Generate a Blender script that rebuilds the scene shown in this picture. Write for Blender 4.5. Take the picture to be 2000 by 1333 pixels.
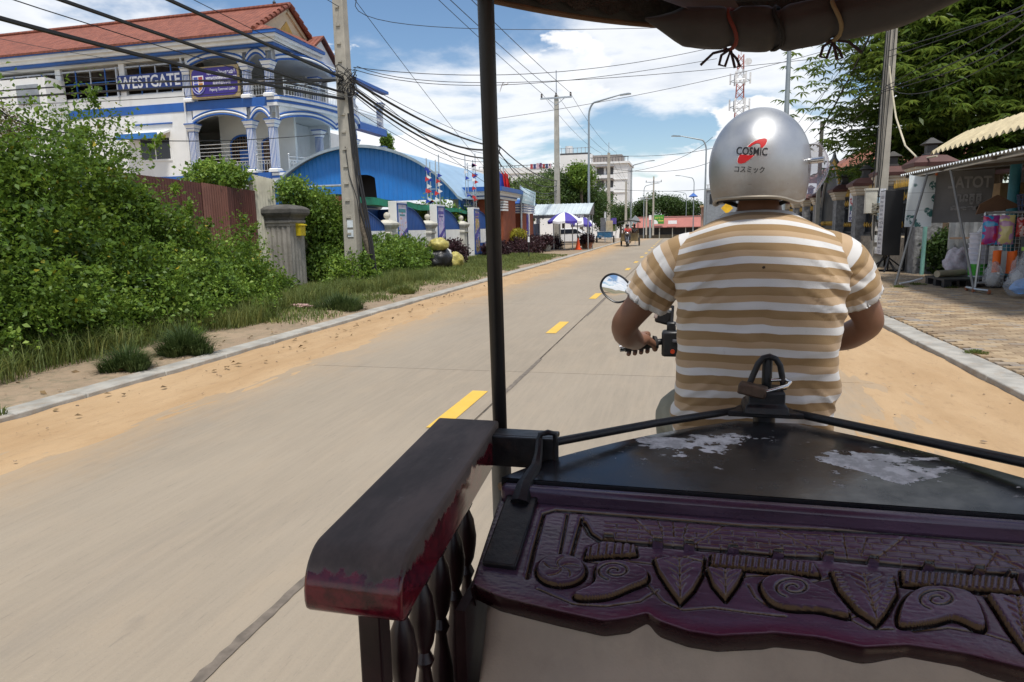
import bpy, bmesh, math, random
import numpy as np
from mathutils import Vector, Matrix, noise as mnoise

for _o in list(bpy.data.objects):
    bpy.data.objects.remove(_o, do_unlink=True)
scene = bpy.context.scene
COL = scene.collection
rng = np.random.default_rng(7)
random.seed(7)
PI = math.pi

# ------------------------------------------------------------------ camera
CAM_H = 1.5
FPX, CXP, CYP = 1333.0, 1000.0, 666.5          # focal length and centre on a 2000 x 1333 frame
YAW, PITCH, ROLL = math.radians(14.097), math.radians(9.373), math.radians(1.1)
_f = Vector((-math.sin(YAW)*math.cos(PITCH), math.cos(YAW)*math.cos(PITCH), -math.sin(PITCH)))
_r = Vector((math.cos(YAW), math.sin(YAW), 0))
_u = _r.cross(_f)
CR = _r*math.cos(ROLL) - _u*math.sin(ROLL)
CU = _u*math.cos(ROLL) + _r*math.sin(ROLL)
CF = _f
cam_data = bpy.data.cameras.new("Camera")
cam_data.sensor_width = 36.0
cam_data.lens = 36.0*FPX/2000.0
cam_data.clip_start = 0.05
cam_data.clip_end = 3000
cam = bpy.data.objects.new("Camera", cam_data)
COL.objects.link(cam)
cam.matrix_world = Matrix(((CR.x, CU.x, -CF.x, 0), (CR.y, CU.y, -CF.y, 0), (CR.z, CU.z, -CF.z, CAM_H), (0, 0, 0, 1)))
scene.camera = cam

# ------------------------------------------------------------------ sun, sky, exposure
SUN_EL, SUN_AZ = math.radians(67), math.radians(152)     # azimuth: clockwise from +Y; behind the camera, to the right
sun_dir = Vector((math.sin(SUN_AZ)*math.cos(SUN_EL), math.cos(SUN_AZ)*math.cos(SUN_EL), math.sin(SUN_EL)))
sd = bpy.data.lights.new("sun", 'SUN')
sd.energy = 3.2
sd.angle = math.radians(9)
sd.color = (1.0, 0.955, 0.89)
sun = bpy.data.objects.new("sun", sd)
COL.objects.link(sun)
sun.rotation_euler = sun_dir.to_track_quat('Z', 'Y').to_euler()

world = bpy.data.worlds.new("World")
scene.world = world
world.use_nodes = True
wn, wl = world.node_tree.nodes, world.node_tree.links
wn.clear()
def W(t, **kw):
    n = wn.new(t)
    for k, v in kw.items():
        setattr(n, k, v)
    return n
def wmath(op, a, b=None, c=None, clamp=False):
    n = W('ShaderNodeMath', operation=op, use_clamp=clamp)
    for i, s in enumerate((a, b, c)):
        if s is None: continue
        if isinstance(s, (int, float)): n.inputs[i].default_value = s
        else: wl.new(s, n.inputs[i])
    return n.outputs[0]
def wmix(fac, a, b):
    n = W('ShaderNodeMix', data_type='RGBA')
    for sock, s in ((n.inputs[0], fac), (n.inputs[6], a), (n.inputs[7], b)):
        if isinstance(s, (int, float, tuple)): sock.default_value = s
        else: wl.new(s, sock)
    return n.outputs[2]
def wramp(val, lo, hi):
    n = W('ShaderNodeMapRange', interpolation_type='SMOOTHSTEP')
    wl.new(val, n.inputs[0])
    for i, s in ((1, lo), (2, hi)):
        if isinstance(s, (int, float)): n.inputs[i].default_value = s
        else: wl.new(s, n.inputs[i])
    return n.outputs[0]
def wnoise(vec, scale, detail, rough, dist=0.0):
    n = W('ShaderNodeTexNoise')
    wl.new(vec, n.inputs['Vector'])
    n.inputs['Scale'].default_value = scale
    n.inputs['Detail'].default_value = detail
    n.inputs['Roughness'].default_value = rough
    n.inputs['Distortion'].default_value = dist
    return n.outputs[0]
def wcomb(x, y, z):
    n = W('ShaderNodeCombineXYZ')
    for i, s in enumerate((x, y, z)):
        if isinstance(s, (int, float)): n.inputs[i].default_value = s
        else: wl.new(s, n.inputs[i])
    return n.outputs[0]
sky = W('ShaderNodeTexSky', sky_type='NISHITA', sun_disc=False, sun_elevation=SUN_EL, sun_rotation=SUN_AZ, altitude=20, air_density=1.0, dust_density=0.6, ozone_density=1.4)
tc = W('ShaderNodeTexCoord')
sep = W('ShaderNodeSeparateXYZ')
wl.new(tc.outputs['Generated'], sep.inputs[0])
dx, dy, dz = sep.outputs
dzc = wmath('MAXIMUM', dz, 0.0)
den = wmath('ADD', dzc, 0.16)
CLOUD_X, CLOUD_Y = 3.1, 1.7
px_ = wmath('ADD', wmath('DIVIDE', dx, den), CLOUD_X)
py_ = wmath('ADD', wmath('DIVIDE', dy, den), CLOUD_Y)
pv = wcomb(px_, py_, 0.0)
# high sheet of broken cloud
n1 = wnoise(pv, 1.05, 9, 0.56, 0.25)
m1 = wramp(n1, 0.44, 0.585)
thick1 = wramp(n1, 0.52, 0.74)
# heaped cloud above the horizon
az = wmath('ARCTAN2', dx, dy)
pc = wcomb(wmath('MULTIPLY', az, 1.0), wmath('MULTIPLY', dzc, 2.1), 4.2)
n2 = wnoise(pc, 4.6, 9, 0.54, 0.1)
thr = wmath('ADD', wmath('MULTIPLY', dzc, 1.02), 0.345)
m2 = wramp(n2, thr, wmath('ADD', thr, 0.03))
pcu = wcomb(wmath('MULTIPLY', az, 1.0), wmath('ADD', wmath('MULTIPLY', dzc, 2.1), 0.055), 4.2)
n2u = wnoise(pcu, 4.6, 9, 0.54, 0.1)
shade2 = wramp(wmath('SUBTRACT', n2u, thr), -0.04, 0.2)
CW = (8.6, 8.7, 8.9, 1)
CG = (6.0, 6.4, 7.1, 1)
CB = (6.6, 7.0, 7.6, 1)
skyb = W('ShaderNodeVectorMath', operation='SCALE')
hs_ = W('ShaderNodeHueSaturation'); hs_.inputs['Saturation'].default_value = 1.12; wl.new(sky.outputs[0], hs_.inputs['Color'])
wl.new(hs_.outputs[0], skyb.inputs[0]); skyb.inputs[3].default_value = 1.05
c1 = wmix(thick1, CW, CG)
s1 = wmix(wmath('MULTIPLY', m1, 0.93), skyb.outputs[0], c1)
c2 = wmix(wmath('MULTIPLY', shade2, 0.75), CW, CB)
s2 = wmix(wmath('MULTIPLY', m2, 0.94), s1, c2)
bg = W('ShaderNodeBackground')
bg.inputs['Strength'].default_value = 0.1
wl.new(s2, bg.inputs['Color'])
wo = W('ShaderNodeOutputWorld')
wl.new(bg.outputs[0], wo.inputs['Surface'])

scene.view_settings.view_transform = 'Standard'
scene.view_settings.look = 'None'
scene.view_settings.gamma = 1.0
scene.view_settings.use_curve_mapping = False
scene.view_settings.exposure = 0.32
scene.render.engine = 'CYCLES'

# ------------------------------------------------------------------ pixel rays (on the 2000 x 1333 frame) used to survey where things stand
def ray(u, v):
    return CR*((u-CXP)/FPX) + CU*((CYP-v)/FPX) + CF
def gx(u, v, x):
    d = ray(u, v); return Vector((0, 0, CAM_H)) + d*(x/d.x)
def gy(u, v, y):
    d = ray(u, v); return Vector((0, 0, CAM_H)) + d*(y/d.y)
def gz(u, v, z=0.0):
    d = ray(u, v); return Vector((0, 0, CAM_H)) + d*((z-CAM_H)/d.z)

# ------------------------------------------------------------------ materials
MATS = {}
def rgba(c, k=1.0):
    return (min(1, c[0]*k), min(1, c[1]*k), min(1, c[2]*k), 1)
class NT:
    """small helper round a material node tree"""
    def __init__(s, name):
        s.m = bpy.data.materials.new(name); s.m.use_nodes = True
        s.n, s.l = s.m.node_tree.nodes, s.m.node_tree.links
        s.n.clear()
        s.out = s.n.new('ShaderNodeOutputMaterial')
        s.b = s.n.new('ShaderNodeBsdfPrincipled')
        s.l.new(s.b.outputs[0], s.out.inputs[0])
        s.tc = s.n.new('ShaderNodeTexCoord')
        MATS[name] = s.m
    def node(s, t, **kw):
        n = s.n.new(t)
        for k, v in kw.items(): setattr(n, k, v)
        return n
    def setin(s, sock, val):
        if isinstance(val, (int, float, tuple)): sock.default_value = val
        else: s.l.new(val, sock)
    def math(s, op, a, b=None, c=None, clamp=False):
        n = s.node('ShaderNodeMath', operation=op, use_clamp=clamp)
        for i, x in enumerate((a, b, c)):
            if x is not None: s.setin(n.inputs[i], x)
        return n.outputs[0]
    def mix(s, fac, a, b, blend='MIX'):
        n = s.node('ShaderNodeMix', data_type='RGBA', blend_type=blend)
        s.setin(n.inputs[0], fac); s.setin(n.inputs[6], a); s.setin(n.inputs[7], b)
        return n.outputs[2]
    def ramp(s, val, lo, hi, smooth=True):
        n = s.node('ShaderNodeMapRange')
        if smooth: n.interpolation_type = 'SMOOTHSTEP'
        s.setin(n.inputs[0], val); s.setin(n.inputs[1], lo); s.setin(n.inputs[2], hi)
        return n.outputs[0]
    def vec(s, scale=(1, 1, 1), loc=(0, 0, 0), src='Object'):
        n = s.node('ShaderNodeMapping')
        s.l.new(s.tc.outputs[src], n.inputs[0])
        n.inputs['Scale'].default_value = scale; n.inputs['Location'].default_value = loc
        return n.outputs[0]
    def noise(s, scale, detail=4, rough=.55, vec=None, dist=0.0):
        n = s.node('ShaderNodeTexNoise')
        s.l.new(vec if vec is not None else s.tc.outputs['Object'], n.inputs['Vector'])
        n.inputs['Scale'].default_value = scale; n.inputs['Detail'].default_value = detail
        n.inputs['Roughness'].default_value = rough; n.inputs['Distortion'].default_value = dist
        return n.outputs[0]
    def sep(s, src='Object'):
        n = s.node('ShaderNodeSeparateXYZ'); s.l.new(s.tc.outputs[src], n.inputs[0]); return n.outputs
    def attr(s, name):
        n = s.node('ShaderNodeAttribute'); n.attribute_name = name; return n
    def bump(s, h, strength=.3, dist=.01):
        n = s.node('ShaderNodeBump'); n.inputs['Strength'].default_value = strength; n.inputs['Distance'].default_value = dist
        s.setin(n.inputs['Height'], h); s.l.new(n.outputs[0], s.b.inputs['Normal']); return n
    def base(s, c): s.setin(s.b.inputs['Base Color'], c)
    def rough(s, r): s.setin(s.b.inputs['Roughness'], r)
    def metal(s, v): s.setin(s.b.inputs['Metallic'], v)
    def spec(s, v): s.setin(s.b.inputs['Specular IOR Level'], v)

def pm(name, col, rough=.6, metal=0.0, var=.16, scale=3.0, dirt=0.0, dirtcol=(.16, .13, .1), bump=.15, bscale=40, bdist=.004, spec=.5, streak=0.0):
    """plain painted or raw surface: uneven colour, dirt patches, fine relief"""
    if name in MATS: return MATS[name]
    t = NT(name)
    n = t.noise(scale, 6, .6)
    c = t.mix(t.ramp(n, .3, .7), rgba(col, 1-var), rgba(col, 1+var))
    if dirt > 0:
        d = t.noise(scale*1.7, 8, .68, t.vec((1, 1, 1), (3.3, 1.2, 7.7)))
        c = t.mix(t.math('MULTIPLY', t.ramp(d, .48, .72), dirt), c, rgba(dirtcol))
    if streak > 0:
        d = t.noise(scale*2.5, 6, .6, t.vec((1, 1, .09), (1.3, 5.2, 2.7)))
        c = t.mix(t.math('MULTIPLY', t.ramp(d, .5, .75), streak), c, rgba(dirtcol))
    t.base(c); t.rough(t.math('ADD', t.math('MULTIPLY', n, .2), rough-.1)); t.metal(metal); t.spec(spec)
    if bump > 0: t.bump(t.noise(bscale, 5, .6), bump, bdist)
    return t.m

def leafmat(name, dark, mid, light, scale=1.2, transl=.35, rough=.5, yellow=None):
    if name in MATS: return MATS[name]
    t = NT(name)
    geo = t.node('ShaderNodeNewGeometry')
    rnd = geo.outputs['Random Per Island']
    n = t.noise(scale, 4, .6)
    n = t.math('ADD', t.math('MULTIPLY', n, .6), t.math('MULTIPLY', t.noise(scale*3.3, 3, .6), .4))
    f = t.math('ADD', t.math('MULTIPLY', rnd, .45), t.math('MULTIPLY', t.ramp(n, .36, .64), .55))
    c = t.mix(t.ramp(f, .1, .5), rgba(dark), rgba(mid))
    c = t.mix(t.ramp(f, .55, .95), c, rgba(light))
    if yellow:
        c = t.mix(t.math('GREATER_THAN', rnd, .985), c, rgba(yellow))
    t.base(c); t.rough(rough); t.spec(.35)
    tr = t.node('ShaderNodeBsdfTranslucent'); t.l.new(t.mix(.5, c, rgba(light)), tr.inputs[0])
    ms = t.node('ShaderNodeMixShader'); ms.inputs[0].default_value = transl
    t.l.new(t.b.outputs[0], ms.inputs[1]); t.l.new(tr.outputs[0], ms.inputs[2]); t.l.new(ms.outputs[0], t.out.inputs[0])
    return t.m

# ------------------------------------------------------------------ mesh builder
class MB:
    def __init__(s): s.v = []; s.f = []
    def add(s, vs, fs):
        o = len(s.v); s.v.extend([tuple(p) for p in vs]); s.f.extend([tuple(i+o for i in f) for f in fs]); return s
    def box(s, x0, x1, y0, y1, z0, z1):
        return s.add([(x0, y0, z0), (x1, y0, z0), (x1, y1, z0), (x0, y1, z0), (x0, y0, z1), (x1, y0, z1), (x1, y1, z1), (x0, y1, z1)],
                     [(0, 3, 2, 1), (4, 5, 6, 7), (0, 1, 5, 4), (1, 2, 6, 5), (2, 3, 7, 6), (3, 0, 4, 7)])
    def cbox(s, c, d): return s.box(c[0]-d[0]/2, c[0]+d[0]/2, c[1]-d[1]/2, c[1]+d[1]/2, c[2]-d[2]/2, c[2]+d[2]/2)
    def obox(s, c, d, ax, ay, az):
        c, ax, ay, az = map(Vector, (c, ax, ay, az)); P = []
        for k in (-1, 1):
            for i, j in ((-1, -1), (1, -1), (1, 1), (-1, 1)):
                P.append(c + ax*(i*d[0]/2) + ay*(j*d[1]/2) + az*(k*d[2]/2))
        return s.add(P, [(0, 3, 2, 1), (4, 5, 6, 7), (0, 1, 5, 4), (1, 2, 6, 5), (2, 3, 7, 6), (3, 0, 4, 7)])
    def beam(s, a, b, w, h, up=(0, 0, 1)):
        a, b, up = Vector(a), Vector(b), Vector(up); d = (b-a); L = d.length; d.normalize()
        if abs(d.dot(up)) > .99: up = Vector((0, 1, 0))
        sx = d.cross(up).normalized(); uz = sx.cross(d)
        return s.obox((a+b)/2, (w, L, h), sx, d, uz)
    def tube(s, pts, r, n=8, caps=True, closed=False):
        pts = [Vector(p) for p in pts]; m = len(pts)
        rs = r if isinstance(r, (list, tuple)) else [r]*m
        o = len(s.v); prev = None
        for i, p in enumerate(pts):
            if closed: d = pts[(i+1) % m]-pts[i-1]
            else: d = pts[min(i+1, m-1)]-pts[max(i-1, 0)]
            if d.length < 1e-9: d = Vector((0, 0, 1))
            d.normalize()
            if prev is None:
                a = Vector((0, 0, 1)) if abs(d.z) < .9 else Vector((1, 0, 0))
                x = d.cross(a).normalized()
            else:
                x = (prev - d*prev.dot(d))
                x = x.normalized() if x.length > 1e-6 else d.orthogonal().normalized()
            prev = x; y = d.cross(x)
            for k in range(n):
                a = 2*PI*k/n
                s.v.append(tuple(p + (x*math.cos(a)+y*math.sin(a))*rs[i]))
        for i in range(m if closed else m-1):
            for k in range(n):
                k2 = (k+1) % n; i2 = (i+1) % m
                s.f.append((o+i*n+k, o+i*n+k2, o+i2*n+k2, o+i2*n+k))
        if caps and not closed:
            s.f.append(tuple(o+k for k in reversed(range(n)))); s.f.append(tuple(o+(m-1)*n+k for k in range(n)))
        return s
    def cyl(s, a, b, r0, r1=None, n=12): return s.tube([a, b], [r0, r0 if r1 is None else r1], n)
    def lathe(s, prof, c=(0, 0, 0), n=16, ax=None, square=False):
        """prof: (radius, height) pairs; ax = (x, y, z) frame; square=True gives a four-sided turning"""
        c = Vector(c)
        X, Y, Z = (Vector(a) for a in ax) if ax else (Vector((1, 0, 0)), Vector((0, 1, 0)), Vector((0, 0, 1)))
        if square: n = 4
        o = len(s.v)
        for r, h in prof:
            for k in range(n):
                a = 2*PI*k/n + (PI/4 if square else 0); q = r*(math.sqrt(2) if square else 1)
                s.v.append(tuple(c + X*(q*math.cos(a)) + Y*(q*math.sin(a)) + Z*h))
        for i in range(len(prof)-1):
            for k in range(n):
                k2 = (k+1) % n
                s.f.append((o+i*n+k, o+i*n+k2, o+(i+1)*n+k2, o+(i+1)*n+k))
        s.f.append(tuple(o+k for k in reversed(range(n)))); s.f.append(tuple(o+(len(prof)-1)*n+k for k in range(n)))
        return s
    def prism(s, poly, w0, w1, fn):
        """extrude a 2-D polygon between w0 and w1; fn(u, v, w) -> xyz"""
        n = len(poly); o = len(s.v)
        for w in (w0, w1):
            for u, v in poly: s.v.append(tuple(fn(u, v, w)))
        s.f.append(tuple(o+k for k in reversed(range(n)))); s.f.append(tuple(o+n+k for k in range(n)))
        for k in range(n):
            k2 = (k+1) % n; s.f.append((o+k, o+k2, o+n+k2, o+n+k))
        return s
    def sphere(s, c, r, nu=16, nv=10):
        r = r if isinstance(r, (tuple, list)) else (r, r, r); o = len(s.v)
        for j in range(1, nv):
            t = PI*j/nv
            for i in range(nu):
                a = 2*PI*i/nu
                s.v.append((c[0]+r[0]*math.sin(t)*math.cos(a), c[1]+r[1]*math.sin(t)*math.sin(a), c[2]+r[2]*math.cos(t)))
        top = len(s.v); s.v.append((c[0], c[1], c[2]+r[2])); s.v.append((c[0], c[1], c[2]-r[2]))
        for j in range(nv-2):
            for i in range(nu):
                i2 = (i+1) % nu
                s.f.append((o+j*nu+i, o+(j+1)*nu+i, o+(j+1)*nu+i2, o+j*nu+i2))
        for i in range(nu):
            i2 = (i+1) % nu
            s.f.append((top, o+i, o+i2)); s.f.append((top+1, o+(nv-2)*nu+i2, o+(nv-2)*nu+i))
        return s
    def grid(s, fn, nu, nv, closeu=False):
        """fn(i/nu, j/nv) -> xyz"""
        o = len(s.v); cu = nu if closeu else nu+1
        for j in range(nv+1):
            for i in range(cu): s.v.append(tuple(fn(i/nu, j/nv)))
        for j in range(nv):
            for i in range(nu):
                i2 = (i+1) % cu if closeu else i+1
                s.f.append((o+j*cu+i, o+j*cu+i2, o+(j+1)*cu+i2, o+(j+1)*cu+i))
        return s
    def xform(s, fn):
        s.v = [tuple(fn(Vector(p))) for p in s.v]; return s

def root_loc(o):
    L = Vector((0, 0, 0))
    while o is not None:
        L = L + o.location; o = o.parent
    return L
def link(o, parent=None):
    COL.objects.link(o)
    if parent is not None: o.parent = parent
    return o
def obj(name, mb, mat, parent=None, smooth=True, ang=38, origin=None, bevel=0.0, attrs=None, kind=None):
    """one mesh object; vertices are given in world space"""
    me = bpy.data.meshes.new(name)
    L = root_loc(parent) if parent is not None else Vector((0, 0, 0))
    if origin is not None: L = L + Vector(origin) - (root_loc(parent) if parent is not None else Vector((0, 0, 0)))
    vs = [(p[0]-L.x, p[1]-L.y, p[2]-L.z) for p in mb.v]
    me.from_pydata(vs, [], mb.f)
    if attrs:
        for k, vals in attrs.items():
            a = me.attributes.new(k, 'FLOAT', 'POINT'); a.data.foreach_set('value', np.asarray(vals, dtype=np.float32))
    bm = bmesh.new(); bm.from_mesh(me); bmesh.ops.recalc_face_normals(bm, faces=bm.faces); bm.to_mesh(me); bm.free()
    if smooth:
        me.polygons.foreach_set('use_smooth', [True]*len(me.polygons))
        me.set_sharp_from_angle(angle=math.radians(ang))
    for m in (mat if isinstance(mat, (list, tuple)) else [mat]): me.materials.append(m)
    me.update()
    o = bpy.data.objects.new(name, me); link(o, parent)
    if origin is not None: o.location = Vector(origin) - (root_loc(parent) if parent is not None else Vector((0, 0, 0)))
    if bevel > 0:
        b = o.modifiers.new('bevel', 'BEVEL'); b.width = bevel; b.segments = 2; b.limit_method = 'ANGLE'; b.angle_limit = math.radians(40)
    if kind: o['kind'] = kind
    return o
def tag(o, label, cat, group=None):
    o['label'] = label; o['category'] = cat
    if group: o['group'] = group
    return o
def thing(name, label, cat, loc=(0, 0, 0), group=None):
    o = bpy.data.objects.new(name, None); o.empty_display_size = .2
    COL.objects.link(o); o.location = loc
    return tag(o, label, cat, group)
def struct(o):
    o['kind'] = 'structure'; return o
def dup(root, loc=None, rotz=None, label=None, group=None, scale=None):
    def cp(o, parent):
        c = o.copy(); COL.objects.link(c); c.parent = parent
        for ch in o.children: cp(ch, c)
        return c
    r = cp(root, None)
    if loc is not None: r.location = loc
    if rotz is not None: r.rotation_euler = (0, 0, rotz)
    if scale is not None: r.scale = (scale,)*3 if isinstance(scale, (int, float)) else scale
    if label: r['label'] = label
    if group: r['group'] = group
    return r
def text_mb(s, size=1.0, fn=None, align='LEFT', bold=0.0, shear=0.0, ext=0.0):
    """lettering as a mesh; fn(u, v) -> xyz lays it on a surface. Returns MB and width"""
    cu = bpy.data.curves.new('lettering', 'FONT'); cu.body = s; cu.size = size; cu.align_x = align
    cu.offset = bold; cu.shear = shear; cu.resolution_u = 3
    o = bpy.data.objects.new('lettering', cu); COL.objects.link(o)
    bpy.context.view_layer.update()
    dg = bpy.context.evaluated_depsgraph_get()
    me = o.evaluated_get(dg).to_mesh()
    V = [tuple(v.co) for v in me.vertices]; Fc = [tuple(p.vertices) for p in me.polygons]
    o.evaluated_get(dg).to_mesh_clear()
    bpy.data.objects.remove(o); bpy.data.curves.remove(cu)
    m = MB()
    if not V: return m, 0
    w = max(v[0] for v in V)-min(v[0] for v in V)
    m.add([fn(v[0], v[1]) if fn else (v[0], v[1], 0) for v in V], Fc)
    return m, w
def sign_text(name, s, size, fn, mat, parent, align='CENTER', bold=0.0, shear=0.0, width=None):
    m, w = text_mb(s, size, None, align, bold, shear)
    if not m.v: return None
    k = 1.0 if width is None else width/max(w, 1e-6)
    m.v = [tuple(fn(p[0]*k, p[1])) for p in m.v]
    return obj(name, m, mat, parent, smooth=False)

# ------------------------------------------------------------------ leaves
def np_obj(name, V, Fq, mat, parent=None, origin=None, kind=None, normals_smooth=False):
    """mesh object from numpy arrays; Fq is (n, k) vertex indices"""
    me = bpy.data.meshes.new(name)
    V = np.asarray(V, dtype=np.float32).reshape(-1, 3)
    L = np.array(root_loc(parent)) if parent is not None else np.zeros(3)
    V = V - L.astype(np.float32)
    n, k = Fq.shape
    me.vertices.add(len(V)); me.vertices.foreach_set('co', V.ravel())
    me.loops.add(n*k); me.loops.foreach_set('vertex_index', Fq.astype(np.int32).ravel())
    me.polygons.add(n); me.polygons.foreach_set('loop_start', np.arange(0, n*k, k, dtype=np.int32))
    try: me.polygons.foreach_set('loop_total', np.full(n, k, dtype=np.int32))
    except Exception: pass
    me.update(calc_edges=True); me.validate()
    me.materials.append(mat)
    o = bpy.data.objects.new(name, me); link(o, parent)
    if kind: o['kind'] = kind
    return o
def unit(a): return a/np.maximum(np.linalg.norm(a, axis=1, keepdims=True), 1e-9)
def leaf_arrays(P, D, Nn, L, Wd, fold=.18):
    """one diamond leaf of two faces at each P: direction D, normal Nn, length L, width Wd"""
    n = len(P); L = np.broadcast_to(L, n)[:, None]; Wd = np.broadcast_to(Wd, n)[:, None]
    D = unit(D); S = unit(np.cross(D, Nn)); Nn = np.cross(S, D)
    a = P; t = P + D*L - Nn*L*fold*.6; m = P + D*L*.45
    l = m - S*Wd*.5 + Nn*Wd*fold; r = m + S*Wd*.5 + Nn*Wd*fold
    V = np.stack([a, r, t, l], 1).reshape(-1, 3)
    i = np.arange(n)[:, None]*4
    return V, np.concatenate([i, i+1, i+2, i+3], 1)
def blob_points(blobs, n, r, shell=.55, g=None):
    """points in a union of ellipsoids (cx, cy, cz, rx, ry, rz), biased to the outside and broken up by noise"""
    g = g or rng; B = np.array(blobs, float)
    vol = B[:, 3]*B[:, 4]*B[:, 5]; vol = vol**.67
    idx = g.choice(len(B), n, p=vol/vol.sum())
    d = unit(g.normal(size=(n, 3)))
    rr = shell + (1.06-shell)*g.random(n)**.6
    lump = np.array([mnoise.noise(Vector((float(a[0])*1.9+i*3.1, float(a[1])*1.9, float(a[2])*1.9))) for a, i in zip(d, idx)])
    rr = rr*(1+r*lump)
    P = B[idx, :3] + d*B[idx, 3:]*rr[:, None]
    return P, d
def foliage(name, blobs, nclump, per, cr, ll, lw, mat, parent=None, seed=1, lump=.35, shell=.5, droop=.15, zmin=None, kind=None, upbias=.5, gap=None, shoots=0):
    g = np.random.default_rng(seed)
    C, Dn = blob_points(blobs, nclump, lump, shell, g)
    if gap is not None:
        nz = np.array([mnoise.noise(Vector((float(a)*1.7+seed, float(b)*1.7, float(c)*1.7))) + .5*mnoise.noise(Vector((float(a)*4, float(b)*4+seed, float(c)*4))) for a, b, c in C])
        keep = nz > gap; C, Dn = C[keep], Dn[keep]
    if shoots:
        i0 = g.integers(0, len(C), shoots); ns_ = 9; base = C[i0]; dd = unit(Dn[i0]*.6+g.normal(size=(shoots, 3))*.45+np.array([0, 0, .75])); ln_ = (.18+.42*g.random(shoots))[:, None]
        tt = (np.arange(ns_)/ns_)[None, :, None]
        S = base[:, None, :]+dd[:, None, :]*ln_[:, None, :]*tt+np.array([0, 0, -.12])*tt**2
        C = np.concatenate([C, S.reshape(-1, 3)], 0); Dn = np.concatenate([Dn, np.repeat(dd, ns_, 0)], 0)
    nclump = len(C); crv = np.full(nclump, cr)
    if shoots: crv[-shoots*9:] = cr*.28
    P = np.repeat(C, per, 0) + g.normal(size=(nclump*per, 3))*np.repeat(crv, per)[:, None]*np.array([1, 1, .7])
    D = np.repeat(Dn, per, 0)*.6 + g.normal(size=(nclump*per, 3))*.8 + np.array([0, 0, -droop])
    Nn = g.normal(size=(nclump*per, 3))*.6 + np.array([0, 0, upbias]) + np.repeat(Dn, per, 0)*.35
    k = .5+1.0*g.random(nclump*per)**1.6
    if zmin is not None:
        keep = P[:, 2] > zmin
        P, D, Nn, k = P[keep], D[keep], Nn[keep], k[keep]
    V, F_ = leaf_arrays(P, D, Nn, ll*k, lw*k)
    return np_obj(name, V, F_, mat, parent, kind=kind)
def blades(P, h, w, lean, g):
    """grass blades: bent strips of two quads"""
    n = len(P); a = g.random(n)*2*PI; d = np.stack([np.cos(a), np.sin(a), np.zeros(n)], 1); sd_ = np.stack([-np.sin(a), np.cos(a), np.zeros(n)], 1)
    h = np.broadcast_to(h, n)[:, None]; w = np.broadcast_to(w, n)[:, None]; ln = (lean*(.3+g.random(n)))[:, None]
    up = np.array([0, 0, 1.])
    p1 = P + up*h*.55 + d*h*ln*.35; p2 = P + up*h*(1-.35*ln) + d*h*ln
    V = np.stack([P-sd_*w*.5, P+sd_*w*.5, p1+sd_*w*.38, p1-sd_*w*.38, p2+sd_*w*.06, p2-sd_*w*.06], 1).reshape(-1, 3)
    i = np.arange(n)[:, None]*6
    F1 = np.concatenate([i, i+1, i+2, i+3], 1); F2 = np.concatenate([i+3, i+2, i+4, i+5], 1)
    return V, np.concatenate([F1, F2], 0)
# ================================================================== SETTING
def bend(y):
    """the road drifts gently to the left with distance"""
    return -0.00011*max(0.0, y)**2
def drop(y):
    """beyond sixty metres the ground falls away"""
    return -.0001875*max(0.0, min(y, 400)-60)**2
XL, XR, XC = -5.30, 2.74, -1.575
# ---- materials of the ground
t = NT('concrete')
v = t.vec((1, .35, 1))
n = t.noise(.55, 6, .6, v); n2 = t.noise(5, 7, .65, v); n3 = t.noise(70, 4, .6)
rnd = t.node('ShaderNodeObjectInfo').outputs['Random']
c = t.mix(t.ramp(n, .3, .7), (.245, .202, .148, 1), (.308, .256, .190, 1))
c = t.mix(t.math('MULTIPLY', t.ramp(n2, .45, .75), .5), c, (.34, .27, .19, 1))
c = t.mix(t.math('MULTIPLY', t.ramp(t.noise(1.7, 5, .6, t.vec((1, .12, 1), (4, 4, 0))), .5, .8), .4), c, (.2, .175, .145, 1))
c = t.mix(t.math('MULTIPLY', t.ramp(n3, .55, .75), .35), c, (.17, .15, .125, 1))
c = t.mix(t.math('MULTIPLY', rnd, .22), c, (.22, .2, .17, 1))
geo = t.node('ShaderNodeNewGeometry'); sxyz = t.node('ShaderNodeSeparateXYZ'); t.l.new(geo.outputs['Position'], sxyz.inputs[0])
dl = t.math('SUBTRACT', sxyz.outputs[0], -5.3); dr = t.math('SUBTRACT', 2.74, sxyz.outputs[0])
dk_ = t.math('MINIMUM', dl, t.math('SUBTRACT', dr, .2))
dn = t.math('ADD', t.math('MULTIPLY', t.noise(2.2, 8, .7, t.vec((1.2, .45, 1))), 1.5), t.math('MULTIPLY', t.noise(14, 6, .7, t.vec((1, .5, 1))), .7))
dust = t.ramp(t.math('SUBTRACT', t.math('ADD', dk_, .1), dn), 1.0, -.55)
c = t.mix(t.math('MULTIPLY', dust, .8), c, (.40, .262, .132, 1))
strk = t.noise(22, 5, .65, t.vec((1, .05, 1)))
c = t.mix(t.math('MULTIPLY', t.ramp(strk, .35, .7), .30), c, (.36, .30, .225, 1))
c = t.mix(t.math('MULTIPLY', t.ramp(t.noise(55, 5, .7, t.vec((1, .10, 1), (3, 3, 0))), .56, .72), .45), c, (.165, .14, .112, 1))
spk = t.ramp(t.noise(210, 2, .5), .62, .72)
c = t.mix(t.math('MULTIPLY', spk, .3), c, (.42, .37, .3, 1))
stn = t.ramp(t.noise(3.1, 3, .5, t.vec((1, .8, 1), (11, 5, 2))), .68, .78)
c = t.mix(t.math('MULTIPLY', stn, .25), c, (.13, .115, .1, 1))
t.base(c); t.rough(.85); t.bump(t.math('ADD', n3, t.noise(30, 6, .7, t.vec((1, .2, 1)))), .4, .004)
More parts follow.
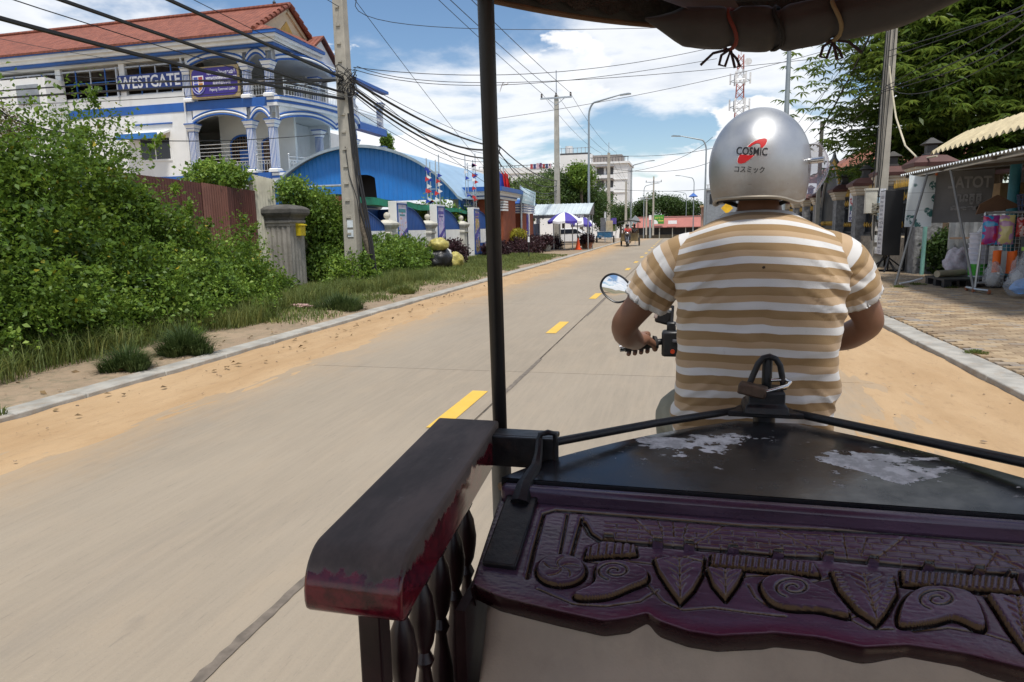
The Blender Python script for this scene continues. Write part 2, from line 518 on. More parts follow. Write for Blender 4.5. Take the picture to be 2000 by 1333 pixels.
t = NT('joint'); t.base(t.mix(t.ramp(t.noise(6), .4, .6), (.05, .045, .04, 1), (.16, .13, .1, 1))); t.rough(.9)
t = NT('sand')
n = t.noise(1.3, 6, .6, t.vec((1.6, .5, 1))); n2 = t.noise(9, 7, .7, t.vec((1.5, .6, 1)))
c = t.mix(t.ramp(n, .3, .7), (.37, .238, .12, 1), (.44, .30, .165, 1))
c = t.mix(t.math('MULTIPLY', t.ramp(n2, .52, .75), .45), c, (.21, .125, .065, 1))
c = t.mix(t.math('MULTIPLY', t.ramp(t.noise(160, 3), .5, .8), .3), c, (.5, .36, .22, 1))
t.base(c); t.rough(.95); t.bump(t.noise(45, 6, .7), .5, .012)
pm('kerb', (.33, .315, .28), .9, var=.22, scale=4, dirt=.5, dirtcol=(.3, .21, .13), bump=.5, bscale=60, bdist=.006)
t = NT('yellow_paint')
wear = t.ramp(t.noise(30, 8, .75), .30, .42)
t.base(t.mix(wear, (.30, .255, .2, 1), t.mix(t.noise(5), (.60, .37, .045, 1), (.72, .46, .08, 1)))); t.rough(.7)
t = NT('paver')
oi = t.node('ShaderNodeObjectInfo').outputs['Random']; gi = t.node('ShaderNodeNewGeometry').outputs['Random Per Island']
r = t.math('FRACT', t.math('ADD', oi, gi))
c = t.mix(t.ramp(r, 0, .8), (.24, .165, .095, 1), (.38, .285, .175, 1))
c = t.mix(t.ramp(r, .78, 1.0), c, (.22, .2, .18, 1))
geo = t.node('ShaderNodeNewGeometry')
nw = t.node('ShaderNodeTexNoise'); t.l.new(geo.outputs['Position'], nw.inputs['Vector']); nw.inputs['Scale'].default_value = 1.1; nw.inputs['Detail'].default_value = 7
c = t.mix(t.math('MULTIPLY', t.ramp(nw.outputs[0], .42, .7), .6), c, (.145, .11, .08, 1))
t.base(c); t.rough(.9); t.bump(t.noise(90, 4, .6), .4, .003)
t = NT('earth')
n = t.noise(.8, 7, .62); n2 = t.noise(7, 7, .65)
c = t.mix(t.ramp(n, .35, .65), (.26, .19, .125, 1), (.34, .25, .165, 1))
c = t.mix(t.math('MULTIPLY', t.ramp(n2, .45, .7), .7), c, (.16, .14, .085, 1))
c = t.mix(t.ramp(t.noise(120, 2), .64, .74), c, (.4, .36, .3, 1))
t.base(c); t.rough(.95); t.bump(t.noise(30, 6, .7), .6, .02)
t = NT('ground')
c = t.mix(t.ramp(t.noise(.2, 6), .4, .6), (.12, .13, .06, 1), (.25, .19, .12, 1)); t.base(c); t.rough(.95)

# ---- ground, reaching the horizon
def flat(name, x0, x1, y0, y1, z, mat, n=1, relief=0.0):
    def fn(a, b):
        x = x0+(x1-x0)*a; y = y0+(y1-y0)*b
        h = relief*mnoise.fractal(Vector((x*.8, y*.8, 0)), 1, 2, 4) if relief else 0
        return (x, y, z+h+drop(y))
    return struct(obj(name, MB().grid(fn, 1, n), MATS[mat]))
flat('ground', -900, 900, -400, 1600, -.14, 'ground', 200)
# ---- road: slabs of concrete on a dark bed
def strip(x0, x1, y0, y1, z0, z1, nseg=1):
    m = MB()
    for k in range(nseg):
        a = y0+(y1-y0)*k/nseg; b = y0+(y1-y0)*(k+1)/nseg; sa, sb = bend(a), bend(b); da, db = drop(a), drop(b)
        m.add([(x0+sa, a, z0+da), (x1+sa, a, z0+da), (x1+sb, b, z0+db), (x0+sb, b, z0+db), (x0+sa, a, z1+da), (x1+sa, a, z1+da), (x1+sb, b, z1+db), (x0+sb, b, z1+db)],
              [(0, 3, 2, 1), (4, 5, 6, 7), (0, 1, 5, 4), (1, 2, 6, 5), (2, 3, 7, 6), (3, 0, 4, 7)])
    return m
road = struct(obj('road', strip(XL-.02, XR+.02, -12, 122, -.12, -.012, 24), MATS['joint']))
y = .485-6.4*2
while y < 121:
    for a, b in ((XL, XC-.012), (XC+.012, XR)):
        obj('slab', strip(a, b, y+.005, y+6.393, -.1, 0.0), MATS['concrete'], road, smooth=False)
    y += 6.4
flat('crossroad', -120, 120, 121, 136, -.02, 'concrete', 6)
# repaired, darker seam along the centre joint
for k, (ya, yb, w) in enumerate(((1.2, 2.5, .015), (5.6, 7.6, .014), (11.5, 14.5, .012))):
    m = MB(); pts = np.linspace(ya, yb, 26); g = np.random.default_rng(k)
    L_ = [(XC-.01-w*(.3+.9*g.random())*math.sin(PI*(i+.5)/26)**.4, p, .0045) for i, p in enumerate(pts)]
    R_ = [(XC+.02+w*(.2+.5*g.random())*math.sin(PI*(i+.5)/26)**.4, p, .0045) for i, p in enumerate(pts)]
    m.add(L_+R_, [(i, 26+i, 27+i, i+1) for i in range(25)])
    obj('seam_patch', m, pm('seam', (.15, .125, .1), .9, var=.3, scale=12), road, smooth=False)
for k in range(20):
    ya = 4.75+4.78*k; s0, s1 = bend(ya), bend(ya+1.22)
    m = MB(); x0 = -1.885
    d0, d1 = drop(ya)+.005, drop(ya+1.22)+.005
    m.add([(x0+s0, ya, d0), (x0+.15+s0, ya, d0), (x0+.15+s1, ya+1.22, d1), (x0+s1, ya+1.22, d1)], [(0, 1, 2, 3)])
    obj('lane_marking', m, MATS['yellow_paint'], road, smooth=False)
# ---- sand drifted against the kerbs: its edge is where it sinks below the slabs
def sand_strip(name, xk, sgn, wf, y0, y1):
    nx, ny = 70, int((y1-y0)*9)
    def fn(a, b):
        y = y0+(y1-y0)*b**1.6; w = wf(y)*1.35; d = a*w
        ns = mnoise.fractal(Vector((d*1.2, y*.55, xk)), 1, 2.1, 5)
        n2 = mnoise.fractal(Vector((d*7, y*1.1, xk+9)), 1, 2.1, 4)
        n3 = mnoise.fractal(Vector((d*16, y*3.0, xk+4)), 1, 2.1, 4)
        h = .030*(1-d/wf(y)) + .014*ns + .007*n2 + .006*n3
        return (xk+sgn*d+bend(y), y, min(h, .062)+drop(y))
    o = obj(name, MB().grid(fn, nx, ny), MATS['sand'], ang=180)
    o['kind'] = 'stuff'; o['label'] = 'orange sand drifted along the kerb on the ' + ('school' if sgn > 0 else 'stall') + ' side'
sand_strip('sand', XL, 1, lambda y: .98-.2*min(1, max(0, (y-6)/30)), -1, 70)
sand_strip('sand', XR, -1, lambda y: 1.16+.1*math.sin(y*.7), -1, 60)
# ---- kerbs
def kerb(name, x0, x1, ztop):
    root = struct(obj(name, strip(min(x0, x1)+.01, max(x0, x1)-.01, 58, 120, -.12, ztop, 14), MATS['kerb']))
    y = -2.0; g = random.Random(x0)
    while y < 58:
        h = ztop+g.uniform(-.006, .006); e = g.uniform(-.006, .006)
        m = strip(min(x0, x1)+e, max(x0, x1)+e, y+.004, y+1.0-.004, -.12, h)
        obj('kerbstone', m, MATS['kerb'], root, bevel=.012)
        y += 1.0
kerb('kerb_left', XL-.27, XL, .075)
kerb('kerb_right', XR, XR+.30, .085)
# ---- verge on the left
def verge_fn(a, b):
    x = XL-.26-44*a**2.2; y = -6+128*b
    h = .05*mnoise.fractal(Vector((x*.5, y*.5, 2)), 1, 2, 4)+.02*mnoise.noise(Vector((x*3, y*3, 5)))
    k = min(1, (XL-.26-x)/1.2)
    return (x+bend(y), y, .058+h*k+.04*k+drop(y))
struct(obj('verge', MB().grid(verge_fn, 26, 150), MATS['earth'], ang=180))
# ---- brick pavement on the right
pav = flat('pavement', XR+.28, 40, -4, 122, .055, 'earth', 21)
BL, BW, G = .2, .1, .006
brick_me = None
def brick_mb(x, y, z, g):
    t1, t2 = g.uniform(-.003, .003), g.uniform(-.003, .003)
    m = MB(); a, b = x+G/2, x+BL-G/2; c, d = y+G/2, y+BW-G/2; e = .004
    m.add([(a, c, z-.03), (b, c, z-.03), (b, d, z-.03), (a, d, z-.03), (a+e, c+e, z+t1), (b-e, c+e, z+t2), (b-e, d-e, z+t2), (a+e, d-e, z+t1), (a, c, z-.006), (b, c, z-.006), (b, d, z-.006), (a, d, z-.006)],
          [(4, 5, 6, 7), (0, 1, 9, 8), (1, 2, 10, 9), (2, 3, 11, 10), (3, 0, 8, 11), (8, 9, 5, 4), (9, 10, 6, 5), (10, 11, 7, 6), (11, 8, 4, 7)])
    return m
g = random.Random(5); rest = MB(); near = []
row = 0; y = 3.0
while y < 24:
    x = XR+.31+(row % 2)*.1
    while x < 7.0:
        if 6.4 < y < 10.2 and x < 3.06+1.52*(1-(y-6.4)/9): near.append((x, y))
        else: rest.add(*(lambda mm: (mm.v, mm.f))(brick_mb(x, y, .088+.003*g.uniform(-1, 1), g)))
        x += BL
    row += 1; y += BW
ro = obj('bricks', rest, MATS['paver'], pav, smooth=False); ro['kind'] = 'stuff'
protos = [obj('brick', brick_mb(-BL/2, -BW/2, 0, g), MATS['paver'], pav, smooth=False) for _ in range(6)]
for i, (x, y) in enumerate(near[:300]):
    o = protos[i] if i < 6 else protos[i % 6].copy()
    if i >= 6: COL.objects.link(o); o.parent = pav
    o.location = (x+BL/2, y+BW/2, .088+.003*g.uniform(-1, 1))
# ---- grass
GRASS = leafmat('grass', (.055, .085, .018), (.115, .155, .035), (.25, .26, .075), 1.5, .35, .6)
GRASS_D = leafmat('grass_dark', (.03, .055, .014), (.06, .1, .025), (.11, .15, .05), 2.5, .3, .55)
gg = np.random.default_rng(11)
n = 110000
X = XL-.3-4.3*gg.random(n)**.75; Y = 3.2+32*gg.random(n)**1.35
dens = np.array([mnoise.fractal(Vector((float(a)*.9, float(b)*.45, 3)), 1, 2, 3) for a, b in zip(X, Y)])
edge = (XL-.3-X)/1.5
keep = (dens*.9+edge*.75-.38+np.where(Y > 9.5, .30, 0)+np.where(Y > 14, .15, 0)) > gg.random(n)*.35
X, Y, edge = X[keep], Y[keep], edge[keep]
P = np.stack([X+np.array([bend(float(b)) for b in Y]), Y, np.full(len(X), .075)], 1)
h = (.07+.12*gg.random(len(X)))*(.55+np.clip(edge, 0, 1.6)*.55)
V, F_ = blades(P, h, .007+.005*gg.random(len(X))+.0004*Y, .75, gg)
n2_ = 26000
X = -6.25-1.6*gg.random(n2_); Y = 3.0+16*gg.random(n2_)
lim = np.array([-6.55+.35*mnoise.noise(Vector((float(b)*.7, 1, 1))) for b in Y]); keep = X < lim+np.where(Y > 10, -.35, 0)
X, Y = X[keep], Y[keep]; P = np.stack([X, Y, np.full(len(X), .075)], 1)
hv = np.array([mnoise.noise(Vector((float(a)*1.3, float(b)*1.3, 7))) for a, b in zip(X, Y)])
V2, F2_ = blades(P, (.22+.26*gg.random(len(X)))*(1+.5*hv), .009, .8, gg)
F_ = np.concatenate([F_, F2_+len(V)], 0); V = np.concatenate([V, V2], 0)
go = np_obj('grass', V, F_, GRASS, kind='stuff'); go['label'] = 'rough green and straw coloured grass on the verge'; 
def tuft(loc, r, h, n, label, group=None, mat=GRASS_D, seed=0):
    """domed tuft: long blades in the middle, splayed ones outside"""
    g = np.random.default_rng(seed); a = g.random(n)*2*PI; q = np.sqrt(g.random(n))
    lob = 1+.3*np.sin(a*3+seed)+.2*np.sin(a*5+seed*2)
    rad = r*.5*q*lob
    P = np.stack([loc[0]+rad*np.cos(a), loc[1]+rad*np.sin(a), np.full(n, loc[2])], 1)
    hh = h*(.45+.75*g.random(n))*(1.15-.6*q**1.5)
    out = np.stack([np.cos(a), np.sin(a), np.zeros(n)], 1)+g.normal(size=(n, 3))*np.array([.6, .6, 0]); out = unit(out)
    sd_ = np.stack([-out[:, 1], out[:, 0], np.zeros(n)], 1); ln = ((.15+.95*q)*(.5+.8*g.random(n)))[:, None]; H = hh[:, None]; up = np.array([0, 0, 1.]); w = .010
    p1 = P+up*H*.6+out*H*ln*.35; p2 = P+up*H*(1-.3*ln)+out*H*ln
    V = np.stack([P-sd_*w*.5, P+sd_*w*.5, p1+sd_*w*.4, p1-sd_*w*.4, p2+sd_*w*.08, p2-sd_*w*.08], 1).reshape(-1, 3)
    i = np.arange(n)[:, None]*6
    return V, np.concatenate([np.concatenate([i, i+1, i+2, i+3], 1), np.concatenate([i+3, i+2, i+4, i+5], 1)], 0)
def tuft_thing(loc, r, h, n, label, seed, mat=GRASS_D):
    V, F_ = tuft(loc, r, h, n, label, seed=seed)
    o = np_obj('grass_tuft', V - np.array(loc), F_, mat); o.location = loc
    tag(o, label, 'grass tuft'); return o
tuft_thing((-5.86, 6.98, .06), .5, .36, 1700, 'large dark round grass tuft standing at the school side kerb', 1)
tuft_thing((-5.84, 6.06, .06), .44, .27, 1300, 'smaller dark grass tuft on bare earth at the school side kerb', 2)
tuft_thing((-6.15, 11.5, .06), .8, .34, 1500, 'wide green grass tuft on the verge before the old concrete pillar', 3)
tuft_thing((-6.2, 14.6, .06), .5, .22, 900, 'low grass tuft near the kerb before the rubbish bags', 4, GRASS)
tuft_thing((XL-.1, 4.25, .07), .1, .10, 36, 'few thin grass shoots growing out of the school side kerb face', 5, GRASS)
for k, (p, s) in enumerate((((4.55, 16.3, .085), .3), ((5.1, 17.0, .085), .35), ((5.5, 16.2, .085), .25), ((3.08, 8.2, .088), .22))):
    tuft_thing(p, s, .06 if k < 3 else .035, 260, ['thin grass growing at the foot of the leaning awning prop', 'thin grass between pavers beside the white pipe end', 'thin grass between pavers before the black pallet', 'low grass patch growing in the joint along the stall side kerb'][k], 20+k, GRASS)

# pebbles, dry leaves and crumbs of earth along the kerbs
gp_ = np.random.default_rng(41); n = 420
X = np.where(gp_.random(n) < .55, XL+.05+1.0*gp_.random(n)**1.6, np.where(gp_.random(n) < .5, XL-.3-1.0*gp_.random(n), XR-1.2*gp_.random(n)**1.5)); Y = 3+22*gp_.random(n)**1.4
Zg = np.where(X < XL-.2, .085, .025); k = .005+.011*gp_.random(n)**2.5
base = np.array([[1, 0, 0], [0, 1, 0], [-1, 0, 0], [0, -1, 0], [0, 0, .8], [0, 0, -.5]], float)
V = (base[None]*(.6+.8*gp_.random((n, 6, 1))))*k[:, None, None]*np.array([1.3, 1, .7])+np.stack([X, Y, Zg], 1)[:, None, :]
fi = np.array([[0, 1, 4], [1, 2, 4], [2, 3, 4], [3, 0, 4], [1, 0, 5], [2, 1, 5], [3, 2, 5], [0, 3, 5]])
Fp = (fi[None]+(np.arange(n)*6)[:, None, None]).reshape(-1, 3)
po_ = np_obj('pebbles', V.reshape(-1, 3), Fp, pm('pebble', (.30, .22, .145), .9, var=.4, scale=3), kind='stuff'); po_['label'] = 'pebbles and crumbs of earth scattered along the kerbs'
n = 170
X = np.where(gp_.random(n) < .7, XL-.35-1.3*gp_.random(n), XL+.1+.6*gp_.random(n)); Y = 3.2+14*gp_.random(n)
P = np.stack([X, Y, np.where(X < XL, .09, .045)], 1)
V, F_ = leaf_arrays(P, gp_.normal(size=(n, 3))*np.array([1, 1, .15]), np.tile([[0, 0, 1.]], (n, 1))+gp_.normal(size=(n, 3))*.3, .05+.05*gp_.random(n), .03+.02*gp_.random(n))
lf_ = np_obj('fallen_leaves', V, F_, leafmat('leaf_fallen', (.09, .06, .03), (.17, .11, .05), (.28, .2, .1), 5, .1, .8), kind='stuff'); lf_['label'] = 'dry brown leaves fallen along the school side verge'
# ================================================================== LEFT SIDE
LEAF_A = leafmat('leaf_hedge', (.026, .062, .008), (.105, .19, .022), (.26, .37, .05), .9, .38, .5, yellow=(.4, .33, .03))
LEAF_B = leafmat('leaf_vine', (.04, .085, .012), (.125, .22, .03), (.28, .39, .06), 1.2, .35, .5)
LEAF_P = leafmat('leaf_purple', (.016, .008, .010), (.045, .018, .022), (.10, .045, .05), 3, .2, .45)
LEAF_Y = leafmat('leaf_yellow', (.2, .2, .02), (.42, .4, .04), (.6, .55, .1), 3, .3, .5)
BARK = pm('bark', (.13, .10, .075), .9, var=.3, scale=6, bump=.6, bscale=30, bdist=.01)
WHITE = pm('white_paint', (.72, .72, .70), .55, var=.07, scale=1.2, dirt=.25, dirtcol=(.42, .40, .35), streak=.25)
BLUE = pm('blue_paint', (.018, .115, .40), .5, var=.12, scale=1.5, dirt=.15, dirtcol=(.05, .1, .2))
CONC = pm('old_concrete', (.30, .28, .245), .9, var=.2, scale=2.5, dirt=.5, dirtcol=(.13, .12, .1), streak=.5, bump=.5, bscale=30, bdist=.008)
STEEL = pm('galv_steel', (.46, .49, .51), .42, .75, var=.12, scale=4)
RUBBER = pm('black_cable', (.012, .012, .013), .6, var=.2)

def shrub(label, blobs, ncl, per, cr, ll, lw, mat, seed, stems=5, name='shrub', cat='shrub', **kw):
    b0 = blobs[0]
    t_ = thing(name, label, cat, (b0[0], b0[1], .06))
    foliage('foliage', blobs, ncl, per, cr, ll, lw, mat, t_, seed, zmin=.05, **kw)
    m = MB(); g = random.Random(seed)
    for _ in range(stems):
        b = g.choice(blobs); bx, by = b[0]+g.uniform(-.3, .3)*b[3], b[1]+g.uniform(-.4, .4)*b[4]
        top = (b[0]+g.uniform(-.6, .6)*b[3], b[1]+g.uniform(-.6, .6)*b[4], b[2]+.55*b[5])
        mid = ((bx+top[0])/2+g.uniform(-.1, .1), (by+top[1])/2+g.uniform(-.1, .1), top[2]*.5)
        m.tube([(bx, by, -.02), mid, top], [.028, .02, .008], 6)
    obj('stem', m, BARK, t_)
    return t_
shrub('tall dense green bush overgrowing the fence, tallest of the roadside bushes', [(-8.7, 6.3, 1.75, 1.25, 1.5, 1.3), (-8.6, 7.8, 1.85, 1.15, 1.2, 1.25), (-8.9, 4.4, 1.65, 1.3, 1.6, 1.35), (-8.0, 5.6, 1.1, .9, 1.6, 1.0), (-8.1, 7.4, 1.0, .9, 1.4, 1.0)], 10500, 13, .13, .066, .04, LEAF_A, 31, 9, lump=.9, gap=-.22, shoots=420)
shrub('rounded leafy bush leaning over beside the tallest bush', [(-8.6, 8.8, 1.35, .95, .85, 1.15), (-8.2, 8.8, .8, .85, .9, .8)], 4200, 13, .12, .064, .038, LEAF_A, 32, 5, lump=.9, gap=-.22, shoots=200)
shrub('low spreading bush before the brown metal sheets', [(-8.35, 10.5, .7, .95, .95, .8), (-8.7, 11.5, .55, .8, .8, .7), (-7.9, 10.8, .4, .65, .9, .42)], 4600, 13, .12, .06, .036, LEAF_A, 33, 6, lump=.9, gap=-.22, shoots=240)
shrub('low bright bush at the foot of the tall hedge by the bare earth', [(-7.35, 6.2, .45, .6, 1.3, .5), (-7.5, 8.2, .55, .65, 1.3, .6), (-7.5, 4.2, .45, .6, 1.4, .5), (-7.5, 9.8, .5, .6, .8, .5)], 4300, 12, .13, .058, .034, LEAF_B, 34, 5, lump=.9, gap=-.2, shoots=240)
shrub('small bush before the old pillar with the yellow mailbox', [(-8.9, 13.2, .28, .5, .7, .34)], 600, 13, .1, .07, .04, LEAF_A, 35, 4)
shrub('leafy creeper hanging over the cream corrugated fence', [(-9.35, 16.6, 2.0, .3, .85, .55), (-9.25, 17.1, 1.35, .4, .7, .7), (-9.2, 16.8, .7, .5, .8, .6), (-9.55, 15.75, 2.5, .25, .5, .3)], 1900, 13, .11, .085, .055, LEAF_B, 36, 5, name='creeper', cat='creeper')
shrub('bright green bush growing round the foot of the utility pole', [(-8.8, 17.6, .55, .7, 1.0, .65), (-8.7, 19.2, .6, .7, 1.0, .7), (-8.2, 16.0, .4, .6, .7, .45)], 1900, 13, .12, .085, .05, LEAF_B, 37, 5, gap=-.25, shoots=90)
shrub('strappy green plants before the first white sign box', [(-8.9, 21.0, .55, .6, .9, .6), (-9.1, 22.2, .5, .5, .7, .6)], 700, 9, .12, .2, .045, LEAF_B, 38, 3)
shrub('purple leaved shrub beside the rubbish bags', [(-8.95, 25.4, .5, .75, .95, .55)], 1200, 12, .09, .085, .05, LEAF_P, 39, 4)
shrub('purple leaved shrub beyond the third white sign box', [(-9.0, 32.9, .42, .6, .8, .45)], 600, 11, .09, .09, .055, LEAF_P, 40, 3)
shrub('purple leaved shrub under the yellow bush at the brick gate', [(-8.6, 36.0, .45, .8, 1.3, .5), (-8.4, 38.0, .45, .7, 1.0, .5)], 1000, 11, .1, .095, .06, LEAF_P, 41, 4)
shrub('yellow leaved round bush before the brick gate wall', [(-9.0, 37.3, 1.0, .5, .55, .42)], 500, 12, .08, .08, .05, LEAF_Y, 42, 3)
shrub('purple leaved shrub beside the shelter posts', [(-8.7, 41.0, .45, .6, .8, .5), (-8.6, 43.0, .45, .6, .9, .5), (-8.4, 45.2, .45, .6, .8, .5)], 1000, 10, .1, .1, .06, LEAF_P, 43, 4)
shrub('thin leafy vine patch peeping over the brown metal sheets', [(-10.1, 13.6, 2.75, .35, .8, .28)], 340, 10, .1, .09, .06, LEAF_B, 44, 2)
shrub('dry straggly climber hanging from the school wall', [(-10.2, 8.6, 3.1, .35, .35, .4)], 400, 10, .1, .06, .02, leafmat('leaf_dry', (.06, .05, .02), (.12, .10, .04), (.2, .17, .07), 2, .2), 45, 2, droop=.9)

# ---- brown corrugated sheet fence
BROWN = pm('brown_sheet', (.085, .026, .018), .5, var=.15, scale=1.0, dirt=.3, dirtcol=(.15, .07, .045))
BROWN2 = pm('faded_brown_sheet', (.17, .07, .05), .55, var=.15, scale=1.0, dirt=.3, dirtcol=(.2, .11, .08))
CREAM = pm('cream_sheet', (.50, .48, .38), .6, var=.12, scale=2, dirt=.5, dirtcol=(.25, .22, .15), streak=.5)
def corrugated(p0, p1, z0, z1, pitch=.076, amp=.012, z1b=None, thick=True):
    """upright corrugated sheet between two ground points"""
    a, b = Vector(p0), Vector(p1); L = (b-a).length; d = (b-a)/L; nn = Vector((-d.y, d.x, 0)); n = max(4, int(L/pitch*4)); zt = z1 if z1b is None else z1b
    m = MB()
    def fn(i, j):
        s = i*L; w = amp*math.sin(2*PI*s/pitch)
        p = a+d*s+nn*w; top = z1+(zt-z1)*i
        return (p.x, p.y, z0+(top-z0)*j)
    return m.grid(fn, n, 1)
f_ = thing('metal_fence', 'fence of brown corrugated metal sheets between the bush and the old pillar', 'fence', (-9.7, 11, 0))
for ya, yb, zt, mt, xo in ((10.2, 11.9, 2.62, BROWN, 0), (11.9, 12.5, 2.58, BROWN, .02), (12.5, 13.3, 2.56, BROWN2, .04), (13.3, 14.35, 2.52, BROWN, .0)):
    obj('sheet', corrugated((-9.75+xo, ya, 0), (-9.75+xo, yb+.05, 0), .1, zt, z1b=zt-.04), mt, f_, ang=60)
m = MB()
for ya in (10.2, 12.5, 14.3): m.box(-9.9, -9.84, ya, ya+.06, 0, 2.5)
obj('post', m, STEEL, f_)
# ---- cream corrugated gate leaf and overgrown panels
gl = thing('corrugated_gate', 'cream corrugated gate leaf standing open behind the old pillar', 'gate', (-9.75, 14.6, 0))
obj('sheet', corrugated((-9.8, 14.42, 0), (-9.8, 15.3, 0), .1, 2.86, .11, .02, 2.80), CREAM, gl, ang=60)
m = MB().box(-9.86, -9.80, 14.34, 14.42, 0, 2.7).box(-9.86, -9.82, 14.42, 15.3, .5, .55).box(-9.86, -9.82, 14.42, 15.3, 2.2, 2.25)
obj('frame', m, CONC, gl)
cf = thing('corrugated_fence', 'cream corrugated fence half hidden under the creeper', 'fence', (-9.75, 16.6, 0))
obj('sheet', corrugated((-9.75, 15.9, 0), (-9.75, 17.35, 0), .1, 2.45, .13, .022, 1.75), CREAM, cf, ang=60)
obj('rail', MB().box(-9.85, -9.79, 15.9, 17.35, .6, .66).box(-9.85, -9.79, 15.9, 17.35, 1.4, 1.46), STEEL, cf)
# ---- old pillar with mailbox
op = thing('gate_pillar', 'weathered grey fluted concrete gate pillar with a wide mossy cap', 'pillar', (-9.45, 15.1, 0))
m = MB()
prof = []
for k in range(32):
    pass
n = 9; pts = []
for side in range(4):
    for k in range(n):
        s = -.31+.62*k/n; dpt = .31-(.022 if k % 2 else 0)
        pts.append({0: (s, -dpt), 1: (dpt, s), 2: (-s, dpt), 3: (-dpt, -s)}[side])
m.prism([(p[0]-9.45, p[1]+15.1) for p in pts], 0, 1.72, lambda u, v, w: (u, v, w))
obj('shaft', m, CONC, op, smooth=False)
cap = pm('mossy_concrete', (.10, .095, .085), .95, var=.35, scale=3, dirt=.6, dirtcol=(.04, .04, .032), bump=.6, bscale=25, bdist=.01)
obj('neck_moulding', MB().lathe([(.32, 1.66), (.32, 1.72), (.35, 1.74), (.35, 1.79), (.32, 1.80)], (-9.45, 15.1, 0), square=True), CONC, op, smooth=False)
obj('cap', MB().lathe([(.33, 1.80), (.35, 1.86), (.42, 1.93), (.44, 1.97), (.44, 2.06), (.39, 2.10), (.30, 2.14), (.17, 2.17)], (-9.45, 15.1, 0), square=True), cap, op, smooth=False, bevel=.012)
mbx = thing('mailbox', 'small yellow mailbox with sloping lid fixed to the old pillar', 'mailbox', (-9.07, 15.1, 1.4))
YEL = pm('yellow_box', (.62, .47, .015), .45, var=.1)
obj('body', MB().box(-9.15, -9.02, 15.05, 15.29, 1.42, 1.66), YEL, mbx, bevel=.006)
obj('lid', MB().prism([(0, 0), (.17, 0), (.17, .02), (0, .07)], 15.03, 15.31, lambda u, v, w: (-9.15+u, w, 1.66+v)), YEL, mbx, smooth=False)
# ---- small ball-topped pillar and brick stack
def ball_pillar(x, y, label, h=1.75, w=.21, mat=None):
    p = thing('ball_pillar', label, 'pillar', (x, y, 0), 'ball topped pillars of the school frontage')
    mt = mat or pm('mould_white', (.55, .53, .46), .8, var=.15, scale=2.5, dirt=.55, dirtcol=(.33, .29, .19), streak=.6)
    obj('shaft', MB().lathe([(w+.03, 0), (w+.03, .25), (w, .28), (w, h-.42)], (x, y, 0), square=True), mt, p, smooth=False)
    obj('capital', MB().lathe([(w, h-.42), (w+.05, h-.38), (w+.05, h-.32), (w+.02, h-.3), (w+.02, h-.2), (w+.08, h-.12), (w+.11, h-.06), (w+.11, h), (w+.02, h+.05), (w*.5, h+.12)], (x, y, 0), square=True), mt, p, smooth=False)
    obj('ball', MB().lathe([(.05, h+.1), (.06, h+.16)], (x, y, 0), 12).sphere((x, y, h+.26), .115, 16, 10), mt, p)
    return p
ball_pillar(-9.75, 17.75, 'ball topped pillar with stained grey shaft beside the brick column', 1.82, .24, pm('grey_white', (.42, .40, .36), .8, var=.15, dirt=.5, dirtcol=(.25, .2, .15), streak=.5))
for y, w_ in ((22.0, 'just before the first white sign box'), (25.85, 'just before the second white sign box'), (30.1, 'just before the third white sign box')):
    ball_pillar(-9.85, y, 'off white ball topped pillar '+w_)
bs = thing('brick_column', 'unplastered red brick column beside the utility pole', 'column', (-9.75, 18.45, 0))
RB = pm('red_brick', (.22, .07, .04), .9, var=.4, scale=9, dirt=.3, dirtcol=(.12, .06, .045))
obj('mortar', MB().box(-9.93, -9.57, 18.27, 18.63, 0, 2.5), pm('mortar', (.2, .14, .11), .95), bs)
g = random.Random(3)
for k in range(27):
    z = .06+k*.091
    for s in range(2):
        e = g.uniform(-.012, .012)
        m = MB()
        if k % 2: m.box(-9.96+.2*s+e, -9.77+.2*s+e, 18.24, 18.66, z, z+.078)
        else: m.box(-9.96+e, -9.55+e, 18.24+.215*s, 18.445+.215*s, z, z+.078)
        obj('brick', m, RB, bs, smooth=False)
# ---- blue and white scalloped fence panels
BLUE_F = pm('fence_blue', (.018, .075, .27), .5, var=.12, scale=1.5, dirt=.2, dirtcol=(.06, .09, .16))
def scallop_panel(y0, y1, label, x=-9.85, hi=2.35, lo=1.62):
    p = thing('fence_panel', label, 'fence panel', (x, y0, 0), 'scalloped panels of the school fence')
    n = int((y1-y0)/.035)
    def ribs(zb, zt):
        m = MB()
        def fn(i, j):
            k = i*n; y = y0+(y1-y0)*i; w = .012 if int(k) % 4 < 2 else -.008
            a = zb(i) if callable(zb) else zb; b = zt(i) if callable(zt) else zt
            return (x+w, y, a+(b-a)*j)
        return m.grid(fn, n, 1)
    top = lambda i: lo+(hi-lo)*math.cos(i*PI/2)**.8
    obj('upper_slats', ribs(1.5, top), BLUE_F, p, smooth=False)
    obj('middle_slats', ribs(.82, 1.5), WHITE, p, smooth=False)
    obj('lower_slats', ribs(.1, .82), BLUE_F, p, smooth=False)
    m = MB().tube([(x+.015, y0+(y1-y0)*i/16, top(i/16)) for i in range(17)], .02, 6)
    obj('top_rail', m, BLUE_F, p)
scallop_panel(18.75, 21.78, 'blue and white scalloped fence panel behind the utility pole')
scallop_panel(23.6, 25.62, 'blue and white scalloped fence panel between the first and second sign boxes')
scallop_panel(27.7, 29.86, 'blue and white scalloped fence panel between the second and third sign boxes')
scallop_panel(33.0, 35.0, 'blue and white scalloped fence panel between the third sign box and brick gate')
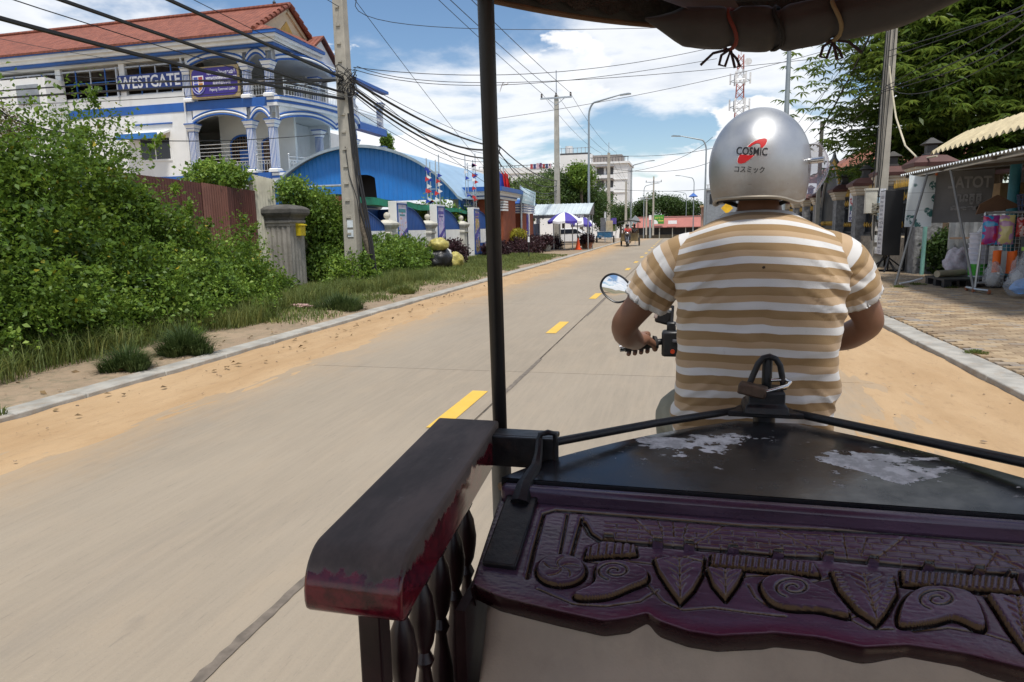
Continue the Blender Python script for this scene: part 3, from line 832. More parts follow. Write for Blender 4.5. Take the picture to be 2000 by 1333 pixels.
# ---- white sign boxes with banners
def banner_mat(name, seed, cols):
    t = NT(name); v = t.vec((1, 1, 1), (seed*1.7, seed*.9, seed))
    n = t.noise(3.2, 3, .5, v, .8)
    vor = t.node('ShaderNodeTexVoronoi'); t.l.new(v, vor.inputs[0]); vor.inputs['Scale'].default_value = 6.5
    c = t.mix(t.ramp(n, .45, .5), rgba(cols[0]), rgba(cols[1]))
    c = t.mix(t.ramp(vor.outputs['Distance'], .30, .24), c, t.mix(.6, vor.outputs['Color'], rgba(cols[2])))
    t.base(c); t.rough(.45); return t.m
PURP = pm('banner_purple', (.06, .04, .30), .45, var=.2)
def sign_box(y0, label, cols, seed):
    b = thing('sign_box', label, 'sign', (-9.85, y0, 0), 'white sign boxes along the school fence')
    y1 = y0+1.0; m = MB().box(-10.05, -9.75, y0, y1, 0, 2.52)
    obj('case', m, WHITE, b, bevel=.01)
    m = MB()
    for a in (y0+.06, y1-.1): m.box(-9.75, -9.715, a, a+.04, .3, 2.44)
    m.box(-9.75, -9.716, y0+.06, y1-.06, 2.40, 2.45).box(-9.75, -9.716, y0+.06, y1-.06, .28, .33)
    obj('frame', m, BLUE_F, b)
    bm_ = MB(); bm_.add([(-9.74, y0+.1, .33), (-9.74, y1-.1, .33), (-9.74, y1-.1, 2.4), (-9.74, y0+.1, 2.4)], [(0, 1, 2, 3)])
    bn = obj('banner', bm_, banner_mat('banner%d' % seed, seed, cols), b, smooth=False)
    fn = lambda u, v, w: (-9.74+w, y0+.1+u*.8, .33+v*2.07)
    obj('printed_stripe', MB().prism([(0, .42), (1, .62), (1, .55), (.45, .40), (0, .22)], .003, .004, fn), PURP, bn, smooth=False)
    obj('printed_heading', MB().prism([(.1, .93), (.9, .93), (.9, .87), (.1, .87)], .003, .004, fn).prism([(.2, .84), (.8, .84), (.8, .81), (.2, .81)], .003, .004, fn), pm('banner_teal', (.05, .25, .3), .5) if seed == 1 else PURP, bn, smooth=False)
sign_box(22.58, 'white sign box with a white and purple school banner, just past the strappy plants', ((.62, .6, .72), (.5, .5, .68), (.5, .15, .12)), 1)
sign_box(26.65, 'white sign box with a lilac banner, between the two scalloped panels', ((.55, .5, .7), (.3, .25, .55), (.35, .3, .6)), 2)
sign_box(31.75, 'white sign box with a blue and gold banner, last before the brick gate', ((.06, .12, .42), (.45, .32, .10), (.5, .5, .6)), 3)
# ---- rubbish bags
def lumpy(c, r, seed, amp=.22, nu=28, nv=18, flat_=True):
    m = MB().sphere((0, 0, 0), 1.0, nu, nv)
    def fn(p):
        k = 1+amp*mnoise.fractal(p*2.2+Vector((seed, 0, 0)), 1, 2.2, 4)
        q = Vector((p.x*r[0]*k, p.y*r[1]*k, p.z*r[2]*k))
        q.z = max(q.z, -r[2]*.72)
        return q+Vector(c)
    return m.xform(fn)
YB = pm('yellow_bag', (.42, .36, .09), .4, var=.3, scale=9, dirt=.4, dirtcol=(.5, .45, .3), bump=.8, bscale=16, bdist=.03)
BB = pm('black_bag', (.018, .018, .02), .35, var=.3, scale=5, bump=.8, bscale=10, bdist=.03)
WB = pm('white_bag', (.55, .54, .52), .5, var=.2, scale=6, bump=.8, bscale=14, bdist=.03)
for c, r, mt, s, lab in (((-8.35, 22.9, .46), (.48, .5, .42), BB, 1, 'bulging black rubbish bag under the yellow bag'), ((-8.3, 22.8, .98), (.34, .36, .25), YB, 2, 'yellow rubbish bag lying on top of the black bag'),
                         ((-8.1, 23.75, .36), (.36, .4, .34), YB, 3, 'yellowish rubbish bag on the grass beside the purple shrub'), ((-8.25, 23.35, .62), (.2, .26, .24), WB, 4, 'crumpled white rubbish bag wedged between yellow and black bags'), ((-8.5, 23.6, .5), (.4, .4, .42), BB, 5, 'second black rubbish bag behind the white one')):
    o = obj('rubbish_bag', lumpy(c, r, s*7.3), mt, origin=c, ang=70); tag(o, lab, 'rubbish bag')
o = obj('plastic_scrap', lumpy((-6.9, 11.3, .16), (.22, .1, .03), 5, .5), pm('pink_plastic', (.5, .32, .3), .4, var=.2), origin=(-6.9, 11.3, .14)); tag(o, 'pinkish scrap of plastic lying in the verge grass', 'litter')

# ---- utility pole with steps and cables
def util_pole(label, x, y, h, w0, w1, group='concrete utility poles', steps=True, arms=None, mat=None, name='utility_pole'):
    p = thing(name, label, 'utility pole', (x, y, 0), group)
    mt = mat or pm('pole_concrete', (.38, .355, .30), .9, var=.14, scale=2, dirt=.3, dirtcol=(.22, .2, .17), streak=.3, bump=.4, bscale=40)
    obj('shaft', MB().lathe([(w0, -.1), (w1, h)], (x, y, 0), square=True), mt, p, smooth=False, bevel=.02 if steps else 0)
    if steps:
        z = 1.0
        while z < h-.3:
            w = w0+(w1-w0)*z/h
            obj('foot_ledge', MB().box(x-w*.35, x+w*.35, y-w-.03, y-w+.01, z, z+.05), mt, p, smooth=False)
            z += .42
    if arms:
        for (z, L, n) in arms:
            m = MB().box(x-L/2, x+L/2, y-.06-w1, y+.04-w1, z-.05, z+.05).beam((x-L*.28, y-w1, z-.02), (x, y-w1, z-.45), .04, .04).beam((x+L*.28, y-w1, z-.02), (x, y-w1, z-.45), .04, .04)
            obj('crossarm', m, STEEL, p, smooth=False)
            for k in range(n):
                xx = x-L/2+.08+(L-.16)*k/(n-1)
                obj('insulator', MB().lathe([(.03, z+.05), (.07, z+.09), (.05, z+.14), (.08, z+.18), (.05, z+.23), (.07, z+.27), (.03, z+.32)], (xx, y-w1, 0), 10), pm('insulator', (.06, .045, .04), .3), p)
    return p
up = util_pole('tall square concrete utility pole with foot ledges and tangled black cables before the hall', -8.3, 16.35, 9.0, .185, .125)
g = random.Random(12)
m = MB()
for k in range(16):
    a0 = g.uniform(0, 6.28); r_ = g.uniform(.14, .3); zc = 5.15+g.uniform(-.25, .25)
    m.tube([(-8.15+r_*math.cos(a0+i*.55)*.9, 16.2+r_*.7*math.sin(a0+i*.55), zc+.16*math.sin(i*.8+k)) for i in range(12)], .009, 5)
obj('cable_tangle', m, RUBBER, up)
m = MB()
for k, (ox, top) in enumerate(((.16, 5.0), (.2, 4.9), (.23, 5.1), (.14, 4.4))):
    m.tube([(-8.3+ox, 16.2, top), (-8.3+ox+.06, 16.2, top-1), (-8.3+ox+.10+.02*k, 16.18, 3.0), (-8.3+ox+.2+.05*k, 16.16, 2.0), (-8.3+ox+.42, 16.12, 1.2), (-8.3+ox+.5, 16.1, .5)], .022, 6)
m.tube([(-8.28, 16.17, 3.6), (-8.2, 16.15, 2.9), (-8.02, 16.15, 2.3), (-7.97, 16.15, 1.7)], .012, 5)
obj('cable_drop', m, RUBBER, up)
obj('dead_vine', MB().tube([(-8.0, 16.3, 2.2), (-7.93, 16.2, 1.6), (-7.8, 16.2, 1.1), (-7.72, 16.2, .6)], [.05, .09, .11, .06], 8), pm('dead_vine', (.11, .09, .065), .95, var=.4, scale=12, bump=.8, bscale=30, bdist=.03), up)
for z in (1.36, 1.6):
    obj('notice', MB().box(-8.34, -8.18, 16.157, 16.162, z, z+.18), pm('paper', (.6, .65, .68), .7), up, smooth=False)

def cable(pts, r, label, group, mat=RUBBER, name='overhead_cable', n=20):
    """quadratic sag through three points"""
    a, mI, b = map(Vector, pts)
    P = []
    for i in range(n+1):
        s = i/n
        P.append(a*((1-s)*(1-2*s)) + mI*(4*s*(1-s)) + b*(s*(2*s-1)))
    o = obj(name, MB().tube(P, r, 5), mat, origin=a); tag(o, label, 'cable', group); return o
knot = Vector((-8.22, 16.2, 5.2))
def span(a, b, sag): a, b = Vector(a), Vector(b); return (a, (a+b)/2-Vector((0, 0, sag)), b)
lab = 'black overhead cable running from the tangled pole back towards the viewer'
grp = 'cables from the tangled pole towards the viewer'
for k, (z0, z1, sag, r) in enumerate(((4.75, 6.0, 1.15, .034), (4.9, 6.2, .75, .030), (5.25, 6.6, .35, .034), (5.3, 6.9, .5, .008), (5.35, 7.0, .3, .007), (6.9, 8.0, .5, .008), (4.8, 6.1, .95, .008))):
    cable(span((-8.25, 16.2, z0), (-8.3+.1*k, -18, z1), sag), r, lab, grp)
lab = 'black overhead cable sagging from the tangled pole to the next pole along the fence'
grp = 'cables from the tangled pole to the next pole'
NP = gx(966, 235, -8.2)
for k, (z0, z1, sag, r) in enumerate(((5.3, 5.1, .28, .034), (5.15, 5.0, .55, .036), (5.05, 4.6, .5, .03), (5.0, 4.5, .62, .012), (5.2, 4.75, .4, .01), (5.35, 5.2, .16, .009), (4.6, 3.9, .3, .008), (5.4, 3.2, .1, .009), (7.5, 3.6, .1, .008))):
    cable(span((-8.2, 16.3, z0), (NP.x, NP.y, z1), sag), r, lab, grp)
lab = 'black overhead cable bundle crossing before the school from the tangled pole'
grp = 'cables crossing before the school'
for k, (u, v, um, vm, r) in enumerate(((0, 192, 330, 172, .034), (0, 178, 320, 160, .024), (0, 205, 340, 190, .01), (0, 140, 330, 158, .008), (0, 76, 320, 130, .008))):
    cable((knot, gy(um, vm, 17.2), gy(u, v, 18.5)), r, lab, grp)
cable((gx(0, 215, -8.2), gx(300, 275, -8.4), gx(640, 262, -9.3)), .008, 'thin slack black wire hanging before the white school wall', None)

# ---- green shade net on steel frame
GREEN_N = pm('green_net', (.015, .22, .13), .8, var=.25, scale=2.5, bump=.4, bscale=120)
net = thing('shade_canopy', 'green shade net stretched on a steel frame behind the school fence', 'shade net', (-11.5, 24, 0))
def netf(a, b):
    x = -10.1-2.6*a; y = 19.5+14*b
    return (x, y, 2.62-.25*b+.12*a-.16*math.sin(PI*a)*abs(math.sin(PI*b*4))**.6+.05*mnoise.noise(Vector((x, y, 0))))
obj('net', MB().grid(netf, 14, 60), GREEN_N, net, ang=180)
obj('net_edge', MB().grid(lambda a, b: (-10.08+.03*math.sin(b*40), 19.5+14*b, 2.62-.25*b-a*(.26-.12*b)-.03*math.sin(b*31)), 3, 60), GREEN_N, net, ang=180)
m = MB()
for y in (19.6, 24.2, 28.8, 33.4):
    m.cyl((-10.2, y, 0), (-10.2, y, 2.62-.25*(y-19.5)/14), .03).cyl((-12.6, y, 0), (-12.6, y, 2.7), .03)
m.tube([(-12.7, 19.6, 2.9), (-10.15, 19.6, 2.9)], .035, 8)
obj('frame', m, STEEL, net)

# ---- blue hall with an arched roof
BX0, BX1, BY0, BY1 = -21.2, -10.5, 32.2, 46.0
bxc = (BX0+BX1)/2; hw = (BX1-BX0)/2; rise = 2.62; bR = (hw*hw+rise*rise)/(2*rise); bz0 = 3.0
def archz(x): return bz0 + math.sqrt(max(0, bR*bR-(x-bxc)**2)) - (bR-rise)
HALL = pm('hall_blue', (.016, .17, .52), .45, var=.08, scale=.8, dirt=.12, dirtcol=(.1, .2, .4), spec=.4)
ROOFB = pm('hall_roof', (.36, .52, .66), .4, .3, var=.08, scale=.7)
hall = thing('blue_hall', 'blue corrugated hall with a wide arched metal roof', 'hall', (bxc, BY0, 0))
m = MB(); nst = 178; ox0, ox1, oz1 = -16.35, -14.92, 4.28
def hall_front(i, j):
    x = BX0+(BX1-BX0)*i; w = .03 if int(i*nst) % 4 == 0 else 0
    zb = bz0-.05
    if ox0 < x < ox1:
        zb = max(zb, min(oz1, oz1-.0*abs(x)))
        q = (x-(ox0+ox1)/2)/((ox1-ox0)/2); zb = oz1-.22*abs(q)**3
    return (x, BY0-w, zb+(archz(x)-zb)*j)
obj('front_wall', m.grid(hall_front, nst, 1), HALL, hall, smooth=False)
def roof_fn(i, j):
    a = -1.03+2.06*i; x = bxc+hw*a*1.01; w = .0
    return (x, BY0-.45+(BY1-BY0+.9)*j, archz(max(BX0, min(BX1, x)))+.05-(.1 if abs(a) > 1 else 0))
obj('roof', MB().grid(roof_fn, 48, 20), ROOFB, hall, ang=60)
obj('roof_edge', MB().grid(lambda i, j: (lambda p: (p[0], BY0-.452, p[2]+.03-.14*j))(roof_fn(i, 0)), 48, 1), pm('roof_edge', (.3, .36, .4), .4, .5), hall)
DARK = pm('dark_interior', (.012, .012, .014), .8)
obj('opening_shade', MB().box(ox0-.4, ox1+.4, BY0+1.3, BY0+1.35, 2.9, 4.7), DARK, hall)  # near-black sheet behind the opening; the hall's inner shade is put into its colour
m = MB()
for x in (BX0+.1, -17.5, -14.2, BX1-.1):
    for y in (BY0+.1, BY1-.1): m.cyl((x, y, 0), (x, y, 3.0), .07)
obj('column', m, BLUE, hall)
obj('side_wall', MB().box(BX1-.08, BX1-.04, BY0+.2, BY1, 0, 3.0).box(BX0, BX0+.05, BY0+.2, BY1, 0, 3).box(BX0, BX1, BY1-.1, BY1, 0, 3), BLUE, hall, smooth=False)
m = MB()
for k in range(14):
    y = BY0+.3+k*.98
    m.beam((BX1+.15, y, 2.95), (BX1+.15, y+.49, 2.65), .03, .03).beam((BX1+.15, y+.49, 2.65), (BX1+.15, y+.98, 2.95), .03, .03)
m.beam((BX1+.15, BY0, 2.97), (BX1+.15, BY1, 2.97), .05, .05).beam((BX1+.15, BY0, 2.63), (BX1+.15, BY1, 2.63), .05, .05)
obj('truss', m, STEEL, hall, smooth=False)
# ---- vine-covered post beyond the hall
vp = gy(757, 300, 50)
vt = thing('vine_covered_post', 'post wrapped in bright green creeper rising beyond the blue hall', 'post', (vp.x, vp.y, 0))
obj('post', MB().cyl((vp.x, vp.y, 0), (vp.x, vp.y, vp.z+1.1), .12), CONC, vt)
foliage('foliage', [(vp.x, vp.y, vp.z+.9, .38, .38, .5), (vp.x, vp.y, vp.z+.2, .33, .33, .7), (vp.x, vp.y, vp.z-1, .3, .3, .8)], 700, 9, .09, .14, .1, LEAF_B, vt, 51)
# ---- trees behind the fence and net
def small_tree(label, x, y, z, r, seed, mat=LEAF_B, trunk=.09, n=900, ll=.16, group=None, th=None, name='tree'):
    t_ = thing(name, label, 'tree', (x, y, 0), group)
    g = random.Random(seed)
    bl = [(x+g.uniform(-.5, .5)*r[0], y+g.uniform(-.5, .5)*r[1], z+g.uniform(-.5, .55)*r[2], r[0]*g.uniform(.45, .7), r[1]*g.uniform(.45, .7), r[2]*g.uniform(.4, .65)) for _ in range(7)]
    foliage('crown', bl, n, 10, ll*1.3, ll, ll*.5, mat, t_, seed, lump=.5, shell=.35)
    m = MB(); zb = z-r[2]*.7
    m.tube([(x, y, -.1), (x+.05, y, zb*.5), (x, y, zb), (x, y, z)], [trunk*1.3, trunk, trunk*.9, trunk*.4], 8)
    for b in bl[:5]: m.tube([(x, y, zb), ((x+b[0])/2, (y+b[1])/2, (zb+b[2])/2+.1), (b[0], b[1], b[2])], [trunk*.6, trunk*.4, trunk*.15], 6)
    obj('trunk', m, BARK, t_)
    return t_
small_tree('small round tree behind the first bunting mast', -11.3, 30.2, 2.2, (1.3, 1.3, .8), 61, n=500, ll=.12)
small_tree('small tree behind the scalloped fence by the pillar', -10.9, 33.0, 1.9, (.8, .9, .7), 62, n=260, ll=.12)
# ---- bunting masts
def mast(x, y, label, h):
    p = thing('bunting_mast', label, 'mast', (x, y, 0), 'thin steel masts hung with bunting')
    m = MB(); q = .2
    for a, b in ((-q, -q), (q, -q), (q, q), (-q, q)): m.cyl((x+a, y+b, 0), (x+a, y+b, h+random.uniform(-.2, .3)), .022, n=6)
    for k in range(int(h/.7)):
        z = .4+k*.7
        for a, b, c, d in ((-q, -q, q, -q), (q, -q, q, q), (q, q, -q, q), (-q, q, -q, -q)): m.beam((x+a, y+b, z), (x+c, y+d, z), .015, .015)
    obj('lattice', m, STEEL, p, smooth=False)
    cols = [pm('flag_red', (.5, .03, .03), .7), pm('flag_blue', (.02, .05, .35), .7), pm('flag_white', (.7, .7, .72), .7)]
    for k in range(18):
        z = 2.5+(h-2.8)*random.random(); a = random.choice((-q, q)); b = random.choice((-q, q, 0))
        m = MB().prism([(0, 0), (.22, .08), (.02, .2)], 0, .004, lambda u, v, w: (x+a+u, y+b+w-.22, z+v))
        obj('pennant', m, cols[k % 3], p, smooth=False)
mp = gx(847, 380, -10.3); mast(mp.x, mp.y, 'thin steel mast hung with small bunting, before the hall gable', 4.5)
mp = gx(920, 385, -10.3); mast(mp.x, mp.y, 'thin steel mast hung with small bunting, at the hall corner by the gate', 4.9)
# ================================================================== SCHOOL
SY = 34.0; SX1 = -21.4; SXC = -26.6; SXW = -62.0
F1, F2, EV = 4.75, 8.7, 11.1
school = thing('school_building', 'white three storey school with blue bands, striped columns and a red tiled roof', 'building', (-30, SY, 0))
SWHITE = pm('school_white', (.74, .74, .72), .6, var=.06, scale=.6, dirt=.22, dirtcol=(.5, .48, .43), streak=.45)
SBLUE = pm('school_blue', (.018, .10, .36), .5, var=.12, scale=1)
CEIL = pm('soffit', (.62, .62, .57), .7, var=.06, scale=1)
GLASS = pm('dark_glass', (.02, .022, .026), .12, var=.1, bump=0)
t = NT('roof_tiles')
sx = t.sep()
a = t.math('SINE', t.math('MULTIPLY', sx[0], 2*PI/.30)); b = t.math('FRACT', t.math('MULTIPLY', sx[2], 1/.21))
n = t.noise(2.2, 6, .6); n2 = t.noise(14, 3)
c = t.mix(t.ramp(n, .3, .7), (.17, .05, .03, 1), (.27, .085, .05, 1))
c = t.mix(t.math('MULTIPLY', t.ramp(n2, .5, .75), .6), c, (.12, .035, .025, 1))
t.base(c); t.rough(.75); t.bump(t.math('ADD', t.math('MULTIPLY', a, .5), t.math('MULTIPLY', b, .9)), .9, .05)
TILE = t.m
# walls
m = MB().box(SXW, SXC, SY, SY+.2, 0, F2-.45).box(SXW, SXC, SY, SY+.2, F2+.02, F2+.62)
obj('front_wall', m, SWHITE, school, smooth=False)
obj('blue_band', MB().box(SXW, SXC, SY-.03, SY+.2, F2-.45, F2+.02), SBLUE, school, smooth=False)
obj('blue_band', MB().box(SXW, SXC, SY-.03, SY+.19, F1-.45, F1+.02), SBLUE, school, smooth=False)
obj('floor_slab', MB().box(SXW, SX1-.02, SY+.02, SY+8, F2-.42, F2-.02), CEIL, school, smooth=False)
obj('floor_slab', MB().box(SXC, SX1-.02, SY+.02, SY+8, F1-.42, F1-.02), CEIL, school, smooth=False)
obj('roof_slab', MB().box(SXW, SX1-.02, SY-.1, SY+8, EV-.05, EV+.1), CEIL, school, smooth=False)
obj('rear_wall', MB().box(SXW, SX1-1, SY+7.6, SY+7.8, 0, EV), SWHITE, school, smooth=False)
obj('inner_wall', MB().box(SXC, SX1-.3, SY+2.3, SY+2.5, F1, F2-.42).box(SXW, SXC, SY+5, SY+5.2, F2, EV).box(SXC, SX1-1.5, SY+6, SY+6.2, F2, EV), CEIL, school, smooth=False)
obj('ground_wall', MB().box(SXC, SX1-.1, SY+.1, SY+.3, 0, F1-.45).box(SX1-.2, SX1, SY+.1, SY+10, 0, F1-.45), SWHITE, school, smooth=False)
# blue edge beams of the verandas
for z in (F1, F2):
    obj('edge_beam', MB().box(SXC, SX1+.12, SY-.06, SY+.25, z-.45, z+.02), SBLUE, school, smooth=False)
# large open windows of the top floor
wf = pm('window_frame', (.45, .47, .5), .5, .3)
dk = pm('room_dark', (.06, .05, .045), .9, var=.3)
xs = [-40.0+3.55*k for k in range(4)]
for k in range(-4, 4):
    x0 = -39.6+4.42*k
    if x0 > -27: continue
    x1 = min(x0+4.05, SXC-.15)
    fr = obj('window', MB().box(x0, x1, SY+.06, SY+.10, EV-.28, EV-.2).box(x0, x1, SY+.06, SY+.10, F2+.62, F2+.68), wf, school, smooth=False)
    for j in range(5):
        xx = x0+(x1-x0)*j/4
        obj('mullion', MB().box(xx-.03, xx+.03, SY+.05, SY+.11, F2+.6, EV-.2), SBLUE if j % 2 else wf, fr, smooth=False)
    obj('transom', MB().box(x0, x1, SY+.065, SY+.095, F2+1.45, F2+1.5), SBLUE, fr, smooth=False)
    obj('pier', MB().box(x1, x1+.37, SY, SY+.2, F2+.62, EV-.04), SWHITE, school, smooth=False)
m = MB()
for k in range(10): m.box(SXW+3*k, SXW+3*k+.15, SY+1.5, SY+1.7, EV-.6, EV-.05)
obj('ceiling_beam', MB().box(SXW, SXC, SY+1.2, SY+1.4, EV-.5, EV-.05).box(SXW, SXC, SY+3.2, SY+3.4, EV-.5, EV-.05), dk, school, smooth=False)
obj('room_shade_sheet', MB().box(SXW, SXC, SY+4.9, SY+4.95, F2, EV-.05), dk, school, smooth=False)  # dark sheet just before the pale inner wall, room shade painted in
# ground-floor-side window with awning on the white wall
wx0, wx1, wz0, wz1 = -30.15, -28.2, 5.75, 6.9
w_ = obj('window', MB().box(wx0, wx1, SY-.02, SY+.02, wz0, wz1), GLASS, school, smooth=False)
obj('frame', MB().box(wx0-.08, wx0, SY-.04, SY+.01, wz0, wz1).box(wx1, wx1+.08, SY-.04, SY+.01, wz0, wz1).box(wx0-.08, wx1+.08, SY-.05, SY+.01, wz0-.1, wz0).box((wx0+wx1)/2-.03, (wx0+wx1)/2+.03, SY-.04, SY+.0, wz0, wz1), SWHITE, w_, smooth=False)
aw = obj('window_awning', MB().prism([(0, .35), (.9, 0), (.9, -.12), (0, .23)], wx0-.7, wx1+.1, lambda u, v, w: (w, SY-.02-u, wz1+.1+v)), SWHITE, school, smooth=False)
obj('valance', MB().box(wx0-.72, wx1+.0, SY-1.0, SY-.93, wz1-.12, wz1+.18), pm('awning_blue', (.03, .16, .45), .6), aw, smooth=False)
obj('moulding', MB().box(wx0-.3, wx1+.3, SY-.08, SY, wz1+.75, wz1+.82), SBLUE, school, smooth=False)
obj('drainpipe', MB().cyl((SXC-.35, SY-.06, 0), (SXC-.35, SY-.06, EV), .05, n=8), SWHITE, school)
# striped columns
def column(x, y, z0, z1, w=.175):
    c = obj('column', MB().box(x-w, x+w, y-w, y+w, z0+.2, z1-.42), SBLUE, school, smooth=False)
    m = MB()
    for k in range(4):
        s = -w+.04+k*.086
        m.box(x+s, x+s+.036, y-w-.012, y+w+.012, z0+.24, z1-.46).box(x-w-.012, x+w+.012, y+s, y+s+.036, z0+.24, z1-.46)
    obj('stripe', m, SWHITE, c, smooth=False, kind='stuff')
    obj('base', MB().lathe([(w+.1, z0), (w+.1, z0+.14), (w+.04, z0+.2)], (x, y, 0), square=True), SWHITE, c, smooth=False)
    obj('capital', MB().lathe([(w+.02, z1-.42), (w+.06, z1-.34), (w+.06, z1-.28), (w+.1, z1-.22), (w+.1, z1-.16), (w+.14, z1-.1), (w+.14, z1-.06)], (x, y, 0), square=True), SWHITE, c, smooth=False)
    obj('capital_band', MB().lathe([(w+.16, z1-.06), (w+.16, z1)], (x, y, 0), square=True).lathe([(w+.085, z1-.27), (w+.085, z1-.23)], (x, y, 0), square=True), SBLUE, c, smooth=False)
cols = [(SXC, SY), (-22.95, SY), (-21.6, SY), (SX1-.05, SY+4.6), (SX1-.05, SY+9.2), (SX1-.05, SY+13.5)]
for cx, cy in cols:
    column(cx, cy, F2, 10.55); column(cx, cy, F1+.02, 7.55)
column(-22.6, SY+4.6, F2, 10.5)
# scalloped arches between columns
def arch(u0, u1, zs, zt, rise, fn, deep=.22):
    """beam with an arched lower edge from u0 to u1; fn(u, w) -> (x, y)"""
    n = 20; low = [(u0+(u1-u0)*i/n, zs+rise*math.sin(PI*i/n)**.75) for i in range(n+1)]
    poly = [(u0, zt)]+low+[(u1, zt)]
    m = MB()
    for i in range(n):
        a, b = low[i], low[i+1]
        P = [fn(a[0], 0)+(a[1],), fn(b[0], 0)+(b[1],), fn(b[0], 0)+(zt,), fn(a[0], 0)+(zt,), fn(a[0], deep)+(a[1],), fn(b[0], deep)+(b[1],), fn(b[0], deep)+(zt,), fn(a[0], deep)+(zt,)]
        m.add(P, [(0, 1, 2, 3), (5, 4, 7, 6), (4, 5, 1, 0)])
    o = obj('arch', m, SWHITE, school, smooth=False)
    for dz, r, mt in ((.0, .05, SBLUE), (.12, .06, SWHITE), (.24, .05, SBLUE)):
        obj('arch_moulding', MB().tube([fn(p[0], -.04)+(p[1]+dz,) for p in low], r, 6), mt, o)
ff = lambda u, w: (u, SY+w-.05)
def bulge(y): 
    s = (y-SY)/9.2; return 1.15*math.sin(PI*min(1, max(0, s)))**.8
fr_ = lambda u, w: (SX1+.1-w+bulge(u)*.85, u)
for zs, zt in ((7.55, F2-.45), (10.55, EV)):
    rs = .42 if zs < 8 else .38
    arch(SXC+.1, -23.1, zs, zt+.02, rs, ff); arch(-22.85, -21.7, zs, zt+.02, rs*1.05, ff)
    arch(SY+.1, SY+4.6, zs, zt+.02, rs*.9, fr_); arch(SY+4.6, SY+9.2, zs, zt+.02, rs*.9, fr_)
# curved balcony edge on the road side
for z in (F1, F2):
    for k, (dz0, dz1, off, mt) in enumerate(((-.02, .04, .22, SBLUE), (-.16, -.02, .16, SWHITE), (-.3, -.18, .06, SBLUE), (-.46, -.3, .0, SWHITE))):
        m = MB(); n = 28
        for i in range(n):
            ya, yb = SY-.1+9.5*i/n, SY-.1+9.5*(i+1)/n
            xa, xb = SX1+.2+bulge(ya)+off, SX1+.2+bulge(yb)+off
            m.add([(SX1-.4, ya, z+dz0), (xa, ya, z+dz0), (xb, yb, z+dz0), (SX1-.4, yb, z+dz0), (SX1-.4, ya, z+dz1), (xa, ya, z+dz1), (xb, yb, z+dz1), (SX1-.4, yb, z+dz1)], [(0, 3, 2, 1), (4, 5, 6, 7), (0, 1, 5, 4), (1, 2, 6, 5)])
        obj('balcony_edge', m, mt, school, smooth=False)
    obj('balcony_edge', MB().box(SX1-.3, SX1+.35, SY+9.4, SY+13.7, z-.45, z+.02), SBLUE, school, smooth=False)
# railings
RAIL = pm('rail_metal', (.62, .62, .60), .35, .6)
def railing(pts, z, h=.82):
    m = MB(); P = [Vector(p) for p in pts]
    for zz in (z+.1, z+h*.78, z+h): m.tube([(p.x, p.y, zz) for p in P], .022, 5)
    r = obj('railing', m, RAIL, school)
    m = MB(); L = 0
    for a, b in zip(P[:-1], P[1:]):
        n = max(1, int((b-a).length/.16))
        for i in range(n):
            p = a.lerp(b, (i+.5)/n); m.cyl((p.x, p.y, z+.1), (p.x, p.y, z+h*.78), .013, n=5)
            d = (b-a).normalized()*.07
            m.tube([(p.x-d.x, p.y-d.y, z+h*.55), (p.x, p.y, z+h*.76), (p.x+d.x, p.y+d.y, z+h*.55)], .012, 4)
    obj('baluster', m, RAIL, r, kind='stuff')
    for p in P[::6]:
        obj('newel', MB().cyl((p.x, p.y, z), (p.x, p.y, z+h+.08), .03, n=8).sphere((p.x, p.y, z+h+.13), .055, 8, 6), RAIL, r)
for z in (F1+.02, F2+.02):
    railing([(SXC+.25, SY-.02, 0), (-23.2, SY-.02, 0)], z); railing([(-22.7, SY-.02, 0), (-21.85, SY-.02, 0)], z)
    railing([(SX1+.25+bulge(y_), y_, 0) for y_ in np.linspace(SY+.3, SY+9.2, 19)], z)
    railing([(SX1+.2, SY+9.5, 0), (SX1+.2, SY+13.3, 0)], z)
m = MB()
for k in range(4): m.tube([(SXC+.25, SY+.1, F1+1.05+.2*k), (-21.9, SY+.1, F1+1.05+.2*k)], .018, 5)
obj('guard_bars', m, RAIL, school, kind='stuff')
# arched first-floor doorway and windows with grilles
def arched_opening(x0, x1, z0, zs, y, mat, parent, nm='door'):
    n = 14; pts = [(x0, z0), (x1, z0), (x1, zs)]+[((x0+x1)/2+(x1-x0)/2*math.cos(PI*i/n), zs+(x1-x0)*.32*math.sin(PI*i/n)) for i in range(1, n)]+[(x0, zs)]
    d = obj(nm, MB().prism(pts, y-.03, y, lambda u, v, w: (u, w, v)), mat, parent, smooth=False)
    obj('door_surround', MB().tube([(p[0], y-.05, p[1]) for p in pts[2:]]+[(x0, y-.05, z0)], .06, 6), SBLUE, d)
    m = MB(); gold = pm('grille', (.25, .12, .04), .4, .5)
    for k in range(9):
        xx = x0+(x1-x0)*(k+.5)/9; m.cyl((xx, y-.06, z0), (xx, y-.06, zs+.3*(x1-x0)*math.sin(PI*(k+.5)/9)), .015, n=5)
    for zz in (z0+.6, z0+1.3, zs): m.tube([(x0, y-.06, zz), (x1, y-.06, zz)], .015, 5)
    obj('grille', m, gold, d, kind='stuff')
arched_opening(-25.9, -24.2, F1, F1+1.85, SY+2.3, GLASS, school)
arched_opening(-23.8, -22.9, F1, F1+1.85, SY+2.3, GLASS, school, 'window')
obj('door_leaf', MB().box(-25.3, -24.6, SY+2.2, SY+2.24, F1, F1+1.6), SBLUE, school, smooth=False)
obj('side_wall', MB().box(SX1-2.6, SX1-2.4, SY+2.4, SY+13, F1, F2-.45), SWHITE, school, smooth=False)
m = MB().box(SX1-2.4, SX1-2.36, SY+9.4, SY+11.5, F1+.2, F1+2.2)
obj('window', m, GLASS, school, smooth=False)
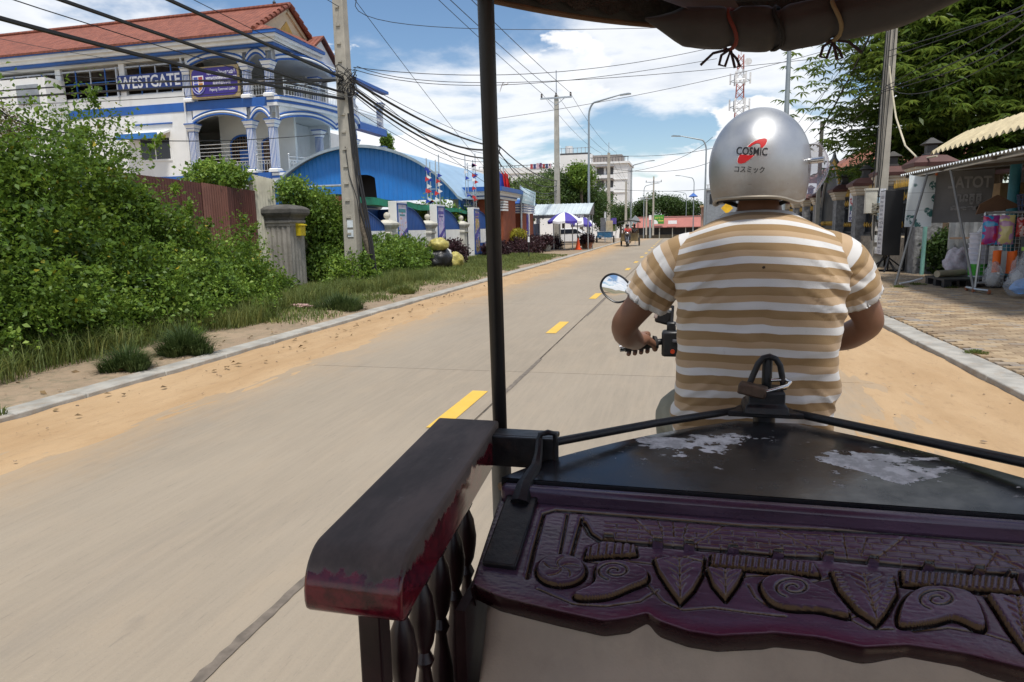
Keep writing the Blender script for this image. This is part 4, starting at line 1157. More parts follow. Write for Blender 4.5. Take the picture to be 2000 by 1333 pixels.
# eaves: stepped blue and white fascia round the corner
def fascia(off0, off1, z0, z1, mt):
    x1 = SX1+off1
    m = MB().box(SXW, x1, SY-off1, SY-off0+.3, z0, z1).box(SX1+off0-.3, x1, SY-off0+.3, SY+4.2, z0, z1)
    obj('fascia', m, mt, school, smooth=False)
fascia(.1, .45, EV+.1, EV+.24, SBLUE); fascia(.1, .62, EV+.24, EV+.42, SWHITE); fascia(.1, .8, EV+.42, EV+.58, SWHITE); fascia(.1, .92, EV+.58, EV+.74, SBLUE)
obj('fascia', MB().box(SX1+.0, SX1+.5, SY+4.2, SY+14, EV+.1, EV+.3), SBLUE, school, smooth=False)
# red tiled roofs
ez, ry, rz = EV+.74, SY+2.85, EV+3.05
gxx = SX1-.75
roof = obj('roof', MB().add([(SXW, SY-.95, ez), (gxx+.35, SY-.95, ez), (gxx+.35, ry, rz), (SXW, ry, rz), (SXW, 2*ry-SY+.95, ez), (gxx+.35, 2*ry-SY+.95, ez),
     (SXW, SY-.95, ez-.12), (gxx+.35, SY-.95, ez-.12), (gxx+.35, ry, rz-.14), (gxx+.35, 2*ry-SY+.95, ez-.12)],
     [(0, 1, 2, 3), (3, 2, 5, 4), (6, 7, 1, 0), (1, 7, 8, 2), (2, 8, 9, 5)]), TILE, school, smooth=False)
obj('ridge_tiles', MB().tube([(SXW, ry, rz+.03), (gxx+.4, ry, rz+.03)], .13, 8), TILE, roof)
for s in (0, 1):
    a = Vector((gxx+.38, SY-.95, ez)) if s == 0 else Vector((gxx+.38, 2*ry-SY+.95, ez)); b = Vector((gxx+.38, ry, rz))
    for k in range(9):
        p = a.lerp(b, (k+.2)/9); q = a.lerp(b, (k+1.05)/9)
        obj('verge_tile', MB().tube([p+Vector((0, 0, .06)), q+Vector((0, 0, .02))], [.13, .10], 8), TILE, roof)
CREAMP = pm('pediment_cream', (.62, .52, .36), .6, var=.08)
ped = obj('pediment', MB().prism([(SY-.6, ez), (2*ry-SY+.6, ez), (ry, rz-.32)], gxx, gxx+.05, lambda u, v, w: (w, u, v)), CREAMP, school, smooth=False)
GOLD = pm('gold_paint', (.5, .3, .05), .45, .2)
obj('ornament', MB().prism([(ry-.9, ez+.55), (ry+.9, ez+.55), (ry+.55, ez+.95), (ry, ez+1.45), (ry-.55, ez+.95)], gxx+.05, gxx+.09, lambda u, v, w: (w, u, v)), GOLD, ped, smooth=False)
obj('pediment_rim', MB().beam((gxx+.12, SY-.75, ez-.02), (gxx+.12, ry, rz-.22), .12, .22).beam((gxx+.12, 2*ry-SY+.75, ez-.02), (gxx+.12, ry, rz-.22), .12, .22), CREAMP, ped, smooth=False)
# lower hip at the road end and the second gable
obj('roof', MB().add([(gxx+.2, SY-.95, ez), (SX1+.95, SY-.95, ez), (SX1+.95, SY+4.1, ez), (gxx+.2, SY+4.1, ez+.9), (gxx+.2, SY-.2, ez+.55)], [(0, 1, 4), (1, 2, 3, 4)]), TILE, school, smooth=False)
y2, z2, x2 = SY+5.2, EV+1.95, SX1+.35
obj('roof', MB().add([(x2, y2-2.1, ez-.25), (x2, y2, z2), (x2, y2+2.1, ez-.25), (x2-6, y2-2.1, ez-.25), (x2-6, y2, z2), (x2-6, y2+2.1, ez-.25), (x2, y2-2.1, ez-.4), (x2, y2, z2-.14), (x2, y2+2.1, ez-.4)],
    [(0, 1, 4, 3), (1, 2, 5, 4), (0, 6, 7, 1), (1, 7, 8, 2)]), TILE, school, smooth=False)
obj('gable', MB().prism([(y2-1.9, EV+.1), (y2+1.9, EV+.1), (y2+1.9, ez-.4), (y2, z2-.25), (y2-1.9, ez-.4)], x2-.35, x2-.25, lambda u, v, w: (w, u, v)), SWHITE, school, smooth=False)
obj('lightning_rod', MB().cyl((gxx-.6, ry, rz), (gxx-.6, ry, rz+.9), .02, n=5).sphere((gxx-.6, ry, rz+.2), .1, 8, 6), pm('iron', (.05, .05, .05), .5, .5), school)
# ---- signs on the school
s1 = thing('school_sign', 'long blue sign with white letters reading WESTGATE on the top floor windows', 'sign', (-29.2, SY-.1, 9.5))
p00 = gy(230, 178, SY-.12); p11 = gy(356, 137, SY-.12)
x0, x1, z0, z1 = p00.x, p11.x, 9.55, 10.38
obj('board', MB().box(x0, x1, SY-.12, SY-.04, z0, z1), pm('sign_blue', (.015, .04, .20), .5), s1, smooth=False)
LET = pm('sign_white', (.78, .78, .8), .5, var=.05)
sign_text('lettering', 'WESTGATE', .88, lambda u, v: ((x0+x1)/2+u, SY-.13, z0+.12+v), LET, s1, bold=.018, width=(x1-x0)*.92)
m = MB()
for a, b in ((x0-.03, x0+.05), (x1-.05, x1+.03)): m.box(a, b, SY-.14, SY-.04, z0-.3, z1+.5)
obj('bracket', m, wf, s1, smooth=False)
s2 = thing('school_sign', 'purple school signboard with crest in an ornate gold frame on the upper veranda', 'sign', (-24.7, SY-.2, 8.8))
x0, x1, z0, z1 = -26.25, -23.25, 8.8, 10.42
obj('frame', MB().box(x0, x1, SY-.3, SY-.2, z0, z1), pm('gold_frame', (.36, .27, .13), .5, var=.3, scale=25, bump=.8, bscale=30, bdist=.03), s2, smooth=False)
pp = []
for cx, cz, a0 in ((x1-.45, z1-.4, 0), (x0+.45, z1-.4, 90), (x0+.45, z0+.42, 180), (x1-.45, z0+.42, 270)):
    for k in range(5):
        a = math.radians(a0+22.5*k); pp.append((cx+.36*math.cos(a), cz+.33*math.sin(a)))
obj('board', MB().prism(pp, SY-.32, SY-.30, lambda u, v, w: (u, w, v)), pm('sign_purple', (.035, .018, .20), .4, var=.08), s2, smooth=False)
F_ = lambda ox, oz: (lambda u, v: (ox+u, SY-.325, oz+v))
sign_text('lettering', 'សាលារៀនអន្តរជាតិ', .27, F_(-24.3, 9.98), LET, s2, width=1.75, bold=.004)
sign_text('lettering', 'WESTGATE INTERNATIONAL SCHOOL', .19, F_(-24.3, 9.74), LET, s2, width=1.95, bold=.006)
sign_text('lettering', '威斯特国际学校', .2, F_(-24.3, 9.48), LET, s2, width=1.1)
sign_text('lettering', "Preparing Tomorrow's Leaders", .22, F_(-24.3, 9.15), LET, s2, width=1.6, shear=.35)
obj('rule', MB().box(-25.2, -23.5, SY-.325, SY-.322, 9.39, 9.41), LET, s2, smooth=False)
sh = lambda k: [(-25.75+k*a, 9.62+k*b) for a, b in ((-.33, .36), (.33, .36), (.33, -.1), (.2, -.36), (0, -.52), (-.2, -.36), (-.33, -.1))]
cr = obj('crest', MB().prism(sh(1), SY-.33, SY-.32, lambda u, v, w: (u, w, v)), LET, s2, smooth=False)
for col, q in (((.06, .08, .35), [(-.28, .3), (-.02, .3), (-.02, .02), (-.28, .02)]), ((.35, .05, .06), [(.02, .3), (.28, .3), (.28, .02), (.02, .02)]), ((.08, .1, .4), [(-.28, -.02), (-.02, -.02), (-.02, -.44), (-.18, -.33), (-.28, -.1)]), ((.45, .2, .04), [(.02, -.02), (.28, -.02), (.28, -.1), (.18, -.33), (.02, -.44)])):
    obj('crest_quarter', MB().prism([(-25.75+a, 9.62+b) for a, b in q], SY-.336, SY-.331, lambda u, v, w: (u, w, v)), pm('crest_%d' % int(col[0]*1000), col, .5), cr, smooth=False)
obj('crest_ribbon', MB().tube([(-25.75+.42*math.cos(math.radians(a)), SY-.34, 9.55+.52*math.sin(math.radians(a))) for a in range(205, 340, 12)], .035, 5), pm('crest_rib', (.2, .22, .5), .5), cr)
# ---- neighbouring white box at the far left of the facade
nb = thing('air_conditioner_shed', 'small white annex with a metal vent beside the school wall', 'annex', (-37, 33, 0))
p0 = gy(0, 160, 32.6); p1 = gy(92, 150, 32.6)
obj('wall', MB().box(p0.x-6, p1.x-.2, 32.6, 33.9, 0, p1.z), SWHITE, nb, smooth=False)
obj('vent', MB().box(p1.x-2.2, p1.x-.7, 32.53, 32.6, p1.z-1.4, p1.z-.35), pm('vent_grey', (.3, .32, .34), .5, .4), nb, smooth=False)
# ================================================================== ALONG THE ROAD, FAR
# ---- brick gate of the school
gate = thing('brick_gate', 'red brick gateway with white and blue banded cornices', 'gateway', (-9.5, 37, 0))
BRK = pm('gate_brick', (.28, .075, .032), .85, var=.2, scale=3)
obj('tall_wall', MB().box(-10.4, -9.25, 34.6, 38.2, 0, 3.0), BRK, gate, smooth=False)
obj('tall_wall', MB().box(-11.6, -10.4, 34.2, 34.5, 0, 3.0), WHITE, gate, smooth=False)
for k, (z0, z1, e, mt) in enumerate(((3.0, 3.12, .08, SWHITE), (3.12, 3.18, .1, SBLUE), (3.18, 3.32, .22, SWHITE), (3.32, 3.38, .3, SWHITE), (3.38, 3.6, .38, SBLUE))):
    obj('cornice', MB().box(-11.8, -9.25+e, 34.2-e, 38.2+e, z0, z1), mt, gate, smooth=False)
for y0 in (39.0, 40.9):
    p = obj('pier', MB().box(-9.7, -9.0, y0, y0+.9, 0, 2.4), BRK, gate, smooth=False)
    for k in range(4):
        obj('band', MB().box(-9.8, -8.9, y0-.1, y0+1.0, 2.35+k*.14, 2.35+k*.14+.085), SWHITE, p, smooth=False)
        obj('band', MB().box(-9.75, -8.95, y0-.05, y0+.95, 2.35+k*.14+.085, 2.35+(k+1)*.14), SBLUE, p, smooth=False)
    obj('cap', MB().lathe([(.6, 2.91), (.3, 3.05), (.03, 3.16)], (-9.35, y0+.45, 0), square=True), SBLUE, p, smooth=False)
obj('pier', MB().box(-9.4, -9.05, 34.7, 35.3, 0, 2.5), BRK, gate, smooth=False)
for k in range(4): obj('band', MB().box(-9.5, -8.95, 34.6, 35.4, 2.4+k*.14, 2.4+k*.14+.09), SWHITE, gate, smooth=False)
bn = thing('gate_banner', 'narrow blue and white banner hung on the brick gate pier', 'banner', (-9, 40.2, .5))
obj('cloth', MB().box(-9.04, -9.0, 40.0, 40.5, .5, 2.3), PURP, bn, smooth=False); obj('margin', MB().box(-9.035, -8.99, 40.5, 40.75, .5, 2.35), SWHITE, bn, smooth=False)
# ---- light blue sign board on a post
sb = thing('roadside_sign', 'pale blue rectangular signboard on a post behind the shelter roof', 'sign', (-9.0, 40, 0))
c0 = gx(1018, 366, -9.0); c1 = gx(1046, 402, -8.2)
obj('post', MB().cyl((-9.05, c0.y+.1, 0), (-9.05, c0.y+.1, 3.9), .06), STEEL, sb)
P = [gx(1018, 365, -9.0), gx(1046, 376, -8.2), gx(1045, 403, -8.2), gx(1018, 396, -9.0)]
q = Vector((-.05, .12, 0))
obj('panel', MB().add(P+[p+q for p in P], [(0, 1, 2, 3), (7, 6, 5, 4), (0, 4, 5, 1), (1, 5, 6, 2), (2, 6, 7, 3), (3, 7, 4, 0)]), pm('pale_blue', (.42, .56, .62), .5, var=.12), sb, smooth=False)
fnb = lambda a, b: tuple((P[3]*(1-a)+P[2]*a)*(1-b)+(P[0]*(1-a)+P[1]*a)*b + Vector((.01, -.03, 0)))
for k, tx in enumerate(('បុរី សាលា', 'WESTGATE', 'CENTER')):
    sign_text('lettering', tx, .3, lambda u, v, k=k: fnb(.5+u, .72-.27*k+v*.5), pm('sign_pale', (.75, .8, .82), .5), sb, width=.75)
# ---- bus shelter
SH = thing('shelter', 'roadside shelter with a curved ribbed metal roof on thin posts', 'shelter', (-7.6, 44, 0))
sx0, sx1 = gy(1036, 418, 43).x, gy(1152, 416, 43).x
RIB = pm('shelter_roof', (.62, .68, .68), .4, .3, var=.08, scale=1)
def shr(i, j):
    a = i*1.25; x = sx0+(sx1-sx0)*j; y = 42.8+2.6*math.sin(a)/math.sin(1.25)*.9; z = 2.28+.72*(1-math.cos(a*1.15))*0+.75*math.sin(a*1.15)
    k = .03 if (j*26) % 2 < .3 else 0
    return (x, y, z+k)
obj('roof', MB().grid(shr, 12, 78), RIB, SH, ang=60)
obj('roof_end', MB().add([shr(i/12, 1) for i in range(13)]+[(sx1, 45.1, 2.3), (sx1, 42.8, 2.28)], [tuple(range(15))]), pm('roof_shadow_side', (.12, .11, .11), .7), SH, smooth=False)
for x in (sx0+.15, sx0+1.5, sx0+2.7, sx1-.1):
    for y in (42.9, 45.0): obj('post', MB().cyl((x, y, 0), (x, y, 2.3), .035, n=8), STEEL, SH)
fr = obj('valance', MB().box(sx0, sx1, 42.78, 42.82, 2.08, 2.26), pm('valance_dark', (.06, .06, .065), .6), SH, smooth=False)
sign_text('lettering', 'ARANG', .15, lambda u, v: (sx1-.75+u, 42.77, 2.12+v), LET, fr, width=.8)
obj('beam', MB().box(sx0, sx1, 42.86, 42.92, 2.26, 2.32).box(sx0, sx1, 44.95, 45.01, 2.26, 2.32), STEEL, SH, smooth=False)
dkb = thing('dark_blue_gate', 'dark blue sheet gate behind the shelter posts', 'gate', (-9.2, 45, 0))
obj('leaf', MB().box(-9.3, -9.2, 42.2, 44.4, .1, 1.75), pm('navy', (.02, .045, .14), .5), dkb, smooth=False); obj('post', MB().box(-9.35, -9.15, 44.4, 44.6, 0, 2.4), WHITE, dkb, smooth=False)
# ---- umbrellas
def umbrella(x, y, h, r, label, seed=0):
    u_ = thing('parasol', label, 'parasol', (x, y, 0), 'purple and white parasols by the shelter')
    obj('pole', MB().cyl((x, y, 0), (x, y, h), .025, n=8), STEEL, u_)
    for k in range(8):
        a0, a1 = 2*PI*k/8+.2, 2*PI*(k+1)/8+.2
        def fn(i, j):
            q = j*r; a = a0+(a1-a0)*i; z = h-.52*(j**1.7)-.05*math.sin(PI*i)*j
            return (x+q*math.cos(a), y+q*math.sin(a), z)
        obj('gore', MB().grid(fn, 4, 6), LET if k % 2 else PURP, u_, ang=60)
        obj('valance', MB().grid(lambda i, j: (lambda p: (p[0], p[1], p[2]-.14*j))(fn(i, 1)), 4, 1), LET if k % 2 else PURP, u_)
uc = gy(1103, 486, 42.3)
umbrella(uc.x, 42.3, 2.42, 1.05, 'purple and white parasol standing before the metal roofed shelter')
umbrella(-6.6, 46.5, 2.2, .8, 'small purple and white parasol half hidden behind the shelter post')
# ---- traffic cone
cp = Vector((-6.40, 43.0, .1))
cn = thing('traffic_cone', 'orange traffic cone standing on the kerbside paving', 'traffic cone', cp)
ORG = pm('cone_orange', (.75, .09, .015), .5, var=.1)
obj('base', MB().box(cp.x-.22, cp.x+.22, cp.y-.22, cp.y+.22, .09, .14), ORG, cn, bevel=.01)
obj('body', MB().lathe([(.17, .14), (.03, .86)], (cp.x, cp.y, 0), 16), ORG, cn)
obj('sleeve', MB().lathe([(.113, .42), (.085, .56)], (cp.x, cp.y, 0), 16), LET, cn)
obj('top_knob', MB().lathe([(.05, .84), (.055, .9), (.03, .98)], (cp.x, cp.y, 0), 10), pm('cone_black', (.02, .02, .02), .6), cn)
# ---- plant pots
def pot(x, y, r, h, col, label, mt=LEAF_P):
    p = thing('plant_pot', label, 'plant pot', (x, y, .08))
    obj('pot', MB().lathe([(r*.7, .06), (r, h*.7), (r*1.05, h), (r*.9, h), (r*.85, h*.8)], (x, y, .05), 18), pm('pot_%d' % int(col[0]*999), col, .7, var=.2), p)
    foliage('foliage', [(x, y, h+.28, r*1.3, r*1.3, .3)], 160, 9, .07, .12, .06, mt, p, int(x*100) % 97)
pot(-8.05, 41.2, .3, .42, (.22, .24, .24), 'grey plant pot with purple leaves under the shelter edge')
pot(-5.98, 44.8, .26, .45, (.27, .11, .06), 'brown clay pot with purple leaves at the shelter post')
pot(-6.35, 45.7, .24, .4, (.30, .17, .09), 'tan clay pot with dark leaves behind the traffic cone')
sg = thing('survey_stake', 'short dark stake with a white top standing on the sandy verge', 'stake', (-8.1, 36.2, 0))
k = gz(1033, 505, .1)
sg.location = (k.x, k.y, .08)
obj('rod', MB().cyl((k.x, k.y, .05), (k.x, k.y, .85), .025, n=6), RUBBER, sg); obj('reflector', MB().cyl((k.x, k.y, .85), (k.x, k.y, 1.1), .05, n=8), LET, sg)
# ---- flags at the gate
for k, (u, col) in enumerate(((972, (.03, .05, .3)), (977, (.55, .02, .02)), (983, (.62, .03, .03)))):
    f0 = gx(u, 330, -10.2)
    fl = thing('flag', ['dark blue flag hanging on a pole behind the tuk-tuk post', 'red flag hanging slackly at the brick gate', 'red flag with a pale edge hanging at the brick gate'][k], 'flag', (f0.x, f0.y, 0))
    obj('pole', MB().cyl((f0.x, f0.y, 0), (f0.x, f0.y, f0.z+.1), .03, n=6), STEEL, fl)
    obj('cloth', MB().grid(lambda i, j: (f0.x+.05+.42*i*(.5+.5*j), f0.y+.1*math.sin(i*9+j*3), f0.z-.1-j*1.05-.25*i), 10, 8), pm('flagc_%d' % k, col, .7, var=.25), fl)

# ---- poles and street lamps
np_ = util_pole('grey utility pole carrying the sagging cables beside the brick gate', NP.x, NP.y, 6.6, .15, .11, steps=False)
obj('cable_clamp', MB().tube([(NP.x+.1, NP.y-.1, 5.3), (NP.x+.25, NP.y-.1, 5.0), (NP.x+.12, NP.y-.1, 4.6), (NP.x+.3, NP.y-.1, 4.2)], .03, 5), RUBBER, np_)
P2 = (-8.35, 46.6)
p2 = util_pole('tall tapered utility pole with a crossarm and three insulators behind the shelter', P2[0], P2[1], 10.1, .2, .13, steps=False, arms=((9.95, 2.1, 3),))
obj('lightning_mast', MB().cyl((P2[0], P2[1], 10.0), (P2[0], P2[1], 11.7), .035, n=6), STEEL, p2)
P3 = (-7.95, 76.0)
p3 = util_pole('utility pole with a bare top spike standing before the white hotel', P3[0], P3[1], 9.3, .2, .14, steps=False)
obj('lightning_mast', MB().cyl((P3[0], P3[1], 9.2), (P3[0], P3[1], 10.4), .035, n=6), STEEL, p3)
for u, v, yy, lab, arms in ((1223, 355, 90, 'short utility pole with two meter boxes before the far trees', None), (1263, 385, 125, 'far utility pole with crossarm carrying transformers', ((6.2, 2.2, 4),)), (1277, 345, 118, 'far utility pole with stepped crossarms beside the second lamp', ((8.6, 2.6, 3),))):
    b = gy(u, v, yy)
    util_pole(lab, b.x, yy, max(b.z, 6.3), .16, .11, steps=False, arms=arms)
GREY_P = pm('lamp_grey', (.30, .34, .36), .45, .5, var=.06)
def lamp(x, y, h, side, label):
    p = thing('street_lamp', label, 'street lamp', (x, y, drop(y)), 'tall curved arm street lamps')
    z = drop(y)
    obj('column', MB().tube([(x, y, z), (x, y, h-1.2)], [.1, .06], 10), GREY_P, p)
    arm = [(x+side*(.5*(1-math.cos(a))), y, h-1.2+.9*math.sin(a)) for a in np.linspace(0, 1.25, 8)]
    e = arm[-1]; arm.append((x+side*2.1, y, h+.05))
    obj('arm', MB().tube(arm, [.06]*8+[.035], 8), GREY_P, p)
    hx = x+side*2.1
    obj('lamp_head', MB().prism([(-.1, 0), (.45, .06), (.62, .03), (.62, -.02), (-.1, -.07)], y-.12, y+.12, lambda u, v, w: (hx+side*u, w, h+.05+v)), GREY_P, p, smooth=False)
    obj('base_plate', MB().box(x-.18, x+.18, y-.18, y+.18, z-.02, z+.04), GREY_P, p, smooth=False)
for u, v, yy, s, lab in ((1150, 200, 46.3, 1, 'tall grey street lamp rising behind the shelter roof'), (1233, 322, 84, 1, 'grey street lamp on the school side kerb before the red roofed stalls'), (1258, 363, 128, 1, 'farthest grey street lamp on the school side kerb'),
                         (1380, 272, 58, -1, 'grey street lamp on the stall side kerb beside the helmet'), (1356, 347, 106, -1, 'grey street lamp on the stall side kerb carrying a small blue roof sign'), (1341, 377, 150, -1, 'farthest grey street lamp on the stall side kerb'), (1545, 20, 22.5, -1, 'grey lamp column rising behind the helmet')):
    b = gy(u, v, yy); lamp(b.x, yy, b.z+.3, s, lab)
b = gy(1354, 385, 104)
bs2 = thing('small_roof_sign', 'small blue roofed sign hanging on a far lamp post', 'sign', (b.x, 104, b.z))
obj('roof', MB().lathe([(.6, 0), (.62, .06), (.05, .55)], (b.x, 104, b.z), square=True), SBLUE, bs2, smooth=False); obj('bracket', MB().box(b.x-.1, b.x+.1, 104, 105.5, b.z-.12, b.z), STEEL, bs2, smooth=False)

# wires between the far poles and across the road
W2 = [(P2[0]-.92, P2[1]-.1, 10.25), (P2[0], P2[1]-.1, 10.25), (P2[0]+.92, P2[1]-.1, 10.25)]
W1 = [gx(870, 0, -9.3), gx(958, 60, -7.6), gx(985, 50, -6.9)]
for a, b in zip(W2, W1):
    d = Vector(b)-Vector(a); far = Vector(a)+d*2.2
    cable(span(a, far, .25), .014, 'thin power line from the crossarm pole back over the tuk-tuk roof', 'power lines over the road edge')
for k, a in enumerate(W2):
    cable(span(a, (P3[0]-.8+.8*k, P3[1], 9.3), .5), .012, 'thin power line between the crossarm pole and the spike topped pole', 'far power lines')
    cable(span((P3[0]-.8+.8*k, P3[1], 9.2), (-9, 118, 8.4), .5), .012, 'thin power line running on to the far poles', 'farther power lines')
for k, (z0, z1, sag, r) in enumerate(((5.2, 4.6, .35, .028), (4.9, 4.3, .6, .02), (5.0, 4.0, .9, .02), (4.5, 3.9, .8, .012), (4.7, 4.4, .2, .01), (4.2, 3.6, .7, .012))):
    cable(span((NP.x+.1, NP.y, z0), (P2[0], P2[1], z1), sag), r, 'black cable sagging between the brick gate pole and the crossarm pole', 'cables between gate pole and crossarm pole')
for k, (a, mI, b) in enumerate((((696, 0), (1000, 58), (1900, 30)), ((690, 136), (1010, 165), (1400, 115)), ((690, 132), (1100, 140), (1440, 82)), ((697, 130), (1050, 160), (1640, 110)), ((972, 232), (1300, 175), (1640, 92)), ((1190, 304), (1290, 304), (1392, 290)), ((1190, 330), (1300, 335), (1392, 315)), ((1200, 370), (1300, 374), (1395, 368)), ((1190, 340), (1300, 320), (1392, 268)))):
    y0 = 17 if a[0] < 700 else (NP.y if a[0] < 1000 else 76)
    cable((gy(*a, y0), gy(*mI, (y0+30)/2 if y0 < 40 else 68), gy(*b, 30 if y0 < 40 else 60)), .010 if y0 < 40 else .02, 'thin wire crossing high over the road', 'thin wires crossing the road')

# ---- white hotel
hot = thing('hotel_block', 'white flat roofed hotel with dark roof pavilion and balconies', 'building', (-16, 130, drop(130)))
HW = pm('hotel_white', (.72, .72, .71), .6, var=.05, scale=.4, dirt=.15, dirtcol=(.5, .5, .48), streak=.15)
HD = pm('hotel_dark', (.06, .06, .065), .5, var=.2)
TAUPE = pm('pavilion_taupe', (.24, .21, .19), .7, var=.08)
hx = lambda u, v: gy(u, v, 130)
xa, xb, xc = hx(1092, 300).x, hx(1150, 310).x, hx(1226, 322).x
zt = hx(1150, 322).z
obj('main_wall', MB().box(xb, xc, 130, 142, -2, zt), HW, hot, smooth=False)
obj('tower_wall', MB().box(xa, xb+.5, 131, 141, -2, hx(1092, 303).z), HW, hot, smooth=False)
obj('low_wall', MB().box(hx(915, 340).x, xa, 132, 141, -2, hx(1000, 338).z), HW, hot, smooth=False)
obj('parapet', MB().box(xb-.2, xc+.3, 129.6, 142.2, zt, zt+.35), HW, hot, smooth=False)
obj('parapet', MB().box(hx(915, 338).x, xa+1, 131.8, 132, hx(1000, 336).z-.2, hx(1000, 327).z), HW, hot, smooth=False)
obj('pavilion', MB().box(hx(1155, 310).x, hx(1213, 310).x, 132, 137, zt+.3, hx(1180, 301).z), TAUPE, hot, smooth=False)
obj('roof_deck', MB().box(xa, hx(1150, 300).x, 131, 138, hx(1092, 303).z, hx(1092, 300).z+.05), HD, hot, smooth=False)
m = MB()
zd = hx(1092, 301).z
for k in range(8): m.box(xa+.2+k*.75, xa+.3+k*.75, 131.2, 131.3, zd, zd+1.1)
m.box(xa, xa+5.8, 131.2, 131.3, zd+1.0, zd+1.1)
obj('roof_railing', m, STEEL, hot, smooth=False, kind='stuff')
obj('roof_tank', MB().cyl((xa+1.4, 133, zd), (xa+1.4, 133, zd+1.6), .7, n=14), HW, hot)
m = MB()
for k in range(14): m.box(xb+k*.55, xb+k*.55+.09, 129.7, 129.8, zt+.35, zt+1.2)
m.box(xb, xc+.2, 129.68, 129.82, zt+1.1, zt+1.2)
obj('roof_railing', m, HD, hot, smooth=False, kind='stuff')
for j in range(3):
    z = zt-1.9-j*2.35
    for k in range(2):
        x0 = hx(1166, 340).x+k*1.75
        w = obj('window', MB().box(x0, x0+1.25, 129.9, 130.02, z, z+1.2), HD, hot, smooth=False)
        obj('awning', MB().box(x0-.25, x0+1.45, 128.9, 129.98, z+1.3, z+1.42), TAUPE, w, smooth=False)
    obj('balcony', MB().box(hx(1166, 340).x-.3, hx(1190, 340).x+.8, 129.0, 130.0, z-.75, z-.15), HW, hot, smooth=False)
    obj('string_course', MB().box(xb, xc+.15, 129.85, 130, z-1.0, z-.85), HW, hot, smooth=False)
    for k in range(2):
        obj('window', MB().box(xa+2.2+k*2.2, xa+3.3+k*2.2, 130.95, 131.02, z+1.2, z+1.9), HD, hot, smooth=False)
for k in range(4):
    x0 = hx(930+38*k, 350).x
    obj('window', MB().box(x0, x0+2.4, 131.9, 132.02, 9.6, 10.6), HD, hot, smooth=False)
m = MB()
for k in range(20): m.box(hx(930, 330).x+k*.8, hx(930, 330).x+k*.8+.08, 131.85, 131.95, hx(1000, 327).z, hx(1000, 322).z)
m.box(hx(930, 330).x, xa, 131.84, 131.96, hx(1000, 322).z-.1, hx(1000, 322).z)
obj('roof_railing', m, HD, hot, smooth=False, kind='stuff')
lc = [(.35, .05, .06), (.04, .05, .15), (.5, .35, .4), (.12, .04, .12)]
for k in range(7):
    x0 = hx(1032+6*k, 325).x
    o = obj('hung_cloth', MB().box(x0, x0+.5, 131.7, 131.74, hx(1032, 329).z, hx(1032, 319).z+random.uniform(-.15, .1)), pm('cloth_%d' % (k % 4), lc[k % 4], .8), origin=(x0, 131.7, 12)); tag(o, 'dark and red laundry hung along the hotel roof railing', 'laundry', 'laundry on the hotel roof')
# ---- trees along the left and far
LEAF_T = leafmat('leaf_tree', (.018, .04, .010), (.05, .095, .02), (.11, .17, .04), .5, .3, .5)
LEAF_F = leafmat('leaf_frangipani', (.04, .07, .015), (.10, .17, .03), (.3, .36, .16), .8, .35, .5)
for k, (x, y, z, r, lab, mt) in enumerate(((-13.6, 52, 3.6, (2.0, 2.0, 1.5), 'pale blossoming tree behind the brick gate', LEAF_F), (-12.6, 58, 4.4, (2.4, 2.2, 1.9), 'leafy tree behind the pale blue signboard', LEAF_F), (-10.6, 62, 4.3, (2.4, 2.2, 2.2), 'dense dark tree behind the shelter', LEAF_T),
        (-8.6, 64, 3.8, (1.9, 1.9, 2.1), 'dark drooping tree at the roadside end of the shelter', LEAF_T), (-8.8, 61, 6.0, (.8, .8, .9), 'slim creeper topped tree above the dark trees', LEAF_B), (-9.6, 82, 3.6, (2.3, 2.2, 2.2), 'rounded tree behind the spike topped pole', LEAF_T), (-8.6, 98, 3.0, (1.9, 2.2, 1.8), 'dark tree before the far lamp', LEAF_T))):
    small_tree(lab, x, y, z, r, 70+k, mt, .14, 1100, .22, 'trees along the school side of the road')
for k, (u, v, y, r, lab) in enumerate(((1296, 404, 158, (4.2, 3, 2.7), 'broad loose tree beyond the red roof'), (1345, 412, 162, (3.6, 3, 2.2), 'lower tree beyond the far stall side lamps'), (1256, 415, 150, (2.6, 2, 2.4), 'thin tree beyond the red roof by the far poles'), (1325, 418, 165, (2.5, 2, 1.6), 'small tree between the two far trees'))):
    b = gy(u, v, y); small_tree(lab, b.x, y, b.z, r, 90+k, LEAF_T, .2, 800, .42, 'trees beyond the crossroad')
fw = foliage('far_wood', [(-90+14*k, 210+12*math.sin(k*2.1), -1.0, 9, 6, 3.6+1.2*math.sin(k*1.7)) for k in range(14)], 2200, 8, 1.2, 1.1, .7, LEAF_T, None, 95, kind='stuff'); fw['label'] = 'distant belt of dark green trees on the horizon'
# ---- red-roofed stalls at the end of the road
gd = drop(140)
st = thing('market_stalls', 'long low market stall row under a faded red sheet roof', 'market stalls', (-4, 140, gd))
rx0, rx1 = gy(1236, 440, 140).x, gy(1420, 436, 140).x
ez1, rz1 = gy(1290, 444, 140).z, gy(1290, 423, 140).z
obj('roof', MB().add([(rx0, 139.5, ez1), (rx1, 139.5, ez1), (rx1, 143.5, rz1), (rx0, 143.5, rz1), (rx0, 139.5, ez1-.12), (rx1, 139.5, ez1-.12)], [(0, 1, 2, 3), (4, 5, 1, 0)]), pm('faded_red', (.36, .13, .105), .6, var=.12, scale=.5), st, smooth=False)
obj('rear_wall', MB().box(rx0, rx1, 143, 143.4, gd, rz1-.1), HD, st, smooth=False)
obj('counter', MB().box(rx0+1, rx1-3, 140.5, 141, gd, gd+.9), pm('counter', (.18, .14, .1), .8), st, smooth=False)
